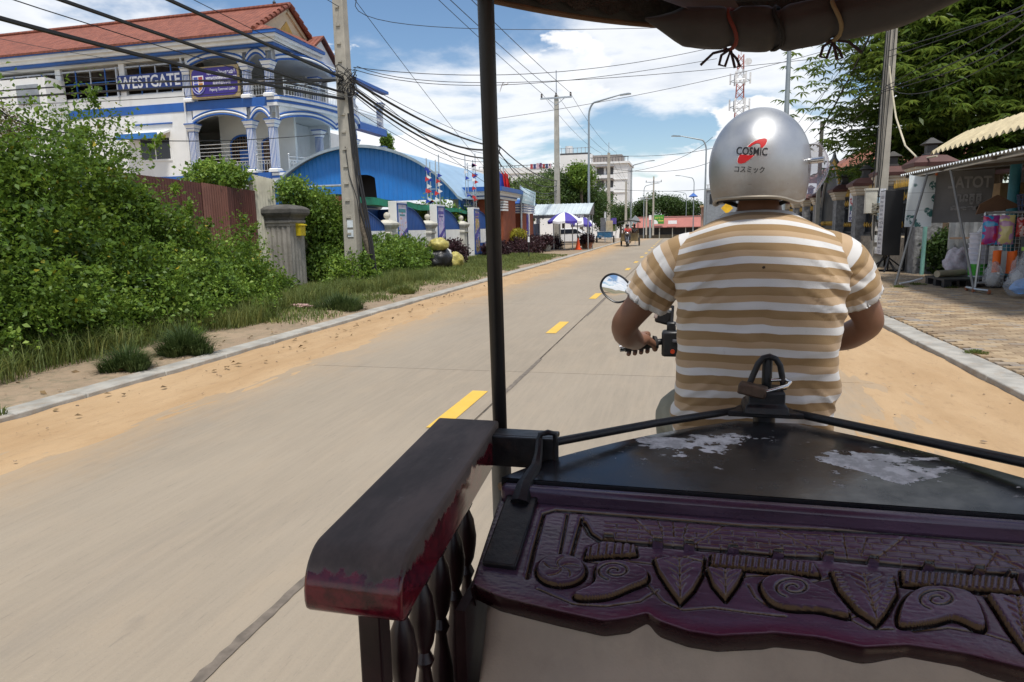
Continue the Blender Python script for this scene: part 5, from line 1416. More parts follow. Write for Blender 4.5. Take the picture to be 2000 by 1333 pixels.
for k in range(8):
    x = rx0+.2+k*(rx1-rx0-.4)/7; obj('post', MB().box(x-.08, x+.08, 139.8, 139.96, gd, ez1), pm('stall_post', (.4, .38, .33), .8), st, smooth=False)
gs = thing('green_billboard', 'green billboard with a white corner above the red stall roof', 'billboard', (-4, 139, ez1))
c0, c1 = gy(1276, 438, 139.2), gy(1297, 420, 139.2)
obj('panel', MB().box(c0.x, c1.x, 139.1, 139.2, c0.z, c1.z), pm('bill_green', (.06, .25, .03), .5, var=.12), gs, smooth=False)
obj('white_corner', MB().prism([(0, 0), (.9, 0), (.85, .4), (.6, .7), (.3, .8), (0, .8)], 139.06, 139.1, lambda u, v, w: (c0.x+u, w, c0.z+v)), LET, gs, smooth=False)
sign_text('lettering', 'ខេត្ត', .6, lambda u, v: ((c0.x+c1.x)/2+u, 139.05, c1.z-.75+v), pm('bill_yellow', (.7, .7, .15), .5), gs, width=1.4)
obj('print_band', MB().box(c0.x+.95, c1.x-.1, 139.06, 139.1, c0.z+.5, c0.z+.66), pm('bill_yellow', (.7, .7, .15), .5), gs, smooth=False)
gp = gy(1270, 430, 138.8)
sp = thing('advert_pillar', 'narrow green and grey advertising pillar beside the green billboard', 'sign', (gp.x, 138.8, gd))
obj('post', MB().box(gp.x-.2, gp.x+.2, 138.7, 138.9, gd, gp.z), GREY_P, sp, smooth=False); obj('light_box', MB().box(gp.x-.25, gp.x+.25, 138.65, 138.95, gp.z, gp.z+.9), LET, sp, smooth=False)
wsn = thing('white_sign', 'small white sign on the red stall roof', 'sign', (-2, 139.2, ez1)); c0 = gy(1305, 438, 139.2); c1 = gy(1318, 431, 139.2)
obj('panel', MB().box(c0.x, c1.x+.4, 139.1, 139.2, c0.z, c1.z), LET, wsn, smooth=False)
# diamond sign and purple hoarding by the road
ds = thing('warning_sign', 'grey backed diamond road sign beyond the approaching tuk-tuk', 'road sign', (-4.9, 60, 0))
b = gy(1241, 430, 58)
obj('post', MB().cyl((b.x, 58, 0), (b.x, 58, b.z), .03, n=6), STEEL, ds); obj('plate', MB().prism([(0, -.38), (.38, 0), (0, .38), (-.38, 0)], 57.95, 57.98, lambda u, v, w: (b.x+u, w, b.z+v)), STEEL, ds, smooth=False)
for u0, v0, u1, v1, yy, nm, col, lab in ((1193, 438, 1204, 426, 66, 'purple_hoarding', (.10, .07, .32), 'purple hoarding beside the approaching tuk-tuk'), (1193, 452, 1204, 441, 66.2, 'green_hoarding', (.16, .2, .06), 'green and black hoarding under the purple one'), (1180, 436, 1184, 414, 64, 'white_banner', (.6, .62, .65), 'tall white feather banner by the parked cart')):
    a, b = gy(u0, v0, yy), gy(u1, v1, yy)
    h_ = thing(nm, lab, 'sign', (a.x, yy, 0)); obj('panel', MB().box(a.x, b.x, yy-.04, yy, a.z, b.z), pm('hoard_'+nm, col, .6, var=.25, scale=4), h_, smooth=False)
    obj('post', MB().cyl((a.x+.05, yy+.03, 0), (a.x+.05, yy+.03, b.z), .03, n=6).cyl((b.x-.05, yy+.03, 0), (b.x-.05, yy+.03, b.z), .03, n=6), STEEL, h_)

# ---- wheels and people for traffic
TYRE = pm('tyre', (.018, .017, .016), .85, var=.3)
CHROME = pm('chrome', (.6, .6, .6), .2, 1.0, var=.05, bump=0)
BLACKP = pm('black_plastic', (.014, .014, .015), .4, var=.2)
def wheel(c, r, w, parent, axis='x', n=24, rim=None):
    X, Y, Z = ((0, 1, 0), (0, 0, 1), (1, 0, 0)) if axis == 'x' else ((1, 0, 0), (0, 0, 1), (0, 1, 0))
    t_ = obj('wheel', MB().lathe([(r*.80, -w*.5), (r*.93, -w*.48), (r, -w*.2), (r, w*.2), (r*.93, w*.48), (r*.80, w*.5)], c, n, (X, Y, Z)), TYRE, parent)
    m = MB().tube([Vector(c)+Vector(X)*(r*.8*math.cos(2*PI*k/20))+Vector(Y)*(r*.8*math.sin(2*PI*k/20)) for k in range(20)], w*.3, 6, closed=True)
    obj('rim', m, rim or CHROME, t_)
    m = MB().lathe([(r*.14, -w*.6), (r*.14, w*.6)], c, 10, (X, Y, Z))
    for k in range(8):
        a = 2*PI*k/8; m.cyl(c, Vector(c)+Vector(X)*(r*.8*math.cos(a))+Vector(Y)*(r*.8*math.sin(a)), w*.12, n=5)
    obj('hub_spokes', m, rim or CHROME, t_)
    return t_
def skin_mesh(name, verts, edges, radii, mat, parent, root=0, sub=2, flat_=None):
    """continuous body grown over a skeleton: verts world, radii per vertex"""
    me = bpy.data.meshes.new(name); L = root_loc(parent) if parent is not None else Vector((0, 0, 0))
    me.from_pydata([tuple(Vector(v)-L) for v in verts], edges, [])
    o = bpy.data.objects.new(name, me); link(o, parent)
    md = o.modifiers.new('skin', 'SKIN'); md.use_smooth_shade = True
    if not me.skin_vertices: 
        bm = bmesh.new(); bm.from_mesh(me); bm.verts.layers.skin.verify(); bm.to_mesh(me); bm.free()
    sv = me.skin_vertices[0].data
    for i, r in enumerate(radii):
        sv[i].radius = (r, r) if isinstance(r, (int, float)) else r
        sv[i].use_root = (i == root)
    s = o.modifiers.new('sub', 'SUBSURF'); s.levels = sub; s.render_levels = sub
    me.materials.append(mat)
    return o
SKIN = pm('skin', (.20, .095, .055), .5, var=.1, scale=12, bump=.12, bscale=160, bdist=.001)
def seated_rider(label, x, y, seat, facing, shirt, trousers, helmet=None, s=1.0, name='person'):
    """rider astride, hands forward; facing +1 looks along +Y"""
    f = facing; p = thing(name, label, 'person', (x, y, seat))
    V = lambda a, b, c: (x+a*s, y+b*f*s, seat+c*s)
    vs = [V(0, 0, .06), V(0, .04, .3), V(0, .06, .5), V(0, .08, .6), V(0, .1, .72), V(-.17, .05, .5), V(-.25, .2, .3), V(-.28, .42, .25), V(.17, .05, .5), V(.25, .2, .3), V(.28, .42, .25), V(-.13, .3, .05), V(-.15, .38, -.38), V(.13, .3, .05), V(.15, .38, -.38), V(-.15, .46, -.43), V(.15, .46, -.43)]
    es = [(0, 1), (1, 2), (2, 3), (3, 4), (2, 5), (5, 6), (6, 7), (2, 8), (8, 9), (9, 10), (0, 11), (11, 12), (12, 15), (0, 13), (13, 14), (14, 16)]
    rr = [.15, .14, .15, .06, .085, .075, .05, .04, .075, .05, .04, .085, .055, .085, .055, .04, .04]
    skin_mesh('body', vs, es, [r*s for r in rr], SKIN, p)
    vs2 = [V(0, 0, .08), V(0, .04, .3), V(0, .06, .52), V(-.17, .05, .5), V(-.23, .14, .36), V(.17, .05, .5), V(.23, .14, .36)]
    skin_mesh('shirt', vs2, [(0, 1), (1, 2), (2, 3), (3, 4), (2, 5), (5, 6)], [r*s for r in (.17, .165, .17, .095, .075, .095, .075)], shirt, p)
    vs3 = [V(0, 0, .05), V(-.13, .3, .05), V(-.15, .38, -.34), V(.13, .3, .05), V(.15, .38, -.34)]
    skin_mesh('trousers', vs3, [(0, 1), (1, 2), (0, 3), (3, 4)], [r*s for r in (.17, .1, .07, .1, .07)], trousers, p)
    obj('hair', MB().sphere(V(0, .08, .77), (.1*s, .11*s, .1*s), 14, 10), BLACKP if helmet is None else helmet, p)
    return p
def motorbike(label, x, y, f, paint, name='motorbike', group=None, bars=True):
    b = thing(name, label, 'motorbike', (x, y, drop(y)), group); z = drop(y)
    V = lambda a, c, d: (x+a, y+c*f, z+d)
    wheel(V(0, .62, .28), .28, .09, b); wheel(V(0, -.6, .28), .28, .09, b)
    obj('fork', MB().tube([V(-.08, .62, .28), V(-.08, .42, .85)], .022, 8).tube([V(.08, .62, .28), V(.08, .42, .85)], .022, 8), CHROME, b, kind='stuff')
    if bars: obj('handlebar', MB().tube([V(-.34, .28, 1.0), V(-.2, .38, 1.0), V(0, .42, .95), V(.2, .38, 1.0), V(.34, .28, 1.0)], .018, 8), BLACKP, b)
    obj('leg_shield', MB().grid(lambda i, j: V(.16*(2*i-1)*(1-.4*j), .40+.14*(1-(2*i-1)**2)-.0*j, .95-.6*j), 10, 8), paint, b)
    obj('front_mudguard', MB().grid(lambda i, j: V(.075*(2*j-1), .62+.33*math.cos(PI*(.1+.75*i)), .28+.33*math.sin(PI*(.1+.75*i))), 12, 3), paint, b)
    obj('headlight', MB().sphere(V(0, .5, .98), (.14, .1, .09), 14, 8), CHROME, b)
    obj('seat', MB().grid(lambda i, j: V(.13*math.sin(PI*(2*i-1)*.5), .1-.75*j, .74+.06*math.cos(PI*(2*i-1)*.5)+.05*j), 8, 8), BLACKP, b)
    obj('body', MB().tube([V(0, .38, .5), V(0, .1, .45), V(0, -.2, .5), V(0, -.6, .62), V(0, -.85, .72)], [.1, .11, .14, .11, .04], 10), paint, b)
    obj('engine', MB().lathe([(.13, -.14), (.15, -.08), (.15, .08), (.13, .14)], V(0, .05, .32), 14, ((0, 1, 0), (0, 0, 1), (1, 0, 0))), STEEL, b)
    obj('exhaust', MB().tube([V(.1, .1, .24), V(.15, -.3, .26), V(.16, -.8, .34)], [.02, .045, .045], 8), CHROME, b)
    for s in ((-1, 1) if bars else ()):
        mm = obj('mirror', MB().sphere(V(s*.36, .3, 1.24), (.075, .012, .05), 12, 8), BLACKP, b); obj('mirror_stalk', MB().cyl(V(s*.26, .34, 1.0), V(s*.35, .31, 1.2), .008, n=6), BLACKP, mm)
    return b
# ---- approaching tuk-tuk
TX, TY = -3.95, 51.8
motorbike('dark motorbike pulling the approaching tuk-tuk', TX-.05, TY, -1, pm('bike_dark', (.03, .03, .035), .3))
seated_rider('rider in a red shirt and dark helmet driving the approaching tuk-tuk', TX-.05, TY+.15, .78, -1, pm('red_shirt', (.5, .05, .045), .8, var=.2), pm('dark_cloth', (.03, .035, .05), .85), BLACKP)
tk = thing('tuk_tuk_carriage', 'approaching open tuk-tuk carriage with a dark arched canopy', 'tuk-tuk', (TX, TY+1.6, 0))
cy0, cy1, hw_ = TY+1.0, TY+2.6, .62
TUB = pm('tub_tan', (.2, .15, .07), .6, var=.2)
obj('tub', MB().box(TX-hw_, TX+hw_, cy0, cy0+.06, .42, .98).box(TX-hw_, TX-hw_+.05, cy0+.06, cy1, .42, .95).box(TX+hw_-.05, TX+hw_, cy0+.06, cy1, .42, .95).box(TX-hw_, TX+hw_, cy0, cy1, .38, .43), TUB, tk, smooth=False)
obj('bench', MB().box(TX-hw_+.06, TX+hw_-.06, cy1-.5, cy1, .43, .78).box(TX-hw_+.06, TX+hw_-.06, cy1-.12, cy1, .78, 1.3), pm('bench_yellow', (.4, .24, .03), .6), tk, smooth=False)
for sx_ in (-1, 1):
    for yy in (cy0+.05, cy1-.05): obj('post', MB().cyl((TX+sx_*(hw_-.03), yy, .9), (TX+sx_*(hw_-.03), yy, 1.82), .02, n=6), BLACKP, tk)
    wheel((TX+sx_*.68, cy0+.9, .31), .31, .1, tk)
obj('canopy', MB().grid(lambda i, j: (TX+.85*(2*i-1), cy0-.45+2.4*j, 1.80+.14*math.cos((2*i-1)*1.4)), 16, 4), pm('canopy_dark', (.035, .036, .03), .8), tk)
obj('canopy_fringe', MB().grid(lambda i, j: (TX+.85*(2*i-1), cy0-.45, 1.80+.14*math.cos((2*i-1)*1.4)-.1*j), 16, 1), pm('canopy_dark', (.035, .036, .03), .8), tk)
obj('tow_bar', MB().tube([(TX, cy0, .5), (TX, TY+.4, .8), (TX, TY+.35, .86)], .025, 6), BLACKP, tk)
for sx_, c_ in ((-.3, LET), (.28, pm('pale_shirt', (.4, .38, .34), .8))):
    seated_rider('passenger in a %s top sitting in the approaching tuk-tuk' % ('white' if sx_ < 0 else 'beige'), TX+sx_, cy1-.3, .78, -1, c_, pm('dark_cloth', (.03, .035, .05), .85))
# ---- motorbike far down the road and parked ones
b = gz(1257, 461, -.3)
motorbike('small motorbike riding far down the road by the stalls', b.x, 98, -1, pm('bike_red', (.25, .03, .03), .3))
seated_rider('rider in a pale shirt on the far motorbike', b.x, 98.1, .78+drop(98), -1, pm('pale_shirt', (.4, .38, .34), .8), pm('dark_cloth', (.03, .035, .05), .85))
motorbike('dark motorbike parked on the sandy pavement beyond the shelter', -7.6, 57, -1, pm('bike_dark', (.03, .03, .035), .3))
# ---- hand cart with blue box
hc = thing('cargo_cart', 'cargo cart with a blue box body standing at the kerb beyond the shelter', 'cart', (-6.6, 61, 0))
obj('box', MB().box(-7.3, -6.1, 60.3, 62.2, .55, 1.05), pm('cart_blue', (.02, .10, .2), .6, var=.25), hc, smooth=False)
obj('rim_rail', MB().tube([(-7.32, 60.28, 1.06), (-6.08, 60.28, 1.06), (-6.08, 62.2, 1.06), (-7.32, 62.2, 1.06)], .03, 6, closed=True), STEEL, hc)
wheel((-7.45, 61.3, .36), .36, .1, hc); wheel((-5.95, 61.3, .36), .36, .1, hc)
obj('shaft', MB().tube([(-6.7, 60.3, .6), (-6.9, 58.6, .75)], .03, 6), STEEL, hc)
for k, (x, z, w, h, col) in enumerate(((-7.1, 1.05, .42, 1.2, (.12, .12, .13)), (-6.6, 1.05, .55, .95, (.42, .34, .22)))):
    o = obj('cabinet', MB().box(x, x+w, 61, 61.4, z, z+h), pm('cab_%d' % k, col, .7, var=.2), origin=(x, 61, z), bevel=.01); tag(o, ['grey upright cabinet loaded on the blue cart', 'tan wooden cabinet loaded on the blue cart'][k], 'cabinet')
# ---- white car behind the shelter
car = thing('parked_car', 'white car parked behind the shelter posts', 'car', (-9.6, 56, 0))
sec = [(-2.1, .55), (-2.05, .8), (-1.2, .92), (-.6, 1.4), (.7, 1.42), (1.35, .98), (2.05, .85), (2.1, .5), (2.0, .3), (-2.0, .3)]
cx_, cy_ = -9.3, 57.5
obj('body', MB().prism(sec, cy_-.8, cy_+.8, lambda u, v, w: (cx_+u, w, v)), pm('car_white', (.72, .72, .72), .25, var=.03, bump=0), car, smooth=False, bevel=.06)
obj('window', MB().prism([(-1.08, .95), (-.55, 1.33), (.66, 1.35), (1.2, .98)], cy_-.815, cy_-.79, lambda u, v, w: (cx_+u, w, v)), GLASS, car, smooth=False)
for q in (-1.3, 1.3): wheel((cx_+q, cy_-.75, .31), .31, .18, car, 'y')
# ---- right: grey house, lattice tower
gh = thing('grey_house', 'grey house with a flat tan canopy far along the stall side kerb', 'building', (5, 95, 0))
a = gy(1381, 372, 95); x1_ = a.x+6
obj('wall', MB().box(a.x, x1_, 95, 103, -.5, a.z), pm('grey_wall', (.2, .22, .24), .7, var=.15), gh, smooth=False)
obj('cornice', MB().box(a.x-.15, x1_, 94.85, 103, a.z, a.z+.22), pm('grey_pale', (.42, .44, .45), .7), gh, smooth=False)
m = MB()
for k in range(9): m.lathe([(.05, a.z+.22), (.09, a.z+.4), (.05, a.z+.62)], (a.x+.1+.28*k, 94.95, 0), 8)
m.box(a.x-.1, x1_, 94.88, 95.02, a.z+.62, a.z+.72)
obj('balustrade', m, pm('grey_pale', (.42, .44, .45), .7), gh, kind='stuff')
for k in range(3): obj('window', MB().box(a.x+.35+1.3*k, a.x+1.05+1.3*k, 94.96, 95.02, a.z-1.8, a.z-.5), GLASS, gh, smooth=False)
cnp = gy(1368, 401, 108)
tcn = thing('tan_canopy', 'flat tan canopy roof on a pinkish wall beside the helmet', 'canopy', (cnp.x, 108, 0))
obj('roof', MB().box(cnp.x, cnp.x+8, 108, 112, cnp.z-.3, cnp.z), pm('canopy_tan', (.42, .3, .17), .7), tcn, smooth=False); obj('wall', MB().box(cnp.x+.2, cnp.x+8, 108.8, 112, -.6, cnp.z-.3), pm('pink_wall', (.45, .27, .2), .8), tcn, smooth=False)
yd = thing('yellow_sign', 'yellow diamond sign seen just under the helmet rim', 'road sign', (3.4, 52, 0)); b = gy(1420, 407, 52)
obj('plate', MB().prism([(0, -.42), (.42, 0), (0, .42), (-.42, 0)], 52, 52.03, lambda u, v, w: (b.x+u, w, b.z+v)), pm('sign_yellow', (.75, .45, .02), .5), yd, smooth=False); obj('post', MB().cyl((b.x, 52.05, 0), (b.x, 52.05, b.z+.2), .03, n=6), STEEL, yd)
tw0, tw1 = gy(1443, 240, 150), gy(1446, 108, 150)
tw = thing('radio_tower', 'red and white lattice radio mast with antenna panels', 'radio mast', (tw0.x, 150, drop(150)))
zt0, zt1 = drop(150), tw1.z
RED = pm('mast_red', (.36, .12, .10), .6); WHT = pm('mast_white', (.65, .65, .65), .6)
nb_ = 13
for k in range(nb_):
    za, zb = zt0+(zt1-zt0)*k/nb_, zt0+(zt1-zt0)*(k+1)/nb_
    wa, wb = 1.6-1.1*k/nb_, 1.6-1.1*(k+1)/nb_
    m = MB()
    C4 = ((-1, -1), (1, -1), (1, 1), (-1, 1))
    for i in range(4):
        a, b = C4[i], C4[(i+1) % 4]
        for s in range(2):
            z0_, z1_ = za+(zb-za)*s/2, za+(zb-za)*(s+1)/2; w0_, w1_ = wa+(wb-wa)*s/2, wa+(wb-wa)*(s+1)/2
            m.beam((tw0.x+a[0]*w0_, 150+a[1]*w0_, z0_), (tw0.x+a[0]*w1_, 150+a[1]*w1_, z1_), .16, .16)
            m.beam((tw0.x+a[0]*w0_, 150+a[1]*w0_, z0_), (tw0.x+b[0]*w1_, 150+b[1]*w1_, z1_), .09, .09)
            m.beam((tw0.x+b[0]*w0_, 150+b[1]*w0_, z0_), (tw0.x+a[0]*w1_, 150+a[1]*w1_, z1_), .09, .09)
    obj('lattice_section', m, RED if k % 2 == 0 else WHT, tw, smooth=False, kind='stuff')
for z in (zt1-5.5, zt1-10.5):
    for a in range(6):
        an = a*PI/3; r_ = 1.9
        obj('antenna', MB().box(tw0.x+r_*math.cos(an)-.16, tw0.x+r_*math.cos(an)+.16, 150+r_*math.sin(an)-.16, 150+r_*math.sin(an)+.16, z, z+2.1), WHT, tw, smooth=False)
    obj('antenna_ring', MB().tube([(tw0.x+1.9*math.cos(PI*k/3), 150+1.9*math.sin(PI*k/3), z+.6) for k in range(6)], .07, 5, closed=True), STEEL, tw)
obj('dish', MB().lathe([(.1, 0), (.5, .12), (.7, .3)], (tw0.x+1.3, 149, zt1-1.6), 14, ((1, 0, 0), (0, 0, 1), (0, -1, 0))), WHT, tw)
obj('spike', MB().cyl((tw0.x, 150, zt1), (tw0.x, 150, zt1+3), .05, n=6), RED, tw)
# bird
bp = gy(987, 165, 30)
bd = thing('white_bird', 'white bird in flight against the sky', 'bird', bp)
skin_mesh('body', [bp+Vector(v) for v in ((0, 0, 0), (.09, 0, .02), (.15, 0, .04), (-.13, 0, -.04), (-.1, .02, .1), (-.2, .03, -.12), (-.27, .04, -.32), (.03, .16, .13), (-.03, .3, .02))], [(0, 1), (1, 2), (0, 3), (0, 4), (4, 5), (5, 6), (0, 7), (7, 8)], [(.04, .04), (.03, .03), (.012, .012), (.02, .012), (.05, .012), (.05, .01), (.01, .006), (.05, .012), (.02, .008)], LET, bd)
# ================================================================== RIGHT SIDE
ZP = .09
WX = 6.35                                    # line of the ornate wall
STONE = pm('pillar_stone', (.20, .20, .20), .8, var=.35, scale=7, dirt=.4, dirtcol=(.09, .09, .09), bump=.7, bscale=9, bdist=.04)
MAROON = pm('maroon', (.085, .032, .028), .6, var=.15)
CRM = pm('cream_mould', (.52, .45, .35), .6, var=.1)
IRON = pm('gate_iron', (.02, .025, .032), .45, .4, var=.2)
GOLD = pm('gold_paint', (.5, .3, .05), .45, .2)
WEAVE = pm('woven_wall', (.30, .25, .19), .85, var=.3, scale=10, bump=.9, bscale=12, bdist=.04)
wall = thing('ornate_wall', 'ornate boundary wall with grey stone pillars and dark railings tipped in gold', 'wall', (WX, 28, 0))
PY = [(20.9, 3.2), (24.4, 3.2), (27.6, 3.05), (31.0, 3.0), (35.6, 2.95), (38.8, 2.95), (42.0, 2.95), (46, 2.95)]
for y, h in PY:
    p = obj('pillar', MB().box(WX-.32, WX+.32, y-.32, y+.32, 0, h-.62), STONE, wall, smooth=False)
    obj('moulding', MB().lathe([(.34, h-.62), (.38, h-.56), (.38, h-.5), (.42, h-.46), (.42, h-.40), (.47, h-.36), (.47, h-.3)], (WX, y, 0), square=True), CRM, p, smooth=False)
    obj('cap', MB().lathe([(.52, h-.3), (.54, h-.2), (.3, h-.02), (.2, h)], (WX, y, 0), square=True), MAROON, p, smooth=False)
    ln = obj('lantern', MB().lathe([(.16, h), (.16, h+.05), (.12, h+.07), (.12, h+.26), (.22, h+.3), (.12, h+.38), (.03, h+.46)], (WX, y, 0), square=True), pm('lantern_dark', (.035, .033, .032), .6), p, smooth=False)
for (ya, _), (yb, _) in zip(PY[:-1], PY[1:]):
    a, b = ya+.32, yb-.32
    if ya == 31.0: continue
    obj('plinth', MB().box(WX-.12, WX+.12, a, b, 0, 1.0), WEAVE, wall, smooth=False)
    rl = obj('railing', MB().box(WX-.03, WX+.03, a, b, 1.06, 1.14).box(WX-.03, WX+.03, a, b, 2.0, 2.06).box(WX-.03, WX+.03, a, b, 2.42, 2.48), IRON, wall, smooth=False, kind='stuff')
    obj('backing', MB().box(WX+.06, WX+.08, a, b, 1.1, 2.3), pm('rail_backing', (.03, .035, .045), .6), rl, smooth=False)
    m = MB(); m2 = MB(); n = int((b-a)/.16)
    for k in range(n):
        y = a+(b-a)*(k+.5)/n
        m.box(WX-.012, WX+.012, y-.012, y+.012, 1.1, 2.5)
        m2.lathe([(.012, 2.48), (.035, 2.56), (.012, 2.66), (.002, 2.78)], (WX, y, 0), 6)
        if k % 2: m2.lathe([(.012, 2.1), (.05, 2.2), (.012, 2.34)], (WX-.03, y, 0), 6).lathe([(.012, 1.3), (.045, 1.38), (.012, 1.48)], (WX-.03, y, 0), 6)
    obj('bars', m, IRON, rl, smooth=False, kind='stuff'); obj('gold_tips', m2, GOLD, rl, kind='stuff')
# arched gate
gt = thing('arched_gate', 'dark iron gate with an arched gold trimmed top between the stone pillars', 'gate', (WX, 33.3, 0))
ya, yb = 31.35, 35.25; yc = (ya+yb)/2
n = 24
top = lambda s: 2.2+1.75*math.sin(PI*s)**.7
obj('leaf', MB().prism([(ya, .15), (yb, .15)]+[(yb+(ya-yb)*i/n, top(1-i/n)-.2) for i in range(n+1)], WX-.03, WX+.03, lambda u, v, w: (w, u, v)), IRON, gt, smooth=False)
obj('arch_rail', MB().tube([(WX-.05, ya+(yb-ya)*i/n, top(i/n)) for i in range(n+1)], .08, 8), pm('arch_grey', (.28, .28, .28), .5, .3), gt)
m = MB()
for i in range(34):
    s = (i+.5)/34; m.lathe([(.02, 0), (.07, .08), (.02, .18), (.003, .26)], (WX-.05, ya+(yb-ya)*s, top(s)+.04), 6)
for i in range(12):
    for z in (1.0, 1.35): m.lathe([(.02, 0), (.06, .1), (.02, .2)], (WX-.06, ya+.25+(yb-ya-.5)*i/11, z), 6)
obj('gold_tips', m, GOLD, gt, kind='stuff')
obj('crown', MB().lathe([(.1, 0), (.22, .15), (.1, .32), (.03, .62)], (WX, yc, top(.5)), 10), pm('arch_grey', (.28, .28, .28), .5, .3), gt)
hs = thing('house', 'house with orange tiled roof and cream ornament behind the ornate wall', 'house', (14, 45, 0))
obj('wall', MB().box(9.5, 17, 45, 53, 0, 4.3), pm('house_cream', (.5, .42, .3), .7), hs, smooth=False)
OT = pm('orange_tile', (.21, .075, .045), .75, var=.25, scale=8, bump=.7, bscale=14, bdist=.03)
obj('roof', MB().lathe([(5.2, 4.3), (4.6, 4.7), (.4, 7.0)], (13.2, 49, 0), square=True), OT, hs, smooth=False)
hs2 = thing('house', 'tiled porch roof with maroon fascia above the wall by the big tree', 'house', (10, 21, 0))
obj('porch', MB().box(10.3, 14, 19, 24, 0, 3.0), pm('house_cream', (.5, .42, .3), .7), hs2, smooth=False)
obj('roof', MB().lathe([(2.9, 3.0), (2.9, 3.12), (.3, 4.2)], (12.2, 21.5, 0), square=True), OT, hs2, smooth=False)
obj('fascia', MB().lathe([(2.95, 2.86), (2.95, 3.0)], (12.2, 21.5, 0), square=True), MAROON, hs2, smooth=False)
# ---- big whorled-leaf tree
BT = (11.0, 29.4)
bt = thing('big_tree', 'big tree with tiers of long whorled leaves towering over the wall', 'tree', (BT[0], BT[1], 0))
LEAF_W = leafmat('leaf_whorl', (.03, .06, .012), (.085, .15, .022), (.22, .29, .05), .35, .40, .45)
g = np.random.default_rng(77)
limbs = MB(); limbs.tube([(BT[0], BT[1], -.1), (BT[0]+.1, BT[1], 2), (BT[0]-.05, BT[1]+.1, 4.5), (BT[0], BT[1], 7), (BT[0], BT[1], 10.5)], [.34, .28, .24, .17, .06], 12)
limbs2 = [(BT[0]+.35, BT[1]+.5), (BT[0]+.9, BT[1]-.3)]
for lx, ly in limbs2: limbs.tube([(lx, ly, -.1), (lx+.1, ly, 3), (lx+.3, ly, 7)], [.17, .14, .07], 8)
centres = []; dirs = []
for tier in range(16):
    z0 = 3.1+tier*.62; Rm = 6.2*(1-.45*(tier/15)**2)*(.82 if tier < 3 else 1)
    nb = 11
    for k in range(nb):
        a = 2*PI*k/nb+tier*.7+g.uniform(-.25, .25); L = Rm*g.uniform(.65, 1.05); rise = g.uniform(.1, .9)
        base = np.array([BT[0], BT[1], z0]); tip = base+np.array([L*math.cos(a), L*math.sin(a), rise])
        mid = (base+tip)/2+np.array([0, 0, .25])
        if tier % 2 == 0: limbs.tube([tuple(base), tuple(mid), tuple(tip)], [.06, .04, .012], 5)
        nw_ = 76
        for j in range(nw_):
            s = .3+.7*g.random()**.7; sp = .34*L*s*.6+.12
            c = base*(1-s)**2+mid*2*s*(1-s)+tip*s*s + g.normal(size=3)*np.array([sp, sp, .16])
            centres.append(c); dirs.append(a)
centres = np.array(centres); nC = len(centres); per = 8
ang = (np.arange(per)/per*2*PI)[None, :]+g.random((nC, 1))*6.28
el = -.15-.35*g.random((nC, per))
D = np.stack([np.cos(ang)*np.cos(el), np.sin(ang)*np.cos(el), np.sin(el)], 2).reshape(-1, 3)
P = np.repeat(centres, per, 0)
Nn = np.tile(np.array([[0, 0, 1.]]), (len(P), 1))+g.normal(size=(len(P), 3))*.25
k = .7+.6*g.random(len(P))
V, F_ = leaf_arrays(P, D, Nn, .33*k, .078*k)
np_obj('crown', V, F_, LEAF_W, bt)
foliage('inner_crown', [(BT[0]+2.6*math.cos(a), BT[1]+2.6*math.sin(a), z, 2.4, 2.4, 1.5) for a, z in ((0, 6), (1.3, 8), (2.5, 5.2), (3.4, 7.6), (4.2, 5.6), (5.2, 8.2), (3.0, 10), (5.8, 10.4))], 3200, 9, .3, .26, .08, LEAF_W, bt, 78, lump=.5, shell=.4); obj('trunk', limbs, BARK, bt)
# leafy shrubs above the wall
shrub('leafy frangipani rising behind the arched gate', [(7.6, 31.5, 3.3, .8, 1.6, .7), (7.5, 35.0, 3.3, .8, 1.5, .7), (7.6, 28.6, 3.0, .7, 1.2, .6)], 620, 9, .16, .2, .09, LEAF_F, 120, 4)
shrub('small dark green shrub against the corrugated sheet by the stall', [(6.75, 20.6, .62, .42, .4, .55)], 620, 10, .08, .09, .055, LEAF_T, 121, 3)

# ---- utility pole at the wall
pr = util_pole('pale utility pole with notices and meter box before the ornate wall', 5.98, 24.0, 8.8, .17, .12, steps=False)
m = MB()
for k, (ox, oy) in enumerate(((-.16, -.15), (-.1, -.18), (-.2, -.1), (.02, -.19))):
    m.tube([(5.98+ox+.05, 24+oy+.03, 8.5), (5.98+ox, 24+oy, 5.5+k*.2), (5.98+ox-.03*k, 24+oy-.02, 3), (5.98+ox-.04*(k+1), 24+oy-.03, 1.6), (5.98+ox, 24+oy, .9)], .014, 5)
obj('cable_drop', m, RUBBER, pr)
obj('meter_box', MB().box(5.5, 5.82, 23.72, 23.92, 1.75, 2.45), pm('meter_cream', (.55, .53, .45), .6), pr, bevel=.01)
obj('meter_lid', MB().box(5.48, 5.84, 23.70, 23.94, 2.45, 2.52), pm('meter_cream', (.55, .53, .45), .6), pr, smooth=False)
for k, (z, h, col, w) in enumerate(((2.28, .22, (.6, .62, .66), .12), (1.98, .26, (.4, .55, .66), .15), (1.55, .2, (.42, .56, .66), .14), (1.2, .28, (.62, .6, .55), .15), (.85, .22, (.58, .6, .6), .14), (.5, .2, (.6, .6, .6), .12))):
    obj('notice', MB().box(5.98-w, 5.98+w*.8, 23.80-.004*k, 23.822, z, z+h), pm('notice_%d' % k, col, .7, var=.3, scale=20), pr, smooth=False)
m = MB()
gq = random.Random(8)
for k in range(9):
    a0 = gq.uniform(0, 6.3); zz = 1.75+gq.uniform(-.1, .35)
    m.tube([(5.95+.28*math.cos(a0+i*.6), 23.75+.1*math.sin(a0+i*.6), zz+.06*math.sin(i*1.1+k)) for i in range(9)], .012, 5)
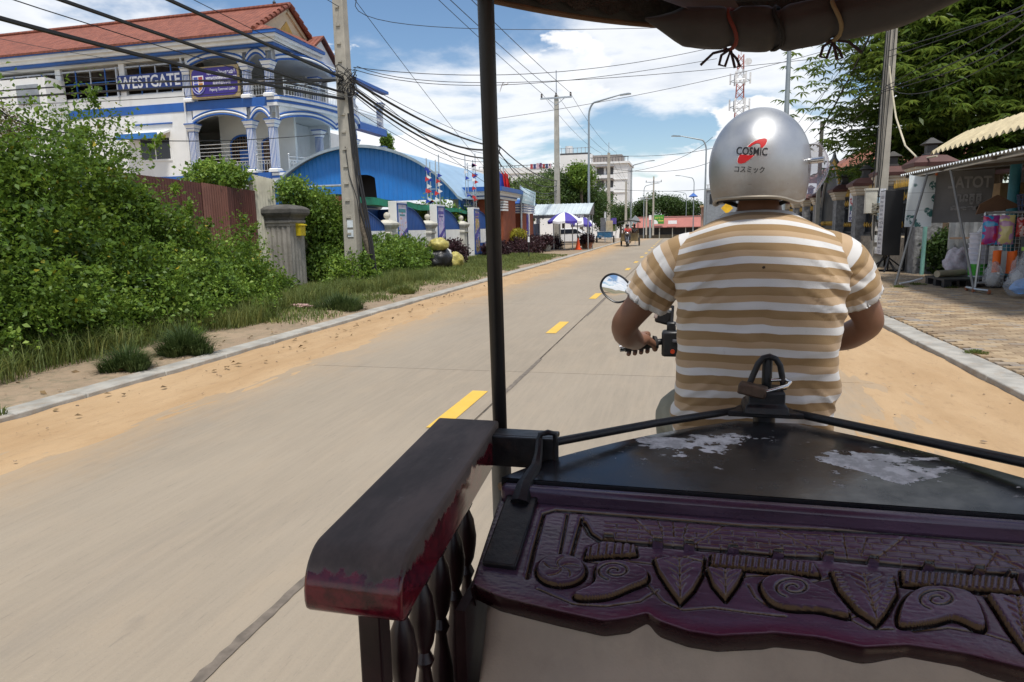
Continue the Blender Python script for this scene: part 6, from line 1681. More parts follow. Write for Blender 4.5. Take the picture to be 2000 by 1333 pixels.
obj('cable_coil', m, pm('cable_grey', (.2, .18, .13), .7), pr)
hang = thing('hanging_hose', 'pale hose hanging in a long loop from the pole to the tiled porch', 'hose', (6, 23.8, 5))
obj('hose', MB().tube([gy(1737, 130, 23.7), gy(1741, 170, 23.5), gy(1750, 230, 23), gy(1768, 285, 22), gy(1795, 312, 21), gy(1830, 305, 20)], .025, 6), pm('hose_pale', (.5, .45, .33), .6), hang)
# wires on the right
for k, (a, mI, b, r) in enumerate((((1735, 100), (1870, 60), (2000, 20), .012), ((1735, 112), (1870, 66), (2000, 10), .010), ((1720, 178), (1870, 120), (2000, 40), .014), ((1725, 172), (1860, 100), (2000, 28), .01), ((1725, 180), (1870, 135), (2000, 68), .012), ((1730, 165), (1800, 182), (1980, 100), .009))):
    cable((gy(*a, 23.8), gy(*mI, 19), gy(*b, 14)), r, 'dark wire running from the notice covered pole through the big tree', 'wires at the big tree')
for k, (a, mI, b, r) in enumerate((((1600, 262), (1660, 150), (1705, 55), .035), ((1570, 262), (1640, 190), (1722, 160), .012), ((1582, 225), (1625, 160), (1670, 100), .01), ((1560, 240), (1620, 170), (1680, 130), .01), ((1607, 240), (1660, 215), (1722, 182), .014), ((1610, 262), (1665, 255), (1715, 245), .014), ((1590, 270), (1635, 225), (1712, 150), .012), ((1612, 275), (1640, 258), (1690, 215), .012))):
    cable((gy(*a, 34), gy(*mI, 29), gy(*b, 24)), r, 'dark wire fanning from the thin pole behind the helmet to the notice covered pole', 'wires fanning behind the helmet')
b = gy(1606, 237, 34.2)
tp = util_pole('thin grey pole carrying fanned wires behind the helmet', b.x, 34.2, b.z, .09, .07, steps=False)
# ---- poster on the wall
po = thing('wall_poster', 'white poster with red and blue lettering hung on the dark railing', 'poster', (WX-.1, 28.7, 1.6))
yA, yB, z0, z1 = 28.05, 29.5, 1.5, 2.6
obj('sheet', MB().box(WX-.1, WX-.09, yA, yB, z0, z1), pm('poster_white', (.66, .66, .67), .6), po, smooth=False)
for k, (tx, sz, zz, col) in enumerate((('បុរី', .34, z1-.42, (.5, .03, .04)), ('ជួល', .2, z1-.62, (.05, .2, .2)), ('ATEL', .3, z1-.86, (.05, .05, .2)), ('092 840', .22, z1-1.06, (.05, .05, .2)))):
    sign_text('lettering', tx, sz, lambda u, v, zz=zz: (WX-.105, (yA+yB)/2-u, zz+v), pm('ink_%d' % k, col, .6), po, width=1.2, bold=.01)
# ---- black upright sign box on feet
sx_, sy_ = 5.62, 21.5
bsn = thing('sign_stand', 'tall black sign stand with a white lettered face before the utility pole', 'sign', (sx_, sy_, ZP))
obj('case', MB().box(sx_-.2, sx_+.25, sy_-.28, sy_+.28, .55, 2.35), pm('case_black', (.012, .012, .013), .5), bsn, bevel=.01)
obj('face', MB().box(sx_-.212, sx_-.203, sy_-.25, sy_+.25, .58, 2.32), pm('face_white', (.6, .6, .62), .5), bsn, smooth=False)
g = random.Random(4); INK = pm('ink_dark', (.04, .04, .09), .6)
for k in range(14):
    zz = 2.12-k*.115; tx = ['ភោជនីយ', 'បាយ', 'COFFEE', 'ទឹក', 'MENU', 'មាន់', 'ត្រី'][k % 7]
    sign_text('lettering', tx, .085 if k else .13, lambda u, v, zz=zz: (sx_-.215, sy_-u, zz+v), INK, bsn, width=g.uniform(.26, .42))
m = MB()
for s in (-1, 1):
    m.beam((sx_, sy_+s*.22, .55), (sx_-.15, sy_+s*.45, .11), .04, .04).beam((sx_, sy_-s*.22, .55), (sx_+.15, sy_-s*.1+s*.5, .11), .04, .04)
m.box(sx_-.45, sx_+.55, sy_-.03, sy_+.03, .095, .14)
for s in (-1, 1): m.beam((sx_+.02, sy_, .5), (sx_+s*.5, sy_, .12), .035, .035)
obj('feet', m, pm('case_black', (.012, .012, .013), .5), bsn, smooth=False)
bk = thing('sign_back_panel', 'narrow dark sign frame standing behind the black sign stand', 'sign', (6.05, 21.4, ZP))
obj('frame', MB().box(6.02, 6.1, 21.1, 21.15, .1, 2.35).box(6.02, 6.1, 21.4, 21.45, .1, 2.35).box(6.02, 6.1, 21.15, 21.4, 2.3, 2.35), pm('case_black', (.012, .012, .013), .5), bk, smooth=False)
# ---- weathered plank boards
pb = thing('plank_boards', 'weathered brown planks standing upright beside the stall', 'planks', (6.5, 21, 0))
WOOD = pm('old_plank', (.12, .085, .055), .9, var=.35, scale=4, streak=.5, dirtcol=(.05, .04, .03), bump=.6, bscale=20, bdist=.01)
for k in range(6):
    x = 6.12+k*.17; obj('plank', MB().box(x, x+.155, 21.05+.02*(k % 2), 21.11+.02*(k % 2), .05, 1.45+.06*math.sin(k*2)), WOOD, pb, smooth=False)
# ---- stall: awnings on leaning props
stl = thing('street_stall', 'street stall with corrugated awning on leaning props', 'stall', (6.4, 16, ZP))
AWN = pm('awning_sheet', (.50, .52, .53), .5, .4, var=.15, scale=3, dirt=.3, dirtcol=(.25, .22, .18))
def awning(x0, z0, x1, z1, y0, y1, pitch, amp, mat, name, arch_=0.0):
    n = int((y1-y0)/pitch*6)
    def fn(i, j):
        y = y0+(y1-y0)*i; z = z0+(z1-z0)*j+amp*math.sin(2*PI*(y-y0)/pitch)+arch_*math.sin(PI*j*.5)
        return (x0+(x1-x0)*j, y, z)
    m = MB().grid(fn, n, 6)
    return obj(name, m, mat, stl, ang=70)
awning(5.05, 2.58, 8.2, 2.78, 10.5, 18.7, .15, .028, AWN, 'awning')
TPL = pm('awning_cream', (.56, .47, .29), .7, var=.15, scale=4, dirt=.4, dirtcol=(.3, .22, .12))
awning(5.85, 3.12, 6.6, 3.5, 11, 19.3, .3, .05, TPL, 'canvas_awning', .08)
obj('awning_rail', MB().cyl((5.2, 10.5, 2.52), (5.2, 18.6, 2.52), .025, n=8).cyl((8.1, 10.5, 2.7), (8.1, 18.6, 2.7), .03, n=8), STEEL, stl, kind='stuff')
for y in (11, 13.7, 16.2, 18.4): obj('rafter', MB().beam((5.1, y, 2.53), (8.1, y, 2.72), .05, .06), pm('rafter', (.12, .1, .08), .8), stl, smooth=False)
for a, b in ((gz(1748, 558, ZP), gy(1812, 338, 17.2)), (gz(1903, 572, ZP), gx(1857, 322, 5.2))):
    obj('prop', MB().cyl(a, (b.x, b.y, 2.52), .026, n=8), pm('prop_grey', (.2, .2, .195), .55, .4, var=.2), stl)
TEAL = pm('teal_pipe', (.03, .2, .28), .5)
obj('post', MB().cyl((7.05, 17.6, 0), (7.05, 17.6, 2.7), .11, n=12), TEAL, stl)
obj('post', MB().cyl((6.15, 20.2, 0), (6.15, 20.2, 1.9), .05, n=10), pm('mint_pipe', (.2, .42, .36), .5), stl)
obj('rear_sheet', corrugated((6.5, 19.6, 0), (9.5, 19.2, 0), .1, 2.0, .19, .03), pm('grey_sheet', (.30, .32, .34), .5, .4, var=.2, scale=3, dirt=.3), stl, ang=60)
obj('sheet_rail', MB().box(6.5, 7.9, 19.45, 19.5, 1.02, 1.07), pm('rusty', (.2, .14, .1), .8), stl, smooth=False)
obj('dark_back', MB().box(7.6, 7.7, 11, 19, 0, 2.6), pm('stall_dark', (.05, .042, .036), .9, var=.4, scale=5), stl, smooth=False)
# banners under the awning
def cloth(name, x0, x1, z0, z1, y, mat, label, cat, sag=.06):
    o = thing(name, label, cat, (x0, y, z0))
    def fn(i, j):
        x = x0+(x1-x0)*i; z = z0+(z1-z0)*j-sag*math.sin(PI*i)*j**3
        return (x-.04*(1-j)*1.0, y+.03*math.sin(i*5+j*2)+.02*math.sin(j*7), z)
    c = obj('cloth', MB().grid(fn, 24, 24), mat, o, ang=180)
    return o, fn
t = NT('tool_poster')
v = t.vec((1, 1, 1)); s_ = t.sep()
vor = t.node('ShaderNodeTexVoronoi'); vor.feature = 'F1'; t.l.new(t.vec((4.5, 1, 4.0), (0, 0, .3)), vor.inputs[0]); vor.inputs['Scale'].default_value = 1.0
nz = t.noise(9, 4, .6, None, 1.5)
c = t.mix(t.math('MULTIPLY', t.ramp(vor.outputs['Distance'], .42, .34), t.ramp(nz, .42, .46)), (.66, .72, .74, 1), (.03, .13, .12, 1))
c = t.mix(t.math('LESS_THAN', t.math('FRACT', t.math('MULTIPLY', t.math('ADD', s_[2], .02), 2.6)), .03), c, (.35, .4, .42, 1))
t.base(c); t.rough(.5)
cl1, fn1 = cloth('tool_banner', 4.92, 5.46, 1.36, 2.53, 17.45, t.m, 'white banner printed with garden tools hanging under the awning edge', 'banner')
obj('corner_tie', MB().sphere((5.45, 17.44, 2.53), (.03, .03, .05), 8, 6), pm('tie_orange', (.6, .15, .05), .6), cl1)
GB = pm('grey_banner', (.20, .20, .205), .7, var=.1, scale=2)
cl2, fn2 = cloth('grey_banner', 5.48, 6.62, 1.44, 2.60, 17.5, GB, 'grey banner seen from behind with mirrored lettering under the awning', 'banner', .03)
PALE = pm('banner_pale', (.30, .30, .305), .7)
for tx, sz, zz, w in (('TOTAL', .34, 2.2, .85), ('គ្គូណ', .26, 1.9, .5), ('ហាងលក់', .1, 1.72, .7)):
    sign_text('lettering', tx, sz, lambda u, v, zz=zz: (6.12-u, 17.42, zz+v), PALE, cl2, width=w, bold=.01)
# ---- goods
# wire rack
rk = thing('wire_rack', 'grey wire mesh display rack on castors', 'rack', (5.7, 15.1, ZP))
rx0_, rx1_, ry, rz0, rz1 = 5.55, 6.75, 15.1, .28, 1.62
m = MB().tube([(rx0_, ry, rz0-.1), (rx0_+.06, ry, rz1)], .022, 8).tube([(rx1_, ry, rz0-.1), (rx1_, ry, rz1)], .022, 8).tube([(rx0_+.06, ry, rz1), (rx1_, ry, rz1)], .022, 8).tube([(rx0_, ry, rz0), (rx1_, ry, rz0)], .022, 8)
m.tube([(rx0_-.02, ry, .16), (rx0_+.1, ry-.38, .16)], .025, 8).tube([(rx0_, ry, .16), (rx0_, ry+.4, .16)], .025, 8)
obj('frame', m, STEEL, rk)
m = MB()
for k in range(17): m.cyl((rx0_+.05+k*.07, ry, rz0), (rx0_+.05+k*.07, ry, rz1), .005, n=4)
for k in range(18): m.cyl((rx0_, ry, rz0+k*.075), (rx1_, ry, rz0+k*.075), .005, n=4)
obj('mesh', m, STEEL, rk, kind='stuff')
for x, y in ((rx0_-.02, ry), (rx0_+.1, ry-.38), (rx0_, ry+.4), (rx1_, ry)):
    obj('castor', MB().lathe([(.045, -.02), (.045, .02)], (x, y, ZP+.045), 10, ((0, 1, 0), (0, 0, 1), (1, 0, 0))), pm('castor', (.3, .1, .04), .6), rk)
def packet(x, z, w, h, mat, label, name='packet', y=15.02, d=.05, cat='packet'):
    m = MB()
    def fn(i, j):
        a = (2*i-1); b = (2*j-1); q = d*(1-a**4)*(1-b**4)
        return (x+w*i, y-q-.008*mnoise.noise(Vector((i*9, j*9, x*7))), z+h*j)
    def fb(i, j): return (x+w*i, y+.012, z+h*j)
    m.grid(fn, 12, 12).grid(fb, 1, 1)
    o = obj(name, m, mat, origin=(x, y, z), ang=60); tag(o, label, cat); return o
def pack_mat(name, cols, sc=5):
    t = NT(name); v = t.vec((1, 1, 1), (sc, 1, 2)); n1 = t.noise(sc, 3, .5, v, 1.0)
    c = t.mix(t.ramp(n1, .46, .5), rgba(cols[0]), rgba(cols[1])); n2 = t.noise(sc*1.4, 2, .5, t.vec((1, 1, 1), (7, 3, 1)))
    c = t.mix(t.ramp(n2, .56, .6), c, rgba(cols[2])); t.base(c); t.rough(.22); t.b.inputs['Coat Weight'].default_value = .5; return t.m
packet(5.56, 1.02, .27, .55, pack_mat('pk1', ((.45, .02, .07), (.3, .03, .2), (.03, .25, .5)), 4), 'crimson and blue plastic packet hanging on the wire rack')
packet(5.83, 1.02, .26, .55, pack_mat('pk2', ((.45, .25, .42), (.55, .48, .2), (.4, .2, .35)), 4), 'lilac and cream glove packet hanging on the wire rack')
packet(6.12, 1.16, .2, .36, pack_mat('pk3', ((.35, .02, .02), (.3, .02, .02), (.5, .4, .4)), 7), 'small red packet hanging on the wire rack')
packet(6.36, 1.22, .34, .42, pm('lime_vest', (.38, .55, .02), .6, var=.15), 'lime yellow safety vest hanging on the rack', 'safety_vest', cat='vest')
vst = thing('safety_vest', 'orange safety vest with a grey stripe hanging on the rack', 'vest', (5.75, 15, .5))
OV = pm('vest_orange', (.8, .14, .01), .6, var=.08)
obj('cloth', MB().grid(lambda i, j: (5.76+.40*i, 14.99-.03*math.sin(i*9), .48+.42*j+.015*math.sin(i*7)), 14, 8), OV, vst, ang=120)
obj('stripe', MB().box(5.89, 5.98, 14.945, 14.952, .48, .9), pm('vest_grey', (.3, .3, .3), .4), vst, smooth=False)
sk = thing('dark_vest', 'dark grey work vest with a lime band hanging on the rack', 'vest', (6.2, 15, .7))
obj('cloth', MB().grid(lambda i, j: (6.2+.5*i, 14.98-.05*math.sin(PI*i), .72+.44*j), 12, 8), pm('vest_dark', (.06, .065, .07), .6), sk, ang=120); obj('band', MB().grid(lambda i, j: (6.22+.44*i, 14.97-.05*math.sin(PI*i), .9+.07*j), 12, 1), pm('band_lime', (.35, .6, .1), .5), sk)
# clear bags: thin crumpled plastic
def clear_bag(c, r, label, seed, tint=(.6, .62, .64), inner=None):
    nm = 'bag_clear_%d' % seed; t = NT(nm)
    t.base(rgba(tint)); t.rough(.18); t.b.inputs['Alpha'].default_value = .26; t.bump(t.noise(14, 5, .6), .8, .03)
    b = thing('plastic_bag', label, 'plastic bag', c)
    obj('film', lumpy(c, r, seed*3.1, .3, 30, 20), t.m, b, ang=80)
    if inner: obj('contents', lumpy((c[0], c[1], c[2]-r[2]*.25), (r[0]*.75, r[1]*.75, r[2]*.5), seed*5.3, .25, 20, 14), inner, b)
clear_bag((5.75, 14.85, .42), (.16, .14, .26), 'clear plastic bag hanging low on the wire rack', 1, inner=pm('bag_grey', (.3, .3, .29), .6))
clear_bag((6.08, 14.7, .48), (.12, .1, .3), 'narrow clear bag of white goods beside the rack', 2, inner=WB)
clear_bag((5.95, 14.0, .36), (.3, .28, .3), 'large clear bag with blue plastic inside on the pavers', 3, inner=pm('blue_plastic', (.12, .3, .62), .4))
clear_bag((6.3, 14.3, .75), (.33, .3, .4), 'big clear inflated bag standing against the rack', 4)
# buckets
bk_x, bk_y = 6.22, 16.9
pl = thing('pallet', 'black plastic pallet on the pavers under the buckets', 'pallet', (5.9, 16.6, ZP))
PLB = pm('pallet_black', (.015, .015, .017), .5)
obj('deck', MB().box(5.35, 6.9, 16.15, 17.35, .23, .27), PLB, pl, smooth=False)
for k in range(4):
    for j in range(3): obj('foot', MB().box(5.36+k*.46, 5.50+k*.46, 16.16+j*.5, 16.32+j*.5, ZP, .23), PLB, pl, smooth=False)
WBK = pm('bucket_white', (.62, .63, .72), .35, var=.06)
zb = .27
o = thing('bucket', 'white bucket with green label at the bottom of the stack on the pallet', 'bucket', (bk_x, bk_y, zb), 'stacked buckets')
obj('body', MB().lathe([(.16, zb), (.185, zb+.36), (.195, zb+.37), (.195, zb+.40)], (bk_x, bk_y, 0), 22), WBK, o); obj('label_band', MB().lathe([(.1635, zb+.03), (.181, zb+.28)], (bk_x, bk_y, 0), 22), pm('bucket_green', (.05, .36, .03), .4, var=.3, scale=14), o)
for k in range(5):
    z = zb+.40+k*.11
    o = thing('bucket', 'white nested bucket in the stack on the pallet', 'bucket', (bk_x, bk_y, z), 'stacked buckets')
    obj('body', MB().lathe([(.18, z), (.188, z+.07), (.2, z+.075), (.2, z+.10), (.19, z+.108)], (bk_x, bk_y, 0), 22), WBK, o)
o = obj('paper_cone', MB().lathe([(.1, 0), (.06, .3), (.02, .62)], (6.3, 17.1, zb+.9), 12, ((1, 0, 0), (0, 1, 0), (.35, 0, .94))), LET, origin=(6.3, 17.1, 1.1)); tag(o, 'white rolled paper sheet leaning on the bucket stack', 'paper roll')
for c, r, mt, s, lab in (((6.45, 18.6, .45), (.32, .26, .38), pm('sack_white', (.5, .47, .52), .6, var=.2, scale=8, dirt=.4, dirtcol=(.35, .1, .15)), 7, 'crumpled white printed sack beside the corrugated sheet'),):
    o = obj('sack', lumpy(c, r, s, .3), mt, origin=c, ang=70); tag(o, lab, 'sack')
o = obj('fabric_roll', MB().tube([(5.4, 16.75, .34), (5.8, 17.0, .34), (6.05, 17.15, .35)], [.075, .075, .07], 12), pm('roll_tan', (.35, .3, .2), .8), origin=(5.4, 16.8, .3)); tag(o, 'tan roll of cloth lying on the pallet edge', 'cloth roll')
o = obj('pipe_end', MB().tube([(4.75, 17.0, .11), (5.0, 17.2, .13), (5.3, 17.35, .2)], .02, 8), LET, origin=(4.9, 17, .1)); tag(o, 'thin white pipe lying on the pavers', 'pipe')
# baskets and cardboard at the back
o = obj('cardboard_box', MB().box(6.9, 7.5, 17.9, 18.4, 1.75, 2.3), pm('card', (.36, .24, .12), .85, var=.2), origin=(6.9, 17.9, 1.75)); tag(o, 'brown cardboard stacked high behind the teal post', 'box')
o = obj('shelf_unit', MB().box(6.6, 7.6, 17.8, 18.5, 1.68, 1.74).box(6.62, 6.68, 17.82, 17.88, .1, 1.68).box(7.5, 7.56, 17.82, 17.88, .1, 1.68).box(6.6, 7.6, 17.8, 18.5, .9, .95), WOOD, origin=(6.6, 17.8, .1), smooth=False); tag(o, 'wooden shelf behind the grey banner', 'shelf')
bsk = thing('basket', 'dark blue plastic lattice basket above the wire rack', 'basket', (6.35, 15.5, 1.65))
m = MB()
for k in range(14):
    a = 2*PI*k/14; m.tube([(6.45+.15*math.cos(a), 15.4+.15*math.sin(a), 1.64), (6.45+.2*math.cos(a+.2), 15.4+.2*math.sin(a+.2), 1.95)], .014, 4)
for z, r_ in ((1.64, .15), (1.75, .17), (1.86, .185), (1.95, .2)): m.tube([(6.45+r_*math.cos(2*PI*k/18), 15.4+r_*math.sin(2*PI*k/18), z) for k in range(18)], .014, 5, closed=True)
obj('lattice', m, pm('basket_blue', (.02, .035, .09), .5), bsk)
o = obj('cardboard_flap', MB().prism([(0, 0), (.7, .12), (.75, .16), (.35, .38), (.05, .2)], 15.9, 15.95, lambda u, v, w: (5.75+u, w, 1.6+v)), pm('card_dark', (.13, .07, .04), .9), origin=(5.8, 15.9, 1.6), smooth=False); tag(o, 'torn dark brown cardboard hanging above the rack corner', 'cardboard')
# ================================================================== THE TUK-TUK WE SIT IN
tuk = thing('tuk_tuk', 'dark wooden tuk-tuk carriage with carved front panel, armrest and rolled canopy', 'tuk-tuk', (.18, .6, .4))
t = NT('carved_wood')
gr = t.attr('groove').outputs['Fac']; rim = t.attr('rim').outputs['Fac']
n = t.noise(3.5, 6, .6, t.vec((1, 6, 6))); n2 = t.noise(38, 5, .6, t.vec((.25, 1, 1)))
c = t.mix(t.ramp(n, .3, .7), (.044, .025, .046, 1), (.108, .064, .108, 1))
c = t.mix(t.math('MULTIPLY', t.ramp(rim, .3, 1.0), .7), c, (.095, .010, .036, 1))
c = t.mix(t.math('MULTIPLY', t.ramp(n2, .5, .75), .25), c, (.15, .09, .13, 1))
c = t.mix(t.ramp(rim, 1.2, 1.8), c, (.022, .004, .006, 1))
c = t.mix(t.ramp(gr, .22, .36), c, (.16, .10, .05, 1))
c = t.mix(t.ramp(gr, .42, .62), c, (.010, .006, .006, 1))
worn = t.ramp(t.noise(9, 6, .65, t.vec((1, 3, 3), (2, 1, 5))), .64, .72)
c = t.mix(t.math('MULTIPLY', worn, .35), c, (.2, .14, .11, 1))
t.base(c); t.rough(t.math('ADD', .10, t.math('MULTIPLY', n2, .34))); t.spec(.6)
t.bump(t.math('ADD', n2, t.math('MULTIPLY', t.noise(120, 4), .4)), .22, .0025)
CARVED = t.m
t = NT('arm_wood')
geo = t.node('ShaderNodeNewGeometry'); sp_ = t.node('ShaderNodeSeparateXYZ'); t.l.new(geo.outputs['Position'], sp_.inputs[0])
n = t.noise(14, 6, .65, t.vec((1, .3, 1))); wear = t.math('ADD', t.math('MULTIPLY', t.math('SUBTRACT', sp_.outputs[2], 1.080), 34), t.math('MULTIPLY', t.math('SUBTRACT', t.noise(11, 6, .7), .5), 3.2))
red = t.mix(t.ramp(t.noise(24, 6, .7), .35, .65), (.035, .003, .006, 1), (.15, .011, .020, 1))
blk = t.mix(t.ramp(n, .3, .7), (.05, .038, .032, 1), (.12, .09, .075, 1))
c = t.mix(t.ramp(wear, .05, .2), red, blk)
t.base(c); t.rough(t.mix(t.ramp(wear, -.1, .35), (.12, .12, .12, 1), (.75, .75, .75, 1))); t.bump(t.noise(60, 5, .6, t.vec((1, .15, 1))), .15, .003)
ARMW = t.m
DWOOD = pm('dark_wood', (.018, .005, .006), .36, var=.4, scale=14, bump=.15, bscale=60, bdist=.002)
BIRON = pm('black_iron', (.014, .014, .016), .42, .3, var=.4, scale=18, dirt=.35, dirtcol=(.07, .035, .02), bump=.5, bscale=55, bdist=.003)
t = NT('worn_sheet')
n = t.noise(4.2, 7, .68, t.vec((1.2, 1.7, 1), (.55, .3, 0)), .4); n2 = t.noise(30, 6, .7)
sp_ = t.sep()
band = t.ramp(t.math('ABSOLUTE', t.math('SUBTRACT', sp_[1], .775)), .26, .02)
f = t.ramp(t.math('ADD', n, t.math('ADD', t.math('MULTIPLY', band, .16), t.math('MULTIPLY', n2, .08))), 0.74, 0.752)
f = t.math('MAXIMUM', f, t.math('MULTIPLY', t.ramp(t.noise(24, 5, .6, t.vec((1, 1.6, 1), (3, 8, 0))), .66, .68), t.ramp(band, .35, .7)))
base = t.mix(t.ramp(t.noise(7, 5), .35, .7), (.008, .009, .011, 1), (.022, .022, .024, 1))
t.base(t.mix(f, base, t.mix(t.ramp(n2, .4, .6), (.34, .34, .34, 1), (.6, .6, .6, 1)))); t.rough(t.math('ADD', t.math('MULTIPLY', f, .35), t.math('MULTIPLY', t.noise(22, 6, .6), .42)))
t.bump(t.math('ADD', t.math('MULTIPLY', f, .6), t.noise(18, 5)), .12, .004)
SHEET = t.m

# ---- carved front panel: a height field over the sloping board
PT, PBt = Vector((0, 1.165, 1.02)), Vector((0, .95, .936))
pdn = (PBt-PT).normalized(); pn = Vector((1, 0, 0)).cross(pdn).normalized()
if pn.z < 0: pn = -pn
def onpanel(u, v):
    """survey: picture point to (x, distance down the board)"""
    d = ray(u, v); o = Vector((0, 0, CAM_H)); k = (PT-o).dot(pn)/d.dot(pn); p = o+d*k
    return (p.x, (p-PT).dot(pdn))
Z6 = lambda a, b: onpanel(1020+a/2.0408, 980+b/2.0408)
edge_px = [(920, 1136), (974, 1162), (1088, 1190), (1179, 1210), (1225, 1204), (1268, 1194), (1275, 1203), (1293, 1212), (1345, 1230), (1402, 1239), (1516, 1233), (1601, 1242), (1687, 1261), (1772, 1256), (1886, 1273), (2000, 1301)]
eb = [onpanel(*p) for p in edge_px]
cxp = .185
eb += [(2*cxp-a, s) for a, s in reversed(eb) if 2*cxp-a > eb[-1][0]+.01]
ea = np.array([e[0] for e in eb]); es_ = np.array([e[1] for e in eb])
A0, A1 = -.314, 2*cxp+.314
NA, NS = 760, 190
ag = np.linspace(A0, A1, NA); sb_ = np.interp(ag, ea, es_)
ker = np.ones(9)/9; sb_s = np.convolve(np.pad(sb_, 4, 'edge'), ker, 'valid')
vv = np.linspace(0, 1, NS)
AA = np.repeat(ag[:, None], NS, 1); SS = vv[None, :]*sb_s[:, None]
def seg_dist(P, closed=False):
    D = np.full(AA.shape, 9.0)
    n = len(P)
    for i in range(n if closed else n-1):
        (x0, y0), (x1, y1) = P[i], P[(i+1) % n]; dx_, dy_ = x1-x0, y1-y0; L2 = dx_*dx_+dy_*dy_+1e-12
        tt = np.clip(((AA-x0)*dx_+(SS-y0)*dy_)/L2, 0, 1)
        D = np.minimum(D, np.hypot(AA-x0-tt*dx_, SS-y0-tt*dy_))
    return D
def inside(P):
    I = np.zeros(AA.shape, bool); n = len(P); j = n-1
    for i in range(n):
        (xi, yi), (xj, yj) = P[i], P[j]
        I ^= ((yi > SS) != (yj > SS)) & (AA < (xj-xi)*(SS-yi)/(yj-yi+1e-12)+xi); j = i
    return I
Hh = np.zeros(AA.shape); Gv = np.zeros(AA.shape)
def groove(P, w=.0022, d=.0035, closed=False, col=.85):
    global Hh, Gv
    k = np.exp(-(seg_dist(P, closed)/(w*1.25))**2); Hh -= d*1.3*k; Gv = np.maximum(Gv, k*col)
def raised(P, h=.006, soft=.003, outline=True):
    global Hh, Gv
    D = seg_dist(P, True); I = inside(P); sg = np.where(I, D, -D)
    Hh = np.maximum(Hh, 0)*0+Hh; q = np.clip(sg/soft+.3, 0, 1); Hh += 2.1*h*q*q*(3-2*q)
    if outline:
        k = np.exp(-((sg+.0016)/.0021)**2); Hh -= .005*k; Gv = np.maximum(Gv, k*1.0)
        k2 = np.exp(-((sg-.0012)/.0009)**2); Gv = np.maximum(Gv, k2*.40)
def curve(P, n=6):
    """smooth closed outline through the points"""
    out = []; m_ = len(P)
    for i in range(m_):
        p0, p1, p2, p3 = (np.array(P[(i+k) % m_]) for k in (-1, 0, 1, 2))
        for j in range(n):
            q = j/n; out.append(tuple(.5*((2*p1)+(-p0+p2)*q+(2*p0-5*p1+4*p2-p3)*q*q+(-p0+3*p1-3*p2+p3)*q**3)))
    return out
def mirror(P): return [(2*cxp-a, s) for a, s in P]
def both(fn, P, **kw):
    fn(P, **kw)
    Q = mirror(P)                      # the far end of the board repeats the near end
    if min(q[0] for q in Q) > .47: fn(Q, **kw)
# border lines along the top and the corner frame
for v0 in (.018, .024): groove([(A0, v0), (A1, v0)], .0014, .002)
groove([Z6(20, 300), Z6(45, 190), Z6(85, 45), Z6(130, 32), Z6(300, 45), Z6(900, 95), Z6(1480, 122), Z6(2000, 168), (A1-.03, .045), (A1-.02, .1)], w=.003, d=.006)
both(groove, [Z6(180, 50), Z6(150, 205)], w=.0022); both(groove, [Z6(238, 62), Z6(195, 215)], w=.003, d=.005)
# tiled roof: courses and staggered joints
eave = [Z6(*p) for p in ((245, 80), (270, 125), (310, 152), (420, 160), (660, 180), (840, 195), (1020, 214), (1220, 222), (1400, 240), (1620, 262), (1820, 280), (1990, 292), (2200, 312))]
top_ = [Z6(250, 62), Z6(900, 98), Z6(1480, 122), Z6(2000, 165), Z6(2250, 185)]
def lerp_line(k):
    out = []
    for a in np.linspace(Z6(330, 100)[0], A1-.06, 80):
        s0 = np.interp(a, [p[0] for p in top_], [p[1] for p in top_]); s1 = np.interp(a, [p[0] for p in eave], [p[1] for p in eave]); out.append((a, s0+(s1-s0)*k))
    return out
gq = random.Random(9)
for j, k in enumerate((.2, .4, .6, .8)):
    L_ = lerp_line(k); both(groove, L_, w=.0009, d=.0016, col=.5)
    for i in range(2, 76, 4):
        a, s = L_[i+j % 2*2 if i+j % 2*2 < 80 else i]; both(groove, [(a, s), (a+.001, s+.010)], w=.0009, d=.0016, col=.5)
for a0, b0, a1, b1 in ((455, 70, 530, 145), (805, 92, 690, 165), (1020, 112, 1190, 205), (1520, 140, 1410, 225), (1760, 155, 1990, 262)): both(groove, [Z6(a0, b0), Z6(a1, b1)], w=.0018, d=.002, col=.4)
for a0, b0, a1, b1 in ((540, 75, 560, 130), (600, 78, 605, 135), (660, 85, 640, 140), (1280, 125, 1295, 210), (1375, 140, 1350, 215), (1890, 200, 1850, 260)): both(groove, [Z6(a0, b0), Z6(a1, b1)], w=.001, d=.002, col=.5)
both(groove, eave, w=.0038, d=.007, col=1.0)
for a_, b_ in ((345, 152), (540, 170), (665, 180), (840, 196), (1020, 214), (1220, 222), (1400, 240), (1620, 262), (1820, 280)):
    both(raised, [Z6(a_-22, b_-14), Z6(a_+22, b_-12), Z6(a_+22, b_+14), Z6(a_-22, b_+12)], h=.007, soft=.002, outline=False)
# hatched bands
for P, n in (([(260, 190), (320, 168), (450, 180), (455, 218), (250, 230)], 6), ([(755, 215), (1160, 252), (1185, 300), (1100, 292), (750, 262)], 16), ([(1510, 280), (1960, 312), (1985, 370), (1860, 360), (1515, 335)], 18)):
    q = [Z6(*p) for p in P]; both(raised, q, h=.004, soft=.003)
    x0_, x1_ = P[0][0], P[1][0] if n > 6 else 450
    for k in range(n):
        xx = x0_+(x1_-x0_)*(k+.5)/n; yy = P[0][1]+(P[1][1]-P[0][1])*(k+.5)/n if n > 6 else 178
        both(groove, [Z6(xx, yy+2), Z6(xx-6, yy+48)], w=.0014, d=.003, col=.55)
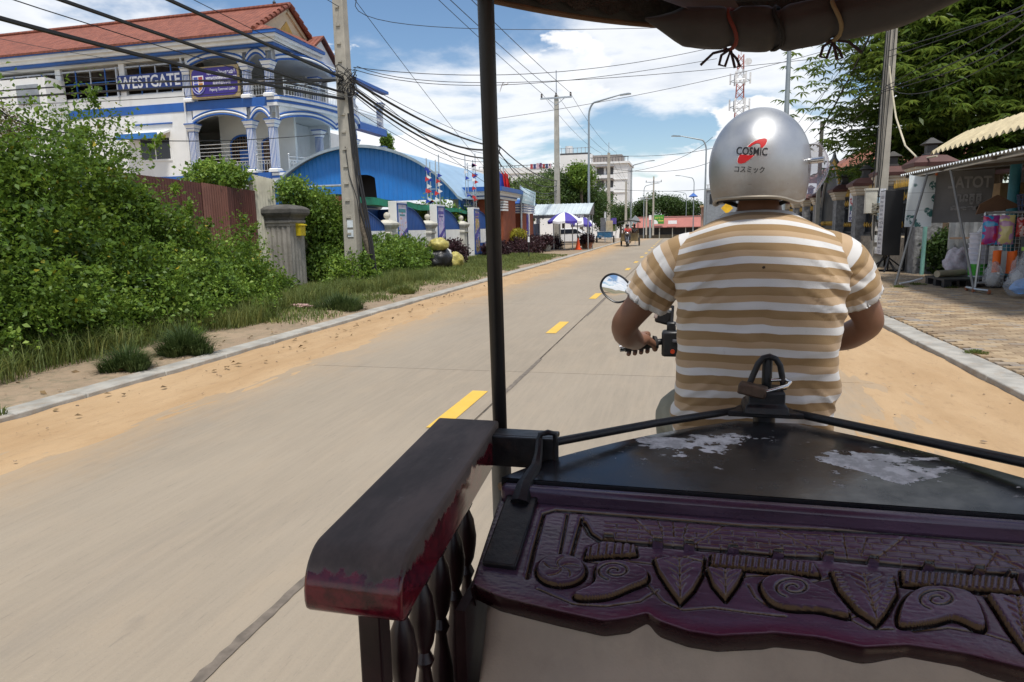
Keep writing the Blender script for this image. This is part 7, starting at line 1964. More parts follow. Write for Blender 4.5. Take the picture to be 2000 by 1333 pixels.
# pendant leaves
def leaf(P, veins=5):
    q = [Z6(*p) for p in P]; both(raised, q, h=.0055, soft=.003)
    (ax_, ay_), (bx_, by_) = ((np.array(P[0])+np.array(P[1]))/2), np.array(P[len(P)//2+1])
    both(groove, [Z6(ax_, ay_), Z6(bx_, by_-6)], w=.0013, d=.002, col=.5)
    for k in range(veins):
        f = (k+.6)/(veins+1); cx0, cy0 = ax_+(bx_-ax_)*f, ay_+(by_-ay_)*f
        for sgn in (-1, 1):
            both(groove, [Z6(cx0, cy0), Z6(cx0+sgn*(1-f)*80, cy0-28)], w=.0011, d=.0016, col=.45)
leaf([(525, 235), (725, 225), (715, 300), (680, 360), (630, 412), (585, 350), (545, 290)])
leaf([(735, 275), (880, 285), (860, 330), (810, 398), (760, 340)], 3)
leaf([(1230, 285), (1480, 310), (1490, 380), (1450, 450), (1412, 496), (1330, 440), (1260, 360)], 6)
leaf([(1850, 380), (2080, 400), (2080, 470), (2040, 560), (2000, 600), (1940, 520), (1890, 440)], 6)
# clouds with spirals
def cloud(P, c, r):
    both(raised, curve([Z6(*p) for p in P]), h=.0055, soft=.0035)
    sp = [Z6(c[0]+r*(1-k/34)*1.5*math.cos(k*.36+2), c[1]+r*(1-k/34)*.8*math.sin(k*.36+2)) for k in range(30)]
    both(groove, sp, w=.0017, d=.003, col=.7)
cloud([(208, 378), (285, 335), (300, 262), (385, 248), (488, 280), (496, 322), (430, 352), (345, 386), (245, 394)], (370, 292), 48)
cloud([(950, 335), (1010, 305), (1120, 318), (1172, 350), (1235, 378), (1302, 462), (1180, 440), (1050, 432), (980, 400)], (1080, 358), 52)
cloud([(1498, 490), (1522, 400), (1610, 352), (1780, 378), (1842, 492), (1815, 512), (1720, 474), (1640, 490), (1545, 502)], (1655, 405), 55)
both(raised, curve([Z6(155+98*math.cos(2*PI*k/12), 282+58*math.sin(2*PI*k/12)) for k in range(12)], 3), h=.006, soft=.006)
for k in range(5):
    a = 2*PI*k/5; both(groove, [Z6(155+j*12*math.cos(a+j*.18), 282+j*7*math.sin(a+j*.18)) for j in range(1, 7)], w=.0012, d=.002, col=.6)
for P in ([(250, 236), (330, 246), (430, 236), (520, 246), (600, 225), (740, 262)], [(880, 296), (950, 292), (1040, 300), (1140, 322), (1230, 300)], [(1480, 334), (1560, 345), (1700, 348), (1850, 372)],
          [(500, 330), (560, 395), (640, 430), (760, 420), (900, 440), (1050, 455)], [(1310, 468), (1380, 505), (1480, 505)], [(60, 345), (200, 405), (330, 415), (470, 395), (540, 350)], [(900, 330), (930, 380), (990, 420)], [(1560, 515), (1700, 500), (1850, 525), (1960, 560)]):
    both(groove, [Z6(*p) for p in P], w=.0016, d=.003, col=.6)
for k in range(9):
    both(groove, [Z6(1240+k*9+60*(k % 2)*0, 300+k*20), Z6(1262+k*10, 300+k*19)], w=.0013, d=.0025, col=.5); both(groove, [Z6(1484-k*5, 320+k*18), Z6(1462-k*5, 326+k*16)], w=.0013, d=.0025, col=.5)
nzf = np.array([[mnoise.noise(Vector((a*55, s*260, 0)))+.6*mnoise.noise(Vector((a*160, s*420, 3))) for s in np.linspace(0, .25, 96)] for a in np.linspace(A0, A1, 380)])
ia = (AA-A0)/(A1-A0)*379; is_ = np.clip(SS/.25*95, 0, 95)
Hh += .0003*nzf[np.clip(np.rint(ia).astype(int), 0, 379), np.clip(np.rint(is_).astype(int), 0, 95)]
Rm_ = np.clip(1-(sb_s[:, None]-SS)/.030, 0, 1)
P3d = np.array(PT)[None, None, :]+AA[..., None]*np.array([1., 0, 0])+SS[..., None]*np.array(pdn)+Hh[..., None]*np.array(pn)
idx = np.arange(NA*NS).reshape(NA, NS)
Fq = np.stack([idx[:-1, :-1], idx[1:, :-1], idx[1:, 1:], idx[:-1, 1:]], -1).reshape(-1, 4)
# thickness: skirt round the lower edge and the back
th = .042
sk_top = idx[:, -1]; nv = NA*NS
skirt = P3d[:, -1, :][:, None, :]-np.array(pn)*np.array([0, .003, th-.006, th])[None, :, None]+np.array(pdn)*np.array([0, .003, .003, -.002])[None, :, None]
sidx = nv+np.arange(NA*4).reshape(NA, 4)
Fs = np.stack([sidx[:-1, :-1], sidx[1:, :-1], sidx[1:, 1:], sidx[:-1, 1:]], -1).reshape(-1, 4)
Vall = np.concatenate([P3d.reshape(-1, 3), skirt.reshape(-1, 3)], 0)
pan = np_obj('carved_panel', Vall, np.concatenate([Fq, Fs], 0), CARVED, tuk)
at = pan.data.attributes.new('groove', 'FLOAT', 'POINT'); at.data.foreach_set('value', np.concatenate([Gv.ravel(), np.full(NA*4, 0.)]).astype(np.float32))
at = pan.data.attributes.new('rim', 'FLOAT', 'POINT'); at.data.foreach_set('value', np.concatenate([Rm_.ravel(), np.concatenate([np.full((NA, 1), 1.), np.full((NA, 3), 2.)], 1).ravel()]).astype(np.float32))
pan.data.polygons.foreach_set('use_smooth', [True]*len(pan.data.polygons)); pan.data.set_sharp_from_angle(angle=math.radians(50))
def PP(a, s, h=0.0): return PT+Vector((a, 0, 0))+pdn*s+pn*h
for sgn, A in ((1, A0), (-1, A1)):
    k = .002*sgn; m = MB()
    m.add([PP(A-k, -.004, 0), PP(A-k, .224 if sgn > 0 else .224, 0), PP(A-k, .224, -th), PP(A-k, -.004, -th), PP(A+k, -.004, 0), PP(A+k, .224, 0), PP(A+k, .224, -th), PP(A+k, -.004, -th)], [(0, 1, 2, 3), (7, 6, 5, 4), (0, 4, 5, 1), (1, 5, 6, 2), (2, 6, 7, 3), (3, 7, 4, 0)])
    obj('panel_end', m, DWOOD, tuk, smooth=False)
obj('panel_back', MB().add([PP(A0, -.004, 0), PP(A1, -.004, 0), PP(A1, -.004, -th), PP(A0, -.004, -th), PP(A0, .21, -th), PP(A1, .21, -th)], [(0, 1, 2, 3), (3, 2, 5, 4)]), DWOOD, tuk, smooth=False)
# ---- black sheet in front of the panel, reaching to the hitch
zs = 1.044
sh_poly = [(-.318, 1.168), (-.262, 1.245), (.130, 1.632), (.262, 1.632), (.632, 1.245), (.688, 1.168)]
def sheet_z(x, y): return zs+.012*math.sin((y-1.168)/.46*PI)
m = MB(); n = 26
rows = []
for j in range(n+1):
    y_ = 1.168+(1.632-1.168)*j/n
    xl = np.interp(y_, [1.168, 1.245, 1.632], [-.318, -.262, .130]); xr = 2*.196-xl
    rows.append([(xl+(xr-xl)*i/30, y_, sheet_z(0, y_)) for i in range(31)])
vs = [p for r in rows for p in r]; fs = [(j*31+i, j*31+i+1, (j+1)*31+i+1, (j+1)*31+i) for j in range(n) for i in range(30)]
m.add(vs, fs); m.add([(p[0], p[1], p[2]-.012) for p in vs], [tuple(reversed(f)) for f in fs])
for side in (0, 30):
    e = [r[side] for r in rows]; m.add(e+[(p[0], p[1], p[2]-.012) for p in e], [(i, i+1, n+2+i, n+1+i) for i in range(n)])
obj('front_sheet', m, SHEET, tuk)
m = MB()
for side, k in ((0, -1), (30, 1)):
    e = [r[side] for r in rows]
    m.tube([(p[0]+k*.004, p[1]+.002, p[2]-.02) for p in e], .008, 6)
obj('sheet_trim', m, pm('trim_tan', (.3, .22, .14), .7), tuk)
obj('top_moulding', MB().box(A0, A1, 1.139, 1.166, 1.004, 1.0385), CARVED, tuk, bevel=.009)
obj('sheet_front_lip', MB().box(-.318, .71, 1.1665, 1.172, 1.018, 1.043), SHEET, tuk, smooth=False)
# ---- tow bars from the bracket to the hitch
L0, L1 = Vector((-.235, 1.27, 1.085)), Vector((.128, 1.655, 1.062))
obj('tow_bar', MB().tube([L0, L0.lerp(L1, .5)+Vector((0, 0, .003)), L1], .0085, 10), BIRON, tuk)
obj('tow_bar', MB().tube([(2*.194-L0.x, L0.y, L0.z), (2*.194-L1.x, L1.y, L1.z)], .0095, 10), BIRON, tuk)
hx_, hy_, hz_ = .194, 1.655, 1.055
obj('hitch_plate', MB().prism([(-.085, -.03), (.085, -.03), (.055, .035), (-.055, .035)], hz_, hz_+.014, lambda u, v, w: (hx_+u, hy_+v, w)), BIRON, tuk, bevel=.003)
obj('hitch_block', MB().lathe([(.05, hz_+.012), (.046, hz_+.03), (.040, hz_+.034), (.040, hz_+.062), (.036, hz_+.066)], (hx_, hy_, 0), square=True), BIRON, tuk, bevel=.004)
obj('hitch_pin', MB().lathe([(.0115, hz_+0.0500), (.0115, hz_+0.1305), (.010, hz_+0.1354), (.004, hz_+0.1389)], (hx_+.004, hy_+.012, 0), 14), BIRON, tuk)
obj('hitch_loop', MB().tube([(hx_-.040, hy_-.006, hz_+0.0570), (hx_-.036, hy_-.005, hz_+0.0745), (hx_-.026, hy_-.004, hz_+0.1025), (hx_-.018, hy_-.004, hz_+0.1235), (hx_-.008, hy_-.004, hz_+0.1368), (hx_+.006, hy_-.004, hz_+0.1410), (hx_+.020, hy_-.004, hz_+0.1354), (hx_+.030, hy_-.004, hz_+0.1200), (hx_+.035, hy_-.005, hz_+0.0955), (hx_+.040, hy_-.006, hz_+0.0640)], .0072, 10), BIRON, tuk)
lock = thing('padlock', 'brown brass padlock with a shiny steel shackle hung on the hitch', 'padlock', (hx_-.03, hy_-.03, hz_+.07))
BRASS = pm('old_brass', (.10, .065, .045), .45, .5, var=.3, scale=30)
ax = Vector((.96, -.22, -.16)).normalized(); ay = Vector((.22, .97, 0)).normalized(); az_ = ax.cross(ay)
obj('body', MB().obox((hx_-.032, hy_-.038, hz_+.068), (.062, .034, .026), ax, ay, az_), BRASS, lock, bevel=.004)
o0 = Vector((hx_-.002, hy_-.040, hz_+.066))
obj('shackle', MB().tube([o0, o0+Vector((.022, .004, .006)), o0+Vector((.045, .012, .012)), o0+Vector((.054, .024, .018)), o0+Vector((.045, .034, .022)), o0+Vector((.012, .030, .020))], .0042, 10), CHROME, lock)
# ---- left bracket, strap and bolt
BX = -.235
obj('bracket', MB().box(-.405, BX, 1.262, 1.272, 1.030, 1.092).box(-.405, BX, 1.272, 1.32, 1.082, 1.092), BIRON, tuk, bevel=.002)
obj('bracket_clip', MB().tube([(BX-.03, 1.252, 1.05), (BX-.03, 1.250, 1.088), (BX-.026, 1.252, 1.104), (BX-.012, 1.256, 1.108), (BX+.0, 1.262, 1.104), (BX+.002, 1.264, 1.086), (BX+.002, 1.264, 1.04)], .0055, 8), BIRON, tuk)
obj('bolt', MB().lathe([(.013, -.006), (.013, .006), (.008, .007), (.008, .018)], (-.402, 1.255, 1.058), 6, ((1, 0, 0), (0, 0, 1), (0, -1, 0))), pm('bolt_brass', (.22, .15, .06), .4, .8), tuk)
sa, sb2 = onpanel(1022, 975), onpanel(975, 1112)
q0, q1 = PP(sa[0], sa[1], .006), PP(sb2[0], sb2[1], .006)
wd = Vector((1, 0, 0)); ln_ = (q1-q0)
m = MB().obox((q0+q1)/2, (.058, ln_.length, .012), (ln_.cross(pn)).normalized(), ln_.normalized(), pn)
obj('iron_strap', m, BIRON, tuk, bevel=.003)
obj('strap_neck', MB().tube([q0+ln_.normalized()*.02, q0-ln_.normalized()*.012+pn*.010, Vector((BX-.028, 1.215, 1.052)), Vector((BX-.028, 1.240, 1.070)), Vector((BX-.028, 1.252, 1.096))], [.02, .016, .0105, .008, .0075], 8), BIRON, tuk)
# ---- posts
ppx = lambda u, v, y: gy(u, v, y)
ptop, pbot = gy(947, -45, 1.265), gy(979, 905, 1.40)
obj('post', MB().cyl(ptop, pbot, .0155, n=16), pm('post_black', (.012, .011, .011), .35, .2, var=.3, scale=8), tuk)
obj('post', MB().cyl((2*.172-ptop.x, ptop.y, ptop.z), (2*.196-pbot.x, pbot.y, pbot.z), .0155, n=16), pm('post_black', (.012, .011, .011), .35, .2), tuk)
lp = pbot+(pbot-ptop).normalized()*.5
obj('post_sleeve', MB().cyl(pbot, (pbot.x+.004, pbot.y, .45), .022, n=16), pm('sleeve_grey', (.16, .16, .15), .5, .4, var=.3, dirt=.3), tuk)
obj('post_bolt', MB().cyl((pbot.x, pbot.y-.03, pbot.z+.03), (pbot.x, pbot.y+.03, pbot.z+.03), .012, n=8), BIRON, tuk)
# ---- armrest
def arm_fn(i, j):
    """cross-section across (i) and along the top, over the rounded nose and under (j)"""
    pts = arm_prof; k = j*(len(pts)-1); a = int(min(k, len(pts)-2)); f = k-a
    y = pts[a][0]*(1-f)+pts[a+1][0]*f; z = pts[a][1]*(1-f)+pts[a+1][1]*f
    t_ = (1.335-y)/(1.335-.70); xl = -.500+(.046)*t_; xr = -.367+(.046)*t_
    return (xl+(xr-xl)*i, y, z)
R_ = .055; yn = .705
arm_prof = [(1.335, 1.104), (1.1, 1.104), (.9, 1.104), (yn+R_, 1.104)]+[(yn+R_-R_*math.sin(a), 1.104-R_+R_*math.cos(a)) for a in np.linspace(.15, 1.45, 9)]+[(yn, 1.104-.062), (yn+.003, 1.030), (yn+.012, 1.024), (.9, 1.024), (1.335, 1.024)]
poly = arm_prof
m = MB()
nP = len(poly)
ring = []
for side in (0, 1):
    ring.append([arm_fn(side, k/(nP-1)) for k in range(nP)])
m.add(ring[0]+ring[1], [(k, k+1, nP+k+1, nP+k) for k in range(nP-1)]+[tuple(range(nP-1, -1, -1)), tuple(range(nP, 2*nP)), (nP-1, 0, nP, 2*nP-1)])
obj('armrest', m, ARMW, tuk, bevel=.005, ang=50)
m2 = MB(); m2.add([(2*.196-p[0], p[1], p[2]) for p in m.v], [tuple(reversed(f)) for f in m.f])
obj('armrest', m2, ARMW, tuk, bevel=.005, ang=50)
def spindle(x, y):
    pr = [(.020, .52), (.024, .56), (.016, .575), (.024, .59), (.026, .62), (.014, .65), (.022, .67), (.028, .70), (.026, .75), (.016, .79), (.013, .81), (.022, .825), (.013, .84), (.022, .855), (.028, .88), (.030, .90), (.024, .935), (.013, .955), (.022, .968), (.013, .98), (.018, 1.0), (.020, 1.027)]
    return obj('spindle', MB().lathe([(a*.72, b) for a, b in pr], (x, y, 0), 16), DWOOD, tuk)
for s in (0, 1):
    for k in range(5):
        y = .83+k*.095; x = -.4335+.046*(1.335-y)/.635+.018
        spindle(x if s == 0 else 2*.196-x, y)
    xf = -.385
    m = MB().box(xf-.012, xf+.02, .735, .765, .42, 1.03) if s == 0 else MB().box(2*.196-xf-.02, 2*.196-xf+.012, .735, .765, .42, 1.03)
    obj('arm_support', m, DWOOD, tuk, smooth=False, bevel=.003)
    x0_ = -.47 if s == 0 else 2*.196+.37
    obj('side_rail', MB().box(x0_, x0_+.1, .70, 1.36, .47, .53), DWOOD, tuk, smooth=False, bevel=.004)
    obj('side_board', MB().box(-.33 if s == 0 else .706, -.314 if s == 0 else .722, .92, 1.2, .42, .92), DWOOD, tuk, smooth=False)
# ---- upholstered backrest of the front bench
UPH = pm('upholstery', (.46, .37, .275), .8, var=.12, scale=4, dirt=.2, dirtcol=(.11, .09, .07), bump=.35, bscale=240, bdist=.002)
def cush(i, j):
    # closed super-ellipse section swept down a sloping slab
    a = 2*PI*i; w, d = .49, .05; e = .35
    cx_ = math.copysign(abs(math.cos(a))**e, math.cos(a))*w; cy_ = math.copysign(abs(math.sin(a))**e, math.sin(a))*d
    q = 1 if .06 < j < .94 else (.92+.08*math.sin(min(j, 1-j)/.06*PI/2))
    z = .935-.55*j; y = 1.005-.235*j+.012*math.sin(j*9)
    return (.196+cx_*q*(1+.05*j), y+cy_*q, z+.3*cy_)
m = MB().grid(cush, 72, 30, closeu=True)
m.f.append(tuple(range(72))); m.f.append(tuple(30*72+k for k in reversed(range(72))))
obj('backrest_cushion', m, UPH, tuk, ang=60)
obj('bench_seat', MB().box(-.27, .66, .42, .80, .40, .52), UPH, tuk, bevel=.03)
obj('floor', MB().box(-.46, .85, -.9, 1.33, .36, .40), pm('floor_rubber', (.03, .03, .03), .8), tuk, smooth=False)
obj('chassis', MB().box(-.40, -.34, -.9, 1.6, .30, .36).box(.73, .79, -.9, 1.6, .30, .36).box(-.40, .79, 1.5, 1.56, .30, .36), BIRON, tuk, smooth=False)
obj('tow_neck', MB().tube([(.196, 1.5, .33), (.196, 1.62, .5), (.196, 1.66, .85), (.194, 1.655, 1.06)], .025, 10), BIRON, tuk)
for xx in (-.50, .862): obj('side_panel', MB().box(xx, xx+.03, -.9, .30, .40, .98), DWOOD, tuk, smooth=False, bevel=.004)
obj('rear_bench', MB().box(-.44, .83, -.85, -.35, .40, .76), UPH, tuk, bevel=.03)
obj('rear_panel', MB().box(-.50, .892, -.96, -.90, .40, 1.2), DWOOD, tuk, smooth=False)
for s in (-.60, .99): wheel((s, .1, .32), .32, .11, tuk)
# ---- canopy roof with a rounded, bowed front rim
RZ = 1.924; rcx = .172
def rim_y(x):
    q = min(1, abs(x-rcx)/.63); return 1.665-.385*q**2.2-.0875*q
def rim_pt(i, z=RZ):
    x = rcx-.63+1.26*i; return (x, rim_y(x), z)
RW = pm('rim_wood', (.13, .075, .04), .7, var=.25, scale=12)
CANV = pm('canvas_dark', (.05, .048, .045), .8, var=.25, scale=5, bump=.4, bscale=25, bdist=.01)
obj('roof_rim', MB().tube([rim_pt(i/48) for i in range(49)], .0055, 8), RW, tuk)
obj('roof_fascia', MB().grid(lambda i, j: (lambda p: (p[0], p[1]-.004-.002*j, RZ+.004+.05*j))(rim_pt(i)), 60, 4), CANV, tuk)
def scal(i, j):
    p = rim_pt(i); w = .5+.5*math.sin(i*2*PI*22); return (p[0], p[1]-.016-.006*w-.004*j, RZ+.045-j*(.026+.014*w))
obj('roof_fringe', MB().grid(scal, 220, 5), pm('fringe', (.03, .025, .022), .85, var=.4, scale=40, bump=.8, bscale=60, bdist=.01), tuk)
REDF = pm('roof_lining', (.42, .05, .02), .8, var=.45, scale=6, dirt=.4, dirtcol=(.25, .11, .03))
def ceil_(i, j):
    x = rcx-.63+1.26*i; yf = rim_y(x)-.05; y = yf+(-1.0-yf)*j
    return (x, y, RZ+.075+.09*math.cos((x-rcx)/.63*1.4)*min(1, j*6+.25))
obj('roof_lining', MB().grid(ceil_, 40, 30), REDF, tuk, ang=180)
obj('roof_top', MB().grid(lambda i, j: (lambda p: (p[0]*1.0, p[1]+(.05 if j < .01 else 0), p[2]+.02))(ceil_(i, j)), 40, 30), CANV, tuk, ang=180)
for sx0 in (-.63, .63): obj('roof_side', MB().grid(lambda i, j: (rcx+sx0, 1.19-2.1*i, RZ-.005+.10*j), 20, 1), CANV, tuk)
for k in range(3):
    yy = 1.15-k*.85; obj('roof_rib', MB().tube([(rcx-.62+1.24*i/16, yy, RZ+.06+.09*math.cos((i/8-1)*1.4)) for i in range(17)], .011, 6), BIRON, tuk)
for yy in (-.88,): 
    for xx in (-.46, .85): obj('post', MB().cyl((xx, yy, .95), (rcx+(-.6 if xx < 0 else .6), yy, RZ+.05), .0155, n=12), pm('post_black', (.012, .011, .011), .35, .2), tuk)
# ---- rolled-up tarpaulin tied under the rim
tarp = thing('rolled_tarpaulin', 'dark grey rolled tarpaulin tied with cords under the canopy front', 'tarpaulin', (.2, 1.8, 1.9))
def tarp_axis(s):
    x = -.085+.75*s; q = (x-.188)/.39
    y = rim_y(x)-.065; z = RZ-.024*max(0, 1-q*q) + .04*max(0, abs(q)-.55)
    r = (.011+.032*max(0, 1-abs(q)**2.2))*min(1, s*9+.08)*min(1, (1-s)*9+.08)
    return x, y, z, r
def tarp_fn(i, j):
    x, y, z, r = tarp_axis(j); a = 2*PI*i
    pin = 1-.22*sum(math.exp(-((x-tx)/.012)**2) for tx in (.088, .180, .285))
    rr = r*pin*(1+.13*mnoise.noise(Vector((math.cos(a)*1.3, math.sin(a)*1.3, x*7)))+.05*mnoise.noise(Vector((math.cos(a)*4, math.sin(a)*4, x*22))))
    return (x, y+rr*.95*math.cos(a), z+rr*math.sin(a)*1.05)
obj('roll', MB().grid(tarp_fn, 40, 130, closeu=True), pm('tarp_grey', (.050, .049, .050), .75, var=.2, scale=8, bump=.4, bscale=40, bdist=.004), tarp, ang=180)
obj('flap', MB().grid(lambda i, j: (-.11+.20*i+.04*j, rim_y(-.11+.20*i)-.04-.03*j, RZ+.05-.055*j*i-.02*j), 20, 8), pm('tarp_pale', (.13, .125, .12), .75, var=.2), tarp, ang=180)
for k, (tx, col) in enumerate(((.088, (.16, .03, .02)), (.180, (.012, .012, .012)), (.285, (.22, .17, .09)))):
    s = (tx+.085)/.75; x, y, z, r = tarp_axis(s); mt = pm('cord_%d' % k, col, .8)
    obj('cord', MB().tube([(x+.01*math.sin(a*2), y+(r*.84+.003)*math.cos(a), z+(r*.88+.003)*math.sin(a)) for a in np.linspace(0, 2*PI, 22)[:-1]], .0042, 6, closed=True), mt, tarp)
    zb_ = z-r*.92; mt2 = pm('cord_dark', (.03, .014, .018), .8)
    if k != 1:
        obj('bow', MB().tube([(x, y, zb_), (x-.018, y-.004, zb_-.012), (x-.022, y, zb_-.03), (x-.010, y, zb_-.034), (x, y, zb_-.004), (x+.014, y, zb_-.022), (x+.020, y, zb_-.036), (x+.010, y, zb_-.038), (x, y, zb_)], .0032, 6), mt2, tarp)
        obj('bow_tail', MB().tube([(x, y, zb_), (x+(.03 if k else -.035), y, zb_-.006), (x+(.055 if k else -.06), y, zb_-.028)], .003, 6), mt2, tarp)
# ================================================================== THE DRIVER AND HIS MOTORBIKE
DXC, DYC = .197, 1.93
drv = thing('person', 'driver seen from behind in a striped tan and white T-shirt, riding the motorbike', 'person', (DXC, DYC, .90))
# ---- striped cloth
t = NT('striped_cloth')
s_ = t.attr('stripe').outputs['Fac']
n = t.noise(2.5, 4, .6); wv = t.noise(420, 2, .5)
s2 = t.math('ADD', s_, t.math('MULTIPLY', t.math('SUBTRACT', t.noise(9, 3), .5), .002))
ph = t.math('FRACT', t.math('DIVIDE', s2, .0575))
wht = t.mix(n, (.58, .575, .56, 1), (.66, .655, .64, 1)); dkt = t.mix(n, (.29, .190, .092, 1), (.33, .222, .112, 1)); mdt = t.mix(n, (.43, .305, .185, 1), (.48, .345, .215, 1))
c = t.mix(t.ramp(ph, .315, .33), wht, mdt)
c = t.mix(t.ramp(ph, .62, .635), c, dkt)
c = t.mix(t.ramp(ph, .988, .998), c, wht)
c = t.mix(t.math('MULTIPLY', t.ramp(t.noise(60, 5, .7), .62, .75), .18), c, (.2, .15, .1, 1))
t.base(c); t.rough(.9); t.spec(.2); t.bump(t.math('ADD', wv, t.math('MULTIPLY', t.noise(14, 4, .6, t.vec((1, 1, .6))), 1.2)), .25, .0035)
t.b.inputs['Sheen Weight'].default_value = .15
STRIPE = t.m
# ---- torso of the shirt
ZB, ZT = .905, 1.545
prof = np.array([  # z, half width, half depth, centre y, lateral droop, centre x shift
    (.905, .205, .150, 1.965, .012, -.012), (.94, .214, .152, 1.955, .010, -.012), (.98, .209, .146, 1.945, .008, -.006), (1.03, .206, .138, 1.935, .006, .0), (1.10, .209, .134, 1.925, .004, .001), (1.20, .213, .136, 1.925, .004, .002),
    (1.30, .219, .138, 1.935, .008, .001), (1.38, .226, .134, 1.950, .016, -.002), (1.43, .230, .126, 1.962, .026, -.006), (1.475, .222, .112, 1.972, .036, -.010), (1.505, .196, .098, 1.984, .038, -.008), (1.524, .152, .086, 1.996, .032, -.004), (1.532, .112, .078, 2.008, .016, -.002), (1.536, .090, .072, 2.012, .006, 0)])
NR, NTH = 150, 120
zz = np.interp(np.linspace(0, 1, NR), np.linspace(0, 1, len(prof)), prof[:, 0])
def sm(col):
    a = np.interp(zz, prof[:, 0], prof[:, col]); k = np.hanning(13); k /= k.sum(); return np.convolve(np.pad(a, 6, 'edge'), k, 'valid')
Wd_, Dd_, Cy_, Dr_, Cx_ = sm(1), sm(2), sm(3), sm(4), sm(5)
backy = Cy_-Dd_; sarc = np.concatenate([[0], np.cumsum(np.hypot(np.diff(zz), np.diff(backy)))])
zref = gy(1480, 642, 1.79).z; sref = np.interp(zref, zz, sarc)
m = MB(); st_attr = []
for j in range(NR):
    for i in range(NTH):
        a = 2*PI*i/NTH; ca, sa = math.cos(a), math.sin(a); e = .72
        ux = math.copysign(abs(ca)**e, ca); uy = math.copysign(abs(sa)**e, sa)
        x = DXC+Cx_[j]+ux*Wd_[j]*.975; y = Cy_[j]+uy*Dd_[j]; z = zz[j]-Dr_[j]*ux*ux
        low = max(0, 1-(zz[j]-.905)/.16)
        # spine hollow, shoulder blades, folds, bunching at the waist
        y += .010*math.exp(-(ux/.16)**2)*(sa < 0)*math.exp(-((zz[j]-1.22)/.2)**2)
        y -= .008*math.exp(-((abs(ux)-.5)/.22)**2)*(sa < 0)*math.exp(-((zz[j]-1.40)/.07)**2)
        f1 = mnoise.noise(Vector((x*9, zz[j]*4+ux*2, 3.3))); f2 = mnoise.noise(Vector((x*16+zz[j]*14, zz[j]*7, 8.1)))
        amp = .0055+.006*abs(ux)**2+.012*low
        dn = amp*f1*1.4+amp*.7*f2
        # diagonal drag folds from armpits
        dn += .004*math.sin((x-DXC)*70+math.copysign(1, ux)*(zz[j]-1.35)*95)*math.exp(-((abs(ux)-.86)/.12)**2)*math.exp(-((zz[j]-1.28)/.1)**2)
        dn += .006*low*math.sin(x*52+zz[j]*20)
        sx1 = math.copysign(1, ux)
        for ang_, sc_, am_, zc_, zw_, uc_, uw_ in ((.55, 13, .011, 1.33, .10, .75, .35), (-.35, 11, .008, 1.14, .13, .45, .5), (.9, 15, .009, 1.02, .08, .7, .45), (.15, 9, .007, 1.24, .2, .1, .5)):
            w_ = math.exp(-((zz[j]-zc_)/zw_)**2)*math.exp(-((abs(ux)-uc_)/uw_)**2)
            if w_ > .02:
                q_ = (zz[j]-1.2)*math.cos(ang_)+sx1*(x-DXC)*math.sin(ang_); r_ = (zz[j]-1.2)*math.sin(ang_)-sx1*(x-DXC)*math.cos(ang_)
                nf = mnoise.noise(Vector((q_*sc_*2.2, r_*sc_*.45, ang_*9+sx1)))
                dn += am_*w_*(1-2.6*min(.38, abs(nf)))*1.35
        # gathered cloth under the collar
        dn += .006*math.exp(-((zz[j]-1.525)/.014)**2)*math.exp(-((x-DXC-.01)/.03)**2)
        nx_, ny_ = ux/Wd_[j], uy/Dd_[j]; L = math.hypot(nx_, ny_)+1e-9
        m.v.append((x+dn*nx_/L, y+dn*ny_/L, z+.004*low*f1))
        st_attr.append(sarc[j]-sref+.0575*20.16+.007*mnoise.noise(Vector((x*5, y*5, zz[j]*4)))+.006*ux*ux+.25*dn)
for j in range(NR-1):
    for i in range(NTH):
        i2 = (i+1) % NTH; m.f.append((j*NTH+i, j*NTH+i2, (j+1)*NTH+i2, (j+1)*NTH+i))
# rolled collar edge turned inward
b0 = len(m.v); top = (NR-1)*NTH
for i in range(NTH):
    p = m.v[top+i]; m.v.append((DXC+(p[0]-DXC)*.86, 2.012+(p[1]-2.012)*.86, p[2]-.018)); st_attr.append(.0575*20.1)
for i in range(NTH): m.f.append((top+i, top+(i+1) % NTH, b0+(i+1) % NTH, b0+i))
shirt = obj('shirt', m, STRIPE, drv, ang=180, attrs={'stripe': st_attr})
# small hole burnt in the cloth
hp = gy(1494, 527, 1.80); hp.y = float(np.interp(hp.z, zz, backy))-.001
obj('stain', MB().lathe([(.006, 0), (.003, .003)], (hp.x, hp.y+.004, hp.z), 10, ((1, 0, 0), (0, 0, 1.3), (0, -1, 0))), pm('stain', (.04, .025, .012), .9), shirt)
# ---- limbs
ELL, ELR = gy(1218, 640, 2.03), gy(1702, 640, 2.03)
SHL, SHR = Vector((DXC-.196, 1.965, 1.432)), Vector((DXC+.190, 1.965, 1.432))
GRL = gy(1247, 682, 2.33); GRL_o, GRL_i = gy(1212, 680, 2.31), gy(1290, 668, 2.345)
GAX = (GRL_i-GRL_o).normalized()
GRC = GRL_o.lerp(GRL_i, .45)
WRL = GRC+Vector((-.004, -.075, .022))
HBX = .115
GRR_o = Vector((2*HBX-GRL_o.x, GRL_o.y, GRL_o.z)); GRR_i = Vector((2*HBX-GRL_i.x, GRL_i.y, GRL_i.z)); GRCR = GRR_o.lerp(GRR_i, .45); WRR = GRCR+Vector((.004, -.075, .022))
V = []; E = []; Rr = []
def nv_(p, r, frm=None):
    V.append(Vector(p)); Rr.append(r)
    if frm is not None: E.append((frm, len(V)-1))
    return len(V)-1
pel = nv_((DXC, 1.99, .99), (.13, .10)); sp1 = nv_((DXC, 1.96, 1.15), (.14, .09), pel); sp2 = nv_((DXC, 1.97, 1.33), (.15, .09), sp1); sp3 = nv_((DXC, 1.99, 1.46), (.09, .075), sp2)
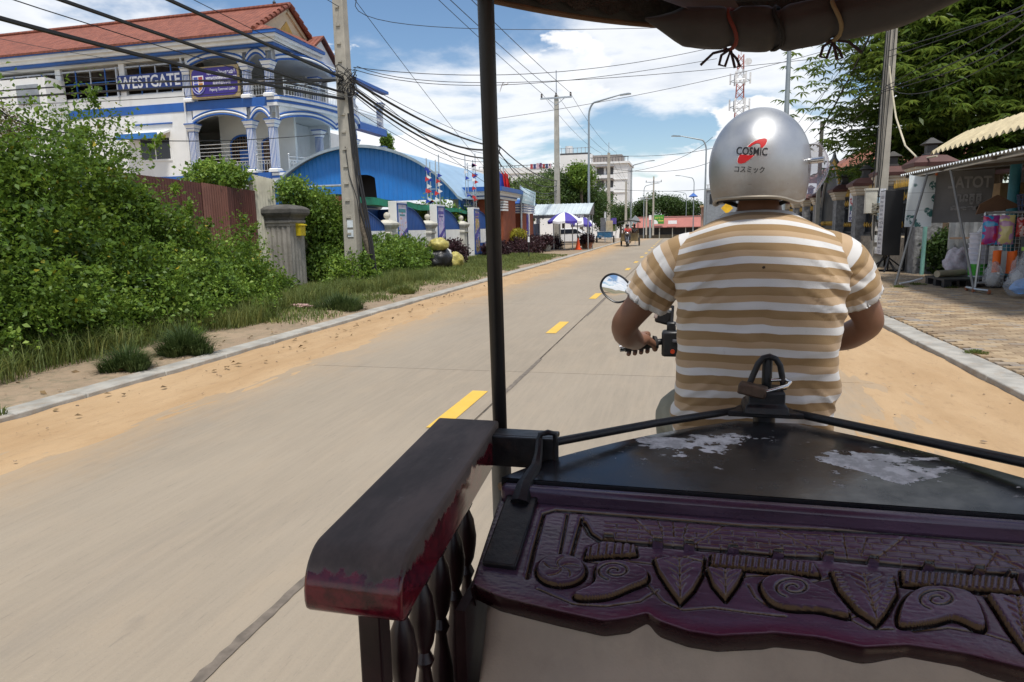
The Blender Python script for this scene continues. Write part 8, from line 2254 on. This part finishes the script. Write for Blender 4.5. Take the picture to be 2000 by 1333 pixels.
nk = nv_((DXC+.002, 2.015, 1.535), .064, sp3); nk2 = nv_((DXC+.004, 2.02, 1.585), .061, nk); hd = nv_((DXC+.006, 2.03, 1.66), .09, nk2); hd2 = nv_((DXC+.008, 2.03, 1.72), .075, hd)
jaw = nv_((DXC+.022, 2.10, 1.615), .04, hd); nose = nv_((DXC+.032, 2.125, 1.655), .016, hd)
def arm(sh, el, wr, grc, gi, mir):
    a = nv_(sh, .062, sp3 if False else sp2); b = nv_(sh.lerp(el, .5), .050, a); c_ = nv_(el+Vector((0, 0, .012)), .043, b); d = nv_(el.lerp(wr, .35)+Vector((-.006*mir, 0, -.006)), .043, c_); e = nv_(el.lerp(wr, .72), .037, d); f = nv_(wr, .029, e)
    ax = GAX if mir > 0 else Vector((-GAX.x, GAX.y, GAX.z))     # outer to inner
    p = nv_(grc+Vector((0, -.038, .030)), (.034, .020), f)
    for k in range(4):
        o = grc+ax*(-.034+.0215*k); q = .95 if k in (0,) else 1.0
        k1 = nv_(o+Vector((0, .006, .034)), .0125, p); k2 = nv_(o+Vector((0, .034*q, .020)), .0098, k1); k3 = nv_(o+Vector((0, .036*q, -.012)), .0090, k2); k4 = nv_(o+Vector((0, .010, -.028*q)), .0085, k3); nv_(o+Vector((0, -.010, -.026*q)), .0072, k4)
    t1 = nv_(grc+ax*.032+Vector((0, -.030, .018)), .0155, p); t2 = nv_(grc+ax*.056+Vector((0, -.014, -.004)), .0120, t1); t3 = nv_(grc+ax*.058+Vector((0, .0, -.030)), .0095, t2)
arm(SHL, ELL, WRL, GRC, GRL_i, 1); arm(SHR, ELR, WRR, GRCR, GRR_i, -1)
KNL, KNR = Vector((DXC-.21, 2.36, .86)), Vector((DXC+.21, 2.36, .86))
for s, kn in ((-1, KNL), (1, KNR)):
    h = nv_((DXC+s*.10, 2.0, .945), .088, pel); q = nv_(Vector((DXC+s*.10, 2.0, .945)).lerp(kn, .5), .075, h); k_ = nv_(kn, .055, q); a_ = nv_((DXC+s*.17, 2.28, .43), .040, k_); nv_((DXC+s*.17, 2.40, .37), .034, a_)
skin_mesh('body', V, E, Rr, SKIN, drv, root=pel)
# ---- sleeves
def sleeve(sh, el, mir, label):
    """set-in sleeve: leaves the shoulder sideways inside the shirt, then turns down the arm"""
    n, nt = 60, 72; d = (el-sh).normalized(); hem = sh+d*((el-sh).length*.60)
    p0 = sh+Vector((mir*.085, .0, -.012)); p1 = sh+Vector((-mir*.022, -.004, .006))
    pth = [p0*((1-q)**2)+p1*(2*q*(1-q))+hem*(q*q) for q in np.linspace(0, 1, n+1)]
    m = MB(); at_ = []; S = 0
    x_ = None
    for j in range(n+1):
        f = j/n; c_ = pth[j]; tg = (pth[min(j+1, n)]-pth[max(j-1, 0)]).normalized()
        if j: S += (pth[j]-pth[j-1]).length
        up = Vector((0, -1, 0)); x_ = tg.cross(up).normalized(); y_ = x_.cross(tg)
        r = .058+.019*math.sin(min(1, f/.6)*PI/2)
        for i in range(nt):
            a = 2*PI*i/nt; ca, sa = math.cos(a), math.sin(a)
            fold = abs(mnoise.noise(Vector((ca*1.6+f*2.2, sa*1.6, f*3.2+mir*4))))
            rr = r*(1+.10*mnoise.noise(Vector((ca*1.3, sa*1.3, f*2.4+mir)))*(.3+f)-.16*max(0, .22-fold)/.22*f*.6+.04*mnoise.noise(Vector((ca*4+f*4, sa*4, f*7)))*f)
            nrm = x_*(ca*.90)+y_*(sa*1.0)
            p = c_+nrm*rr+Vector((0, 0, -.022*f*f*max(0, -nrm.z)))
            m.v.append(tuple(p)); at_.append(-S+.0575*14.02+.004*mnoise.noise(p*9)*f*(1-f))
    at_ = [q+S for q in at_]
    for j in range(n):
        for i in range(nt):
            i2 = (i+1) % nt; m.f.append((j*nt+i, j*nt+i2, (j+1)*nt+i2, (j+1)*nt+i))
    b0 = len(m.v)
    for i in range(nt):
        p = Vector(m.v[n*nt+i]); m.v.append(tuple(hem+(p-hem)*.93-tg*.02)); at_.append(.0575*14.15)
    for i in range(nt): m.f.append((n*nt+i, n*nt+(i+1) % nt, b0+(i+1) % nt, b0+i))
    return obj('sleeve', m, STRIPE, drv, ang=180, attrs={'stripe': at_})
sleeve(SHL, ELL, 1, 'left'); sleeve(SHR, ELR, -1, 'right')
TROU = pm('khaki_trousers', (.20, .205, .165), .85, var=.2, scale=9, bump=.4, bscale=35, bdist=.006)
vs = [(DXC, 1.99, .93), (DXC-.11, 2.02, .935), Vector((DXC-.10, 2.0, .945)).lerp(KNL, .55), KNL, (DXC-.17, 2.28, .47), (DXC+.11, 2.02, .935), Vector((DXC+.10, 2.0, .945)).lerp(KNR, .55), KNR, (DXC+.17, 2.28, .47)]
skin_mesh('trousers', vs, [(0, 1), (1, 2), (2, 3), (3, 4), (0, 5), (5, 6), (6, 7), (7, 8)], [.135, .128, .115, .082, .06, .128, .115, .082, .06], TROU, drv)
for s in (-1, 1): obj('shoe', MB().sphere((DXC+s*.17, 2.42, .33), (.05, .13, .05), 14, 10), BLACKP, drv)
# ---- helmet
HC = Vector((DXC-.002, 2.0, 1.652)); HR = Vector((.128, .150, .152)); HYAW = math.radians(-22)
t = NT('silver_helmet')
sp_ = t.sep(); n = t.noise(6, 6, .65); low = t.ramp(sp_[2], .01, -.10)
dirt = t.math('MULTIPLY', t.ramp(t.noise(5, 7, .68, t.vec((1, 1, 1.6))), .30, .58), low)
blot = t.math('MULTIPLY', t.ramp(t.noise(26, 4, .6, t.vec((1, 1, 1), (5, 2, 9))), .68, .73), t.ramp(sp_[2], .06, -.05))
scr = t.math('MULTIPLY', t.ramp(t.noise(40, 6, .75, t.vec((.5, .5, 3), (1, 1, 4))),   .655, .70), .7)
c = t.mix(t.ramp(n, .3, .7), (.40, .41, .42, 1), (.50, .51, .52, 1))
c = t.mix(t.math('MULTIPLY', dirt, .8), c, (.27, .215, .15, 1)); c = t.mix(t.math('MULTIPLY', blot, .85), c, (.10, .06, .03, 1)); c = t.mix(scr, c, (.12, .11, .10, 1))
t.base(c); t.metal(t.math('SUBTRACT', .82, t.math('MULTIPLY', dirt, .5))); t.rough(t.math('ADD', .34, t.math('MULTIPLY', t.math('ADD', dirt, n), .16))); t.bump(t.noise(90, 4), .06, .002)
SILV = t.m
hel = thing('helmet', 'silver open face motorcycle helmet with red logo and a clear visor', 'helmet', HC)
def rim_low(az):
    """lower edge of the shell against azimuth (0 = back): level behind, cut up for the face"""
    a = abs((az+PI) % (2*PI)-PI)
    base = -.086-.014*math.exp(-((a-1.35)/.45)**2)
    k = min(1, max(0, (a-1.95)/.35)); k = k*k*(3-2*k)
    return base*(1-k)+.062*k
def hel_pt(az, zrel, k=1.0):
    """surface of the shell: azimuth from the back, height relative to the centre"""
    q = max(-1, min(1, zrel/HR.z)); r = math.sqrt(max(0, 1-q*q)) if q > 0 else (1-.28*abs(q)**2)
    x = math.sin(az)*HR.x*r*k; y = -math.cos(az)*HR.y*r*k
    xr = x*math.cos(HYAW)-y*math.sin(HYAW); yr = x*math.sin(HYAW)+y*math.cos(HYAW)
    return Vector((HC.x+xr, HC.y+yr, HC.z+zrel*k))
def shell(k):
    m = MB(); nA, nZ = 96, 44
    for j in range(nZ+1):
        for i in range(nA):
            az = 2*PI*i/nA; lo = rim_low(az)
            f = j/nZ; tt = math.sin(f*PI/2)**1.0
            zr = HR.z*math.cos(f*PI/2*1.0)*1.0 if False else lo+(HR.z-lo)*(1-f)**.0*math.cos(f*PI/2)**1.0
            m.v.append(tuple(hel_pt(az, zr, k)))
    for j in range(nZ):
        for i in range(nA): m.f.append((j*nA+i, j*nA+(i+1) % nA, (j+1)*nA+(i+1) % nA, (j+1)*nA+i))
    m.f.append(tuple(range(nA)))
    return m
obj('shell', shell(1.0), SILV, hel, ang=80)
obj('liner', shell(.93), pm('helmet_liner', (.02, .016, .014), .9), hel, ang=80)
lipm = MB().tube([hel_pt(2*PI*i/96, rim_low(2*PI*i/96), .982) for i in range(96)], .0052, 8, closed=True)
obj('edge_trim', lipm, pm('helmet_trim', (.30, .27, .22), .5, .3), hel)
pad = MB().tube([hel_pt(a, -.095, .86) for a in np.linspace(-1.5, 1.5, 24)], .011, 8)
obj('neck_padding', pad, pm('helmet_liner', (.02, .016, .014), .9), hel)
t = NT('visor_tint'); t.base((.42, .36, .5, 1)); t.rough(.08); t.b.inputs['Alpha'].default_value = .55; t.b.inputs['Coat Weight'].default_value = .6
def vis(i, j):
    az = PI+(-1.62+2.85*i); zr = -.075+.135*j; p = hel_pt(az, max(-.075, min(.075, zr))*1.0, 1.0)
    d = (p-HC); d.z = 0; d = d.normalized(); bul = .022+.022*math.sin(PI*min(1, max(0, j)))
    return p+d*bul
obj('visor', MB().grid(vis, 60, 14), t.m, hel, ang=180)
for sgn in (1,):
    pz = hel_pt(PI-sgn*1.60, .005, 1.0); d = (pz-HC).normalized()
    obj('visor_snap', MB().cyl(pz-d*.002, pz+d*.036, .008, n=10), CHROME, hel)
obj('strap', MB().tube([hel_pt(PI*.5, -.085, .95), HC+Vector((-.07, .05, -.15)), HC+Vector((0, .09, -.17)), HC+Vector((.08, .04, -.15)), hel_pt(-PI*.5, -.085, .95)], .006, 6), pm('strap_black', (.015, .015, .015), .8), hel)
# logo, laid on the shell by sight lines
def on_helmet(u, v, lift):
    o = Vector((0, 0, CAM_H)); d = ray(u, v); lo_, hi_ = 1.5, 2.2
    def f(k):
        p = o+d*k-HC; c_, s_i = math.cos(-HYAW), math.sin(-HYAW); x = p.x*c_-p.y*s_i; y = p.x*s_i+p.y*c_
        q = max(-1, min(1, p.z/HR.z)); r = math.sqrt(max(1e-6, 1-q*q)) if q > 0 else (1-.28*abs(q)**2)
        return (x/(HR.x*r))**2+(y/(HR.y*r))**2-1
    k = 1.6
    for _ in range(400):
        if f(k) < 0: break
        k += .002
    a, b = k-.002, k
    for _ in range(12):
        mI = (a+b)/2
        if f(mI) < 0: b = mI
        else: a = mI
    p = o+d*a; return p-d.normalized()*lift
def decal(name, pts, mat, lift):
    bm = bmesh.new(); vs = [bm.verts.new((p[0], p[1], 0)) for p in pts]; bm.faces.new(vs); bmesh.ops.triangulate(bm, faces=bm.faces)
    bmesh.ops.subdivide_edges(bm, edges=bm.edges, cuts=3, use_grid_fill=True)
    mb = MB(); bm.verts.index_update(); mb.add([tuple(on_helmet(v.co.x, v.co.y, lift)) for v in bm.verts], [tuple(v.index for v in f.verts) for f in bm.faces]); bm.free()
    return obj(name, mb, mat, hel, smooth=False)
Z7 = lambda a, b: (1370+a/5.332, 190+b/5.332)
LRED = pm('logo_red', (.55, .012, .015), .4, var=.06, bump=0); LBLK = pm('logo_black', (.012, .013, .016), .4, var=.1, bump=0); LWHT = pm('logo_white', (.7, .7, .7), .5, var=.05, bump=0)
up_ = [(480, 515), (520, 480), (560, 456), (605, 438), (655, 429), (680, 437), (683, 460), (668, 495), (640, 526), (612, 526), (616, 500), (606, 484), (580, 480), (540, 494), (505, 520)]
dn_ = [(418, 598), (404, 620), (404, 640), (425, 654), (468, 637), (520, 606), (560, 600), (515, 640), (455, 683), (415, 695), (385, 692), (374, 672), (380, 640), (400, 600)]
grow = lambda P, k: [(sum(q[0] for q in P)/len(P)+(p[0]-sum(q[0] for q in P)/len(P))*k, sum(q[1] for q in P)/len(P)+(p[1]-sum(q[1] for q in P)/len(P))*k) for p in P]
for P in (up_, dn_):
    decal('logo_border', [Z7(*p) for p in grow(P, 1.09)], LWHT, .0004); decal('logo_mark', [Z7(*p) for p in P], LRED, .0008)
def helm_text(tx, size, cu, cv, width, height, mat, lift, bold):
    mb, w = text_mb(tx, size, None, 'CENTER', bold)
    ys = [p[1] for p in mb.v]; h = max(ys)-min(ys); y0 = min(ys); xs_ = [p[0] for p in mb.v]; xm = (max(xs_)+min(xs_))/2; w = max(xs_)-min(xs_)
    mb.v = [tuple(on_helmet(cu+(p[0]-xm)/w*width+(p[1]-y0)/h*1.5, cv-((p[1]-y0)/h-.5)*height+(p[0]-xm)/w*2.0, lift)) for p in mb.v]
    return obj('lettering', mb, mat, hel, smooth=False)
helm_text('COSMIC', 1, 1468, 295.5, 61, 15.5, LBLK, .0013, .008)
helm_text('コスミック', 1, 1463, 331.5, 59, 13, LBLK, .0007, .012)
# ---- motorbike
mbk = motorbike('black motorbike ridden by the driver in the striped shirt', DXC-.01, 2.02, 1, pm('bike_dark', (.03, .03, .035), .3), bars=False)
mbk.scale = (1.08, 1.08, 1.12)
bike_root = mbk
hb = thing('handlebar_assembly', 'black handlebar with grips, switch block and an egg shaped mirror', 'handlebar', (HBX, 2.35, 1.1))
GRIP = pm('rubber_grip', (.016, .015, .015), .7, var=.2, bump=.5, bscale=90)
bpts = [GRL_o, GRL_i, GRL_i+Vector((.06, .02, .0)), Vector((HBX-.06, 2.40, GRL_i.z-.01)), Vector((HBX, 2.41, GRL_i.z-.02))]
bpts += [Vector((2*HBX-p.x, p.y, p.z)) for p in reversed(bpts[:-1])]
obj('bar', MB().tube(bpts, .011, 10), BIRON, hb)
for s in (-1, 1):
    fx = (lambda p: p) if s < 0 else (lambda p: Vector((2*HBX-p.x, p.y, p.z)))
    obj('grip', MB().tube([fx(GRL_o.lerp(GRL_i, a)) for a in np.linspace(.10, .82, 10)], [.0165, .0155, .0165, .0155, .0165, .0155, .0165, .0155, .0165, .019], 14), GRIP, hb)
    obj('bar_end', MB().tube([fx(GRL_o-GAX*.004), fx(GRL_o+GAX*.022)], [.0135, .0155], 14), CHROME, hb)
    obj('grip_flange', MB().tube([fx(GRL_o.lerp(GRL_i, .84)), fx(GRL_o.lerp(GRL_i, .92))], [.025, .021], 14), GRIP, hb)
    sc = GRL_i+Vector((.035, .0, -.004))
    sw = obj('switch_block', MB().obox(fx(sc), (.062, .05, .088), Vector((1, 0, 0)), Vector((0, 1, 0)), Vector((0, 0, 1))), BLACKP, hb, bevel=.009)
    obj('horn_button', MB().cyl(fx(sc+Vector((.006, -.024, -.024))), fx(sc+Vector((.006, -.031, -.024))), .0075, n=12), pm('button_orange', (.5, .05, .01), .5), sw)
    obj('light_switch', MB().cbox(fx(sc+Vector((.014, -.027, .012))), (.018, .008, .010)), pm('switch_grey', (.12, .12, .13), .4), sw, bevel=.002)
    obj('perch', MB().obox(fx(sc+Vector((-.0, .012, .055))), (.030, .032, .034), Vector((1, 0, 0)), Vector((0, 1, 0)), Vector((0, 0, 1))), BLACKP, hb, bevel=.006)
    if s > 0: continue
    mc = gy(1203, 563, 2.50)
    obj('mirror_stalk', MB().tube([fx(sc+Vector((0, .012, .06))), fx(sc+Vector((.004, .03, .12))), fx(mc+Vector((.05, .02, -.03))), fx(mc+Vector((.01, .022, 0)))], .0058, 8), BIRON, hb)
    egg = [(-.056+.0, .0), (-.052, .022), (-.036, .041), (-.010, .049), (.022, .040), (.050, .018), (.064, -.004), (.060, -.022), (.040, -.040), (.010, -.050), (-.024, -.038), (-.046, -.020)]
    def rot(p): c_, q = math.cos(-.16), math.sin(-.16); return (p[0]*c_-p[1]*q, p[0]*q+p[1]*c_)
    eg = []
    for i in range(12):
        p0, p1, p2, p3 = (np.array(rot(egg[(i+k) % 12])) for k in (-1, 0, 1, 2))
        for j in range(4):
            q = j/4; eg.append(tuple(.5*((2*p1)+(-p0+p2)*q+(2*p0-5*p1+4*p2-p3)*q*q+(-p0+3*p1-3*p2+p3)*q**3)))
    tl = Matrix.Rotation(math.radians(-4), 3, 'X') @ Matrix.Rotation(math.radians(-10), 3, 'Z')
    mp_ = lambda u, v, w: fx(mc+tl @ Vector((u, w, v)))
    hsg = MB(); ne = len(eg)
    for w, k in ((-.006, 1.06), (.004, 1.07), (.018, .85), (.028, .4)):
        for p in eg: hsg.v.append(tuple(mp_(p[0]*k, p[1]*k, w)))
    for j in range(3):
        for i in range(ne): hsg.f.append((j*ne+i, j*ne+(i+1) % ne, (j+1)*ne+(i+1) % ne, (j+1)*ne+i))
    hsg.f.append(tuple(3*ne+i for i in range(ne)))
    mh = obj('mirror_housing', hsg, BLACKP, hb, ang=60)
    if 'mirror_glass' not in MATS:
        tt_ = NT('mirror_glass'); tt_.base((.86, .87, .88, 1)); tt_.metal(1.0); tt_.rough(.015)
    gl_ = MB()
    for k in range(1, 9):
        for p in eg: gl_.v.append(tuple(mp_(p[0]*k/8, p[1]*k/8, -.004-.0045*(1-(k/8)**2))))
    gl_.f = [tuple(range(ne))]+[(j*ne+i, j*ne+(i+1) % ne, (j+1)*ne+(i+1) % ne, (j+1)*ne+i) for j in range(7) for i in range(ne)]
    obj('mirror_glass', gl_, MATS['mirror_glass'], mh, ang=180)
    obj('mirror_rim', MB().tube([mp_(p[0]*1.02, p[1]*1.02, -.006) for p in eg], .0035, 6, closed=True), BLACKP, mh)
dash = obj('instrument_pod', MB().prism([(-.10, -.03), (.10, -.03), (.115, .02), (.08, .055), (-.08, .055), (-.115, .02)], 2.38, 2.45, lambda u, v, w: (HBX+u, w, 1.20+v)), BLACKP, hb, bevel=.012)
obj('pod_rim', MB().tube([(HBX-.115, 2.378, 1.22), (HBX-.10, 2.378, 1.17), (HBX+.10, 2.378, 1.17), (HBX+.115, 2.378, 1.22)], .003, 6), LWHT, dash)
pc_ = gy(1296, 618, 2.40)
obj('indicator_pod', MB().obox(pc_, (.052, .05, .050), Vector((.97, 0, -.25)), Vector((0, 1, 0)), Vector((.25, 0, .97))), BLACKP, hb, bevel=.008)
obj('indicator_lens', MB().obox(pc_+Vector((-.024, -.01, .006)), (.014, .032, .024), Vector((.97, 0, -.25)), Vector((0, 1, 0)), Vector((.25, 0, .97))), pm('lens_pale', (.5, .4, .35), .3), hb, bevel=.004)
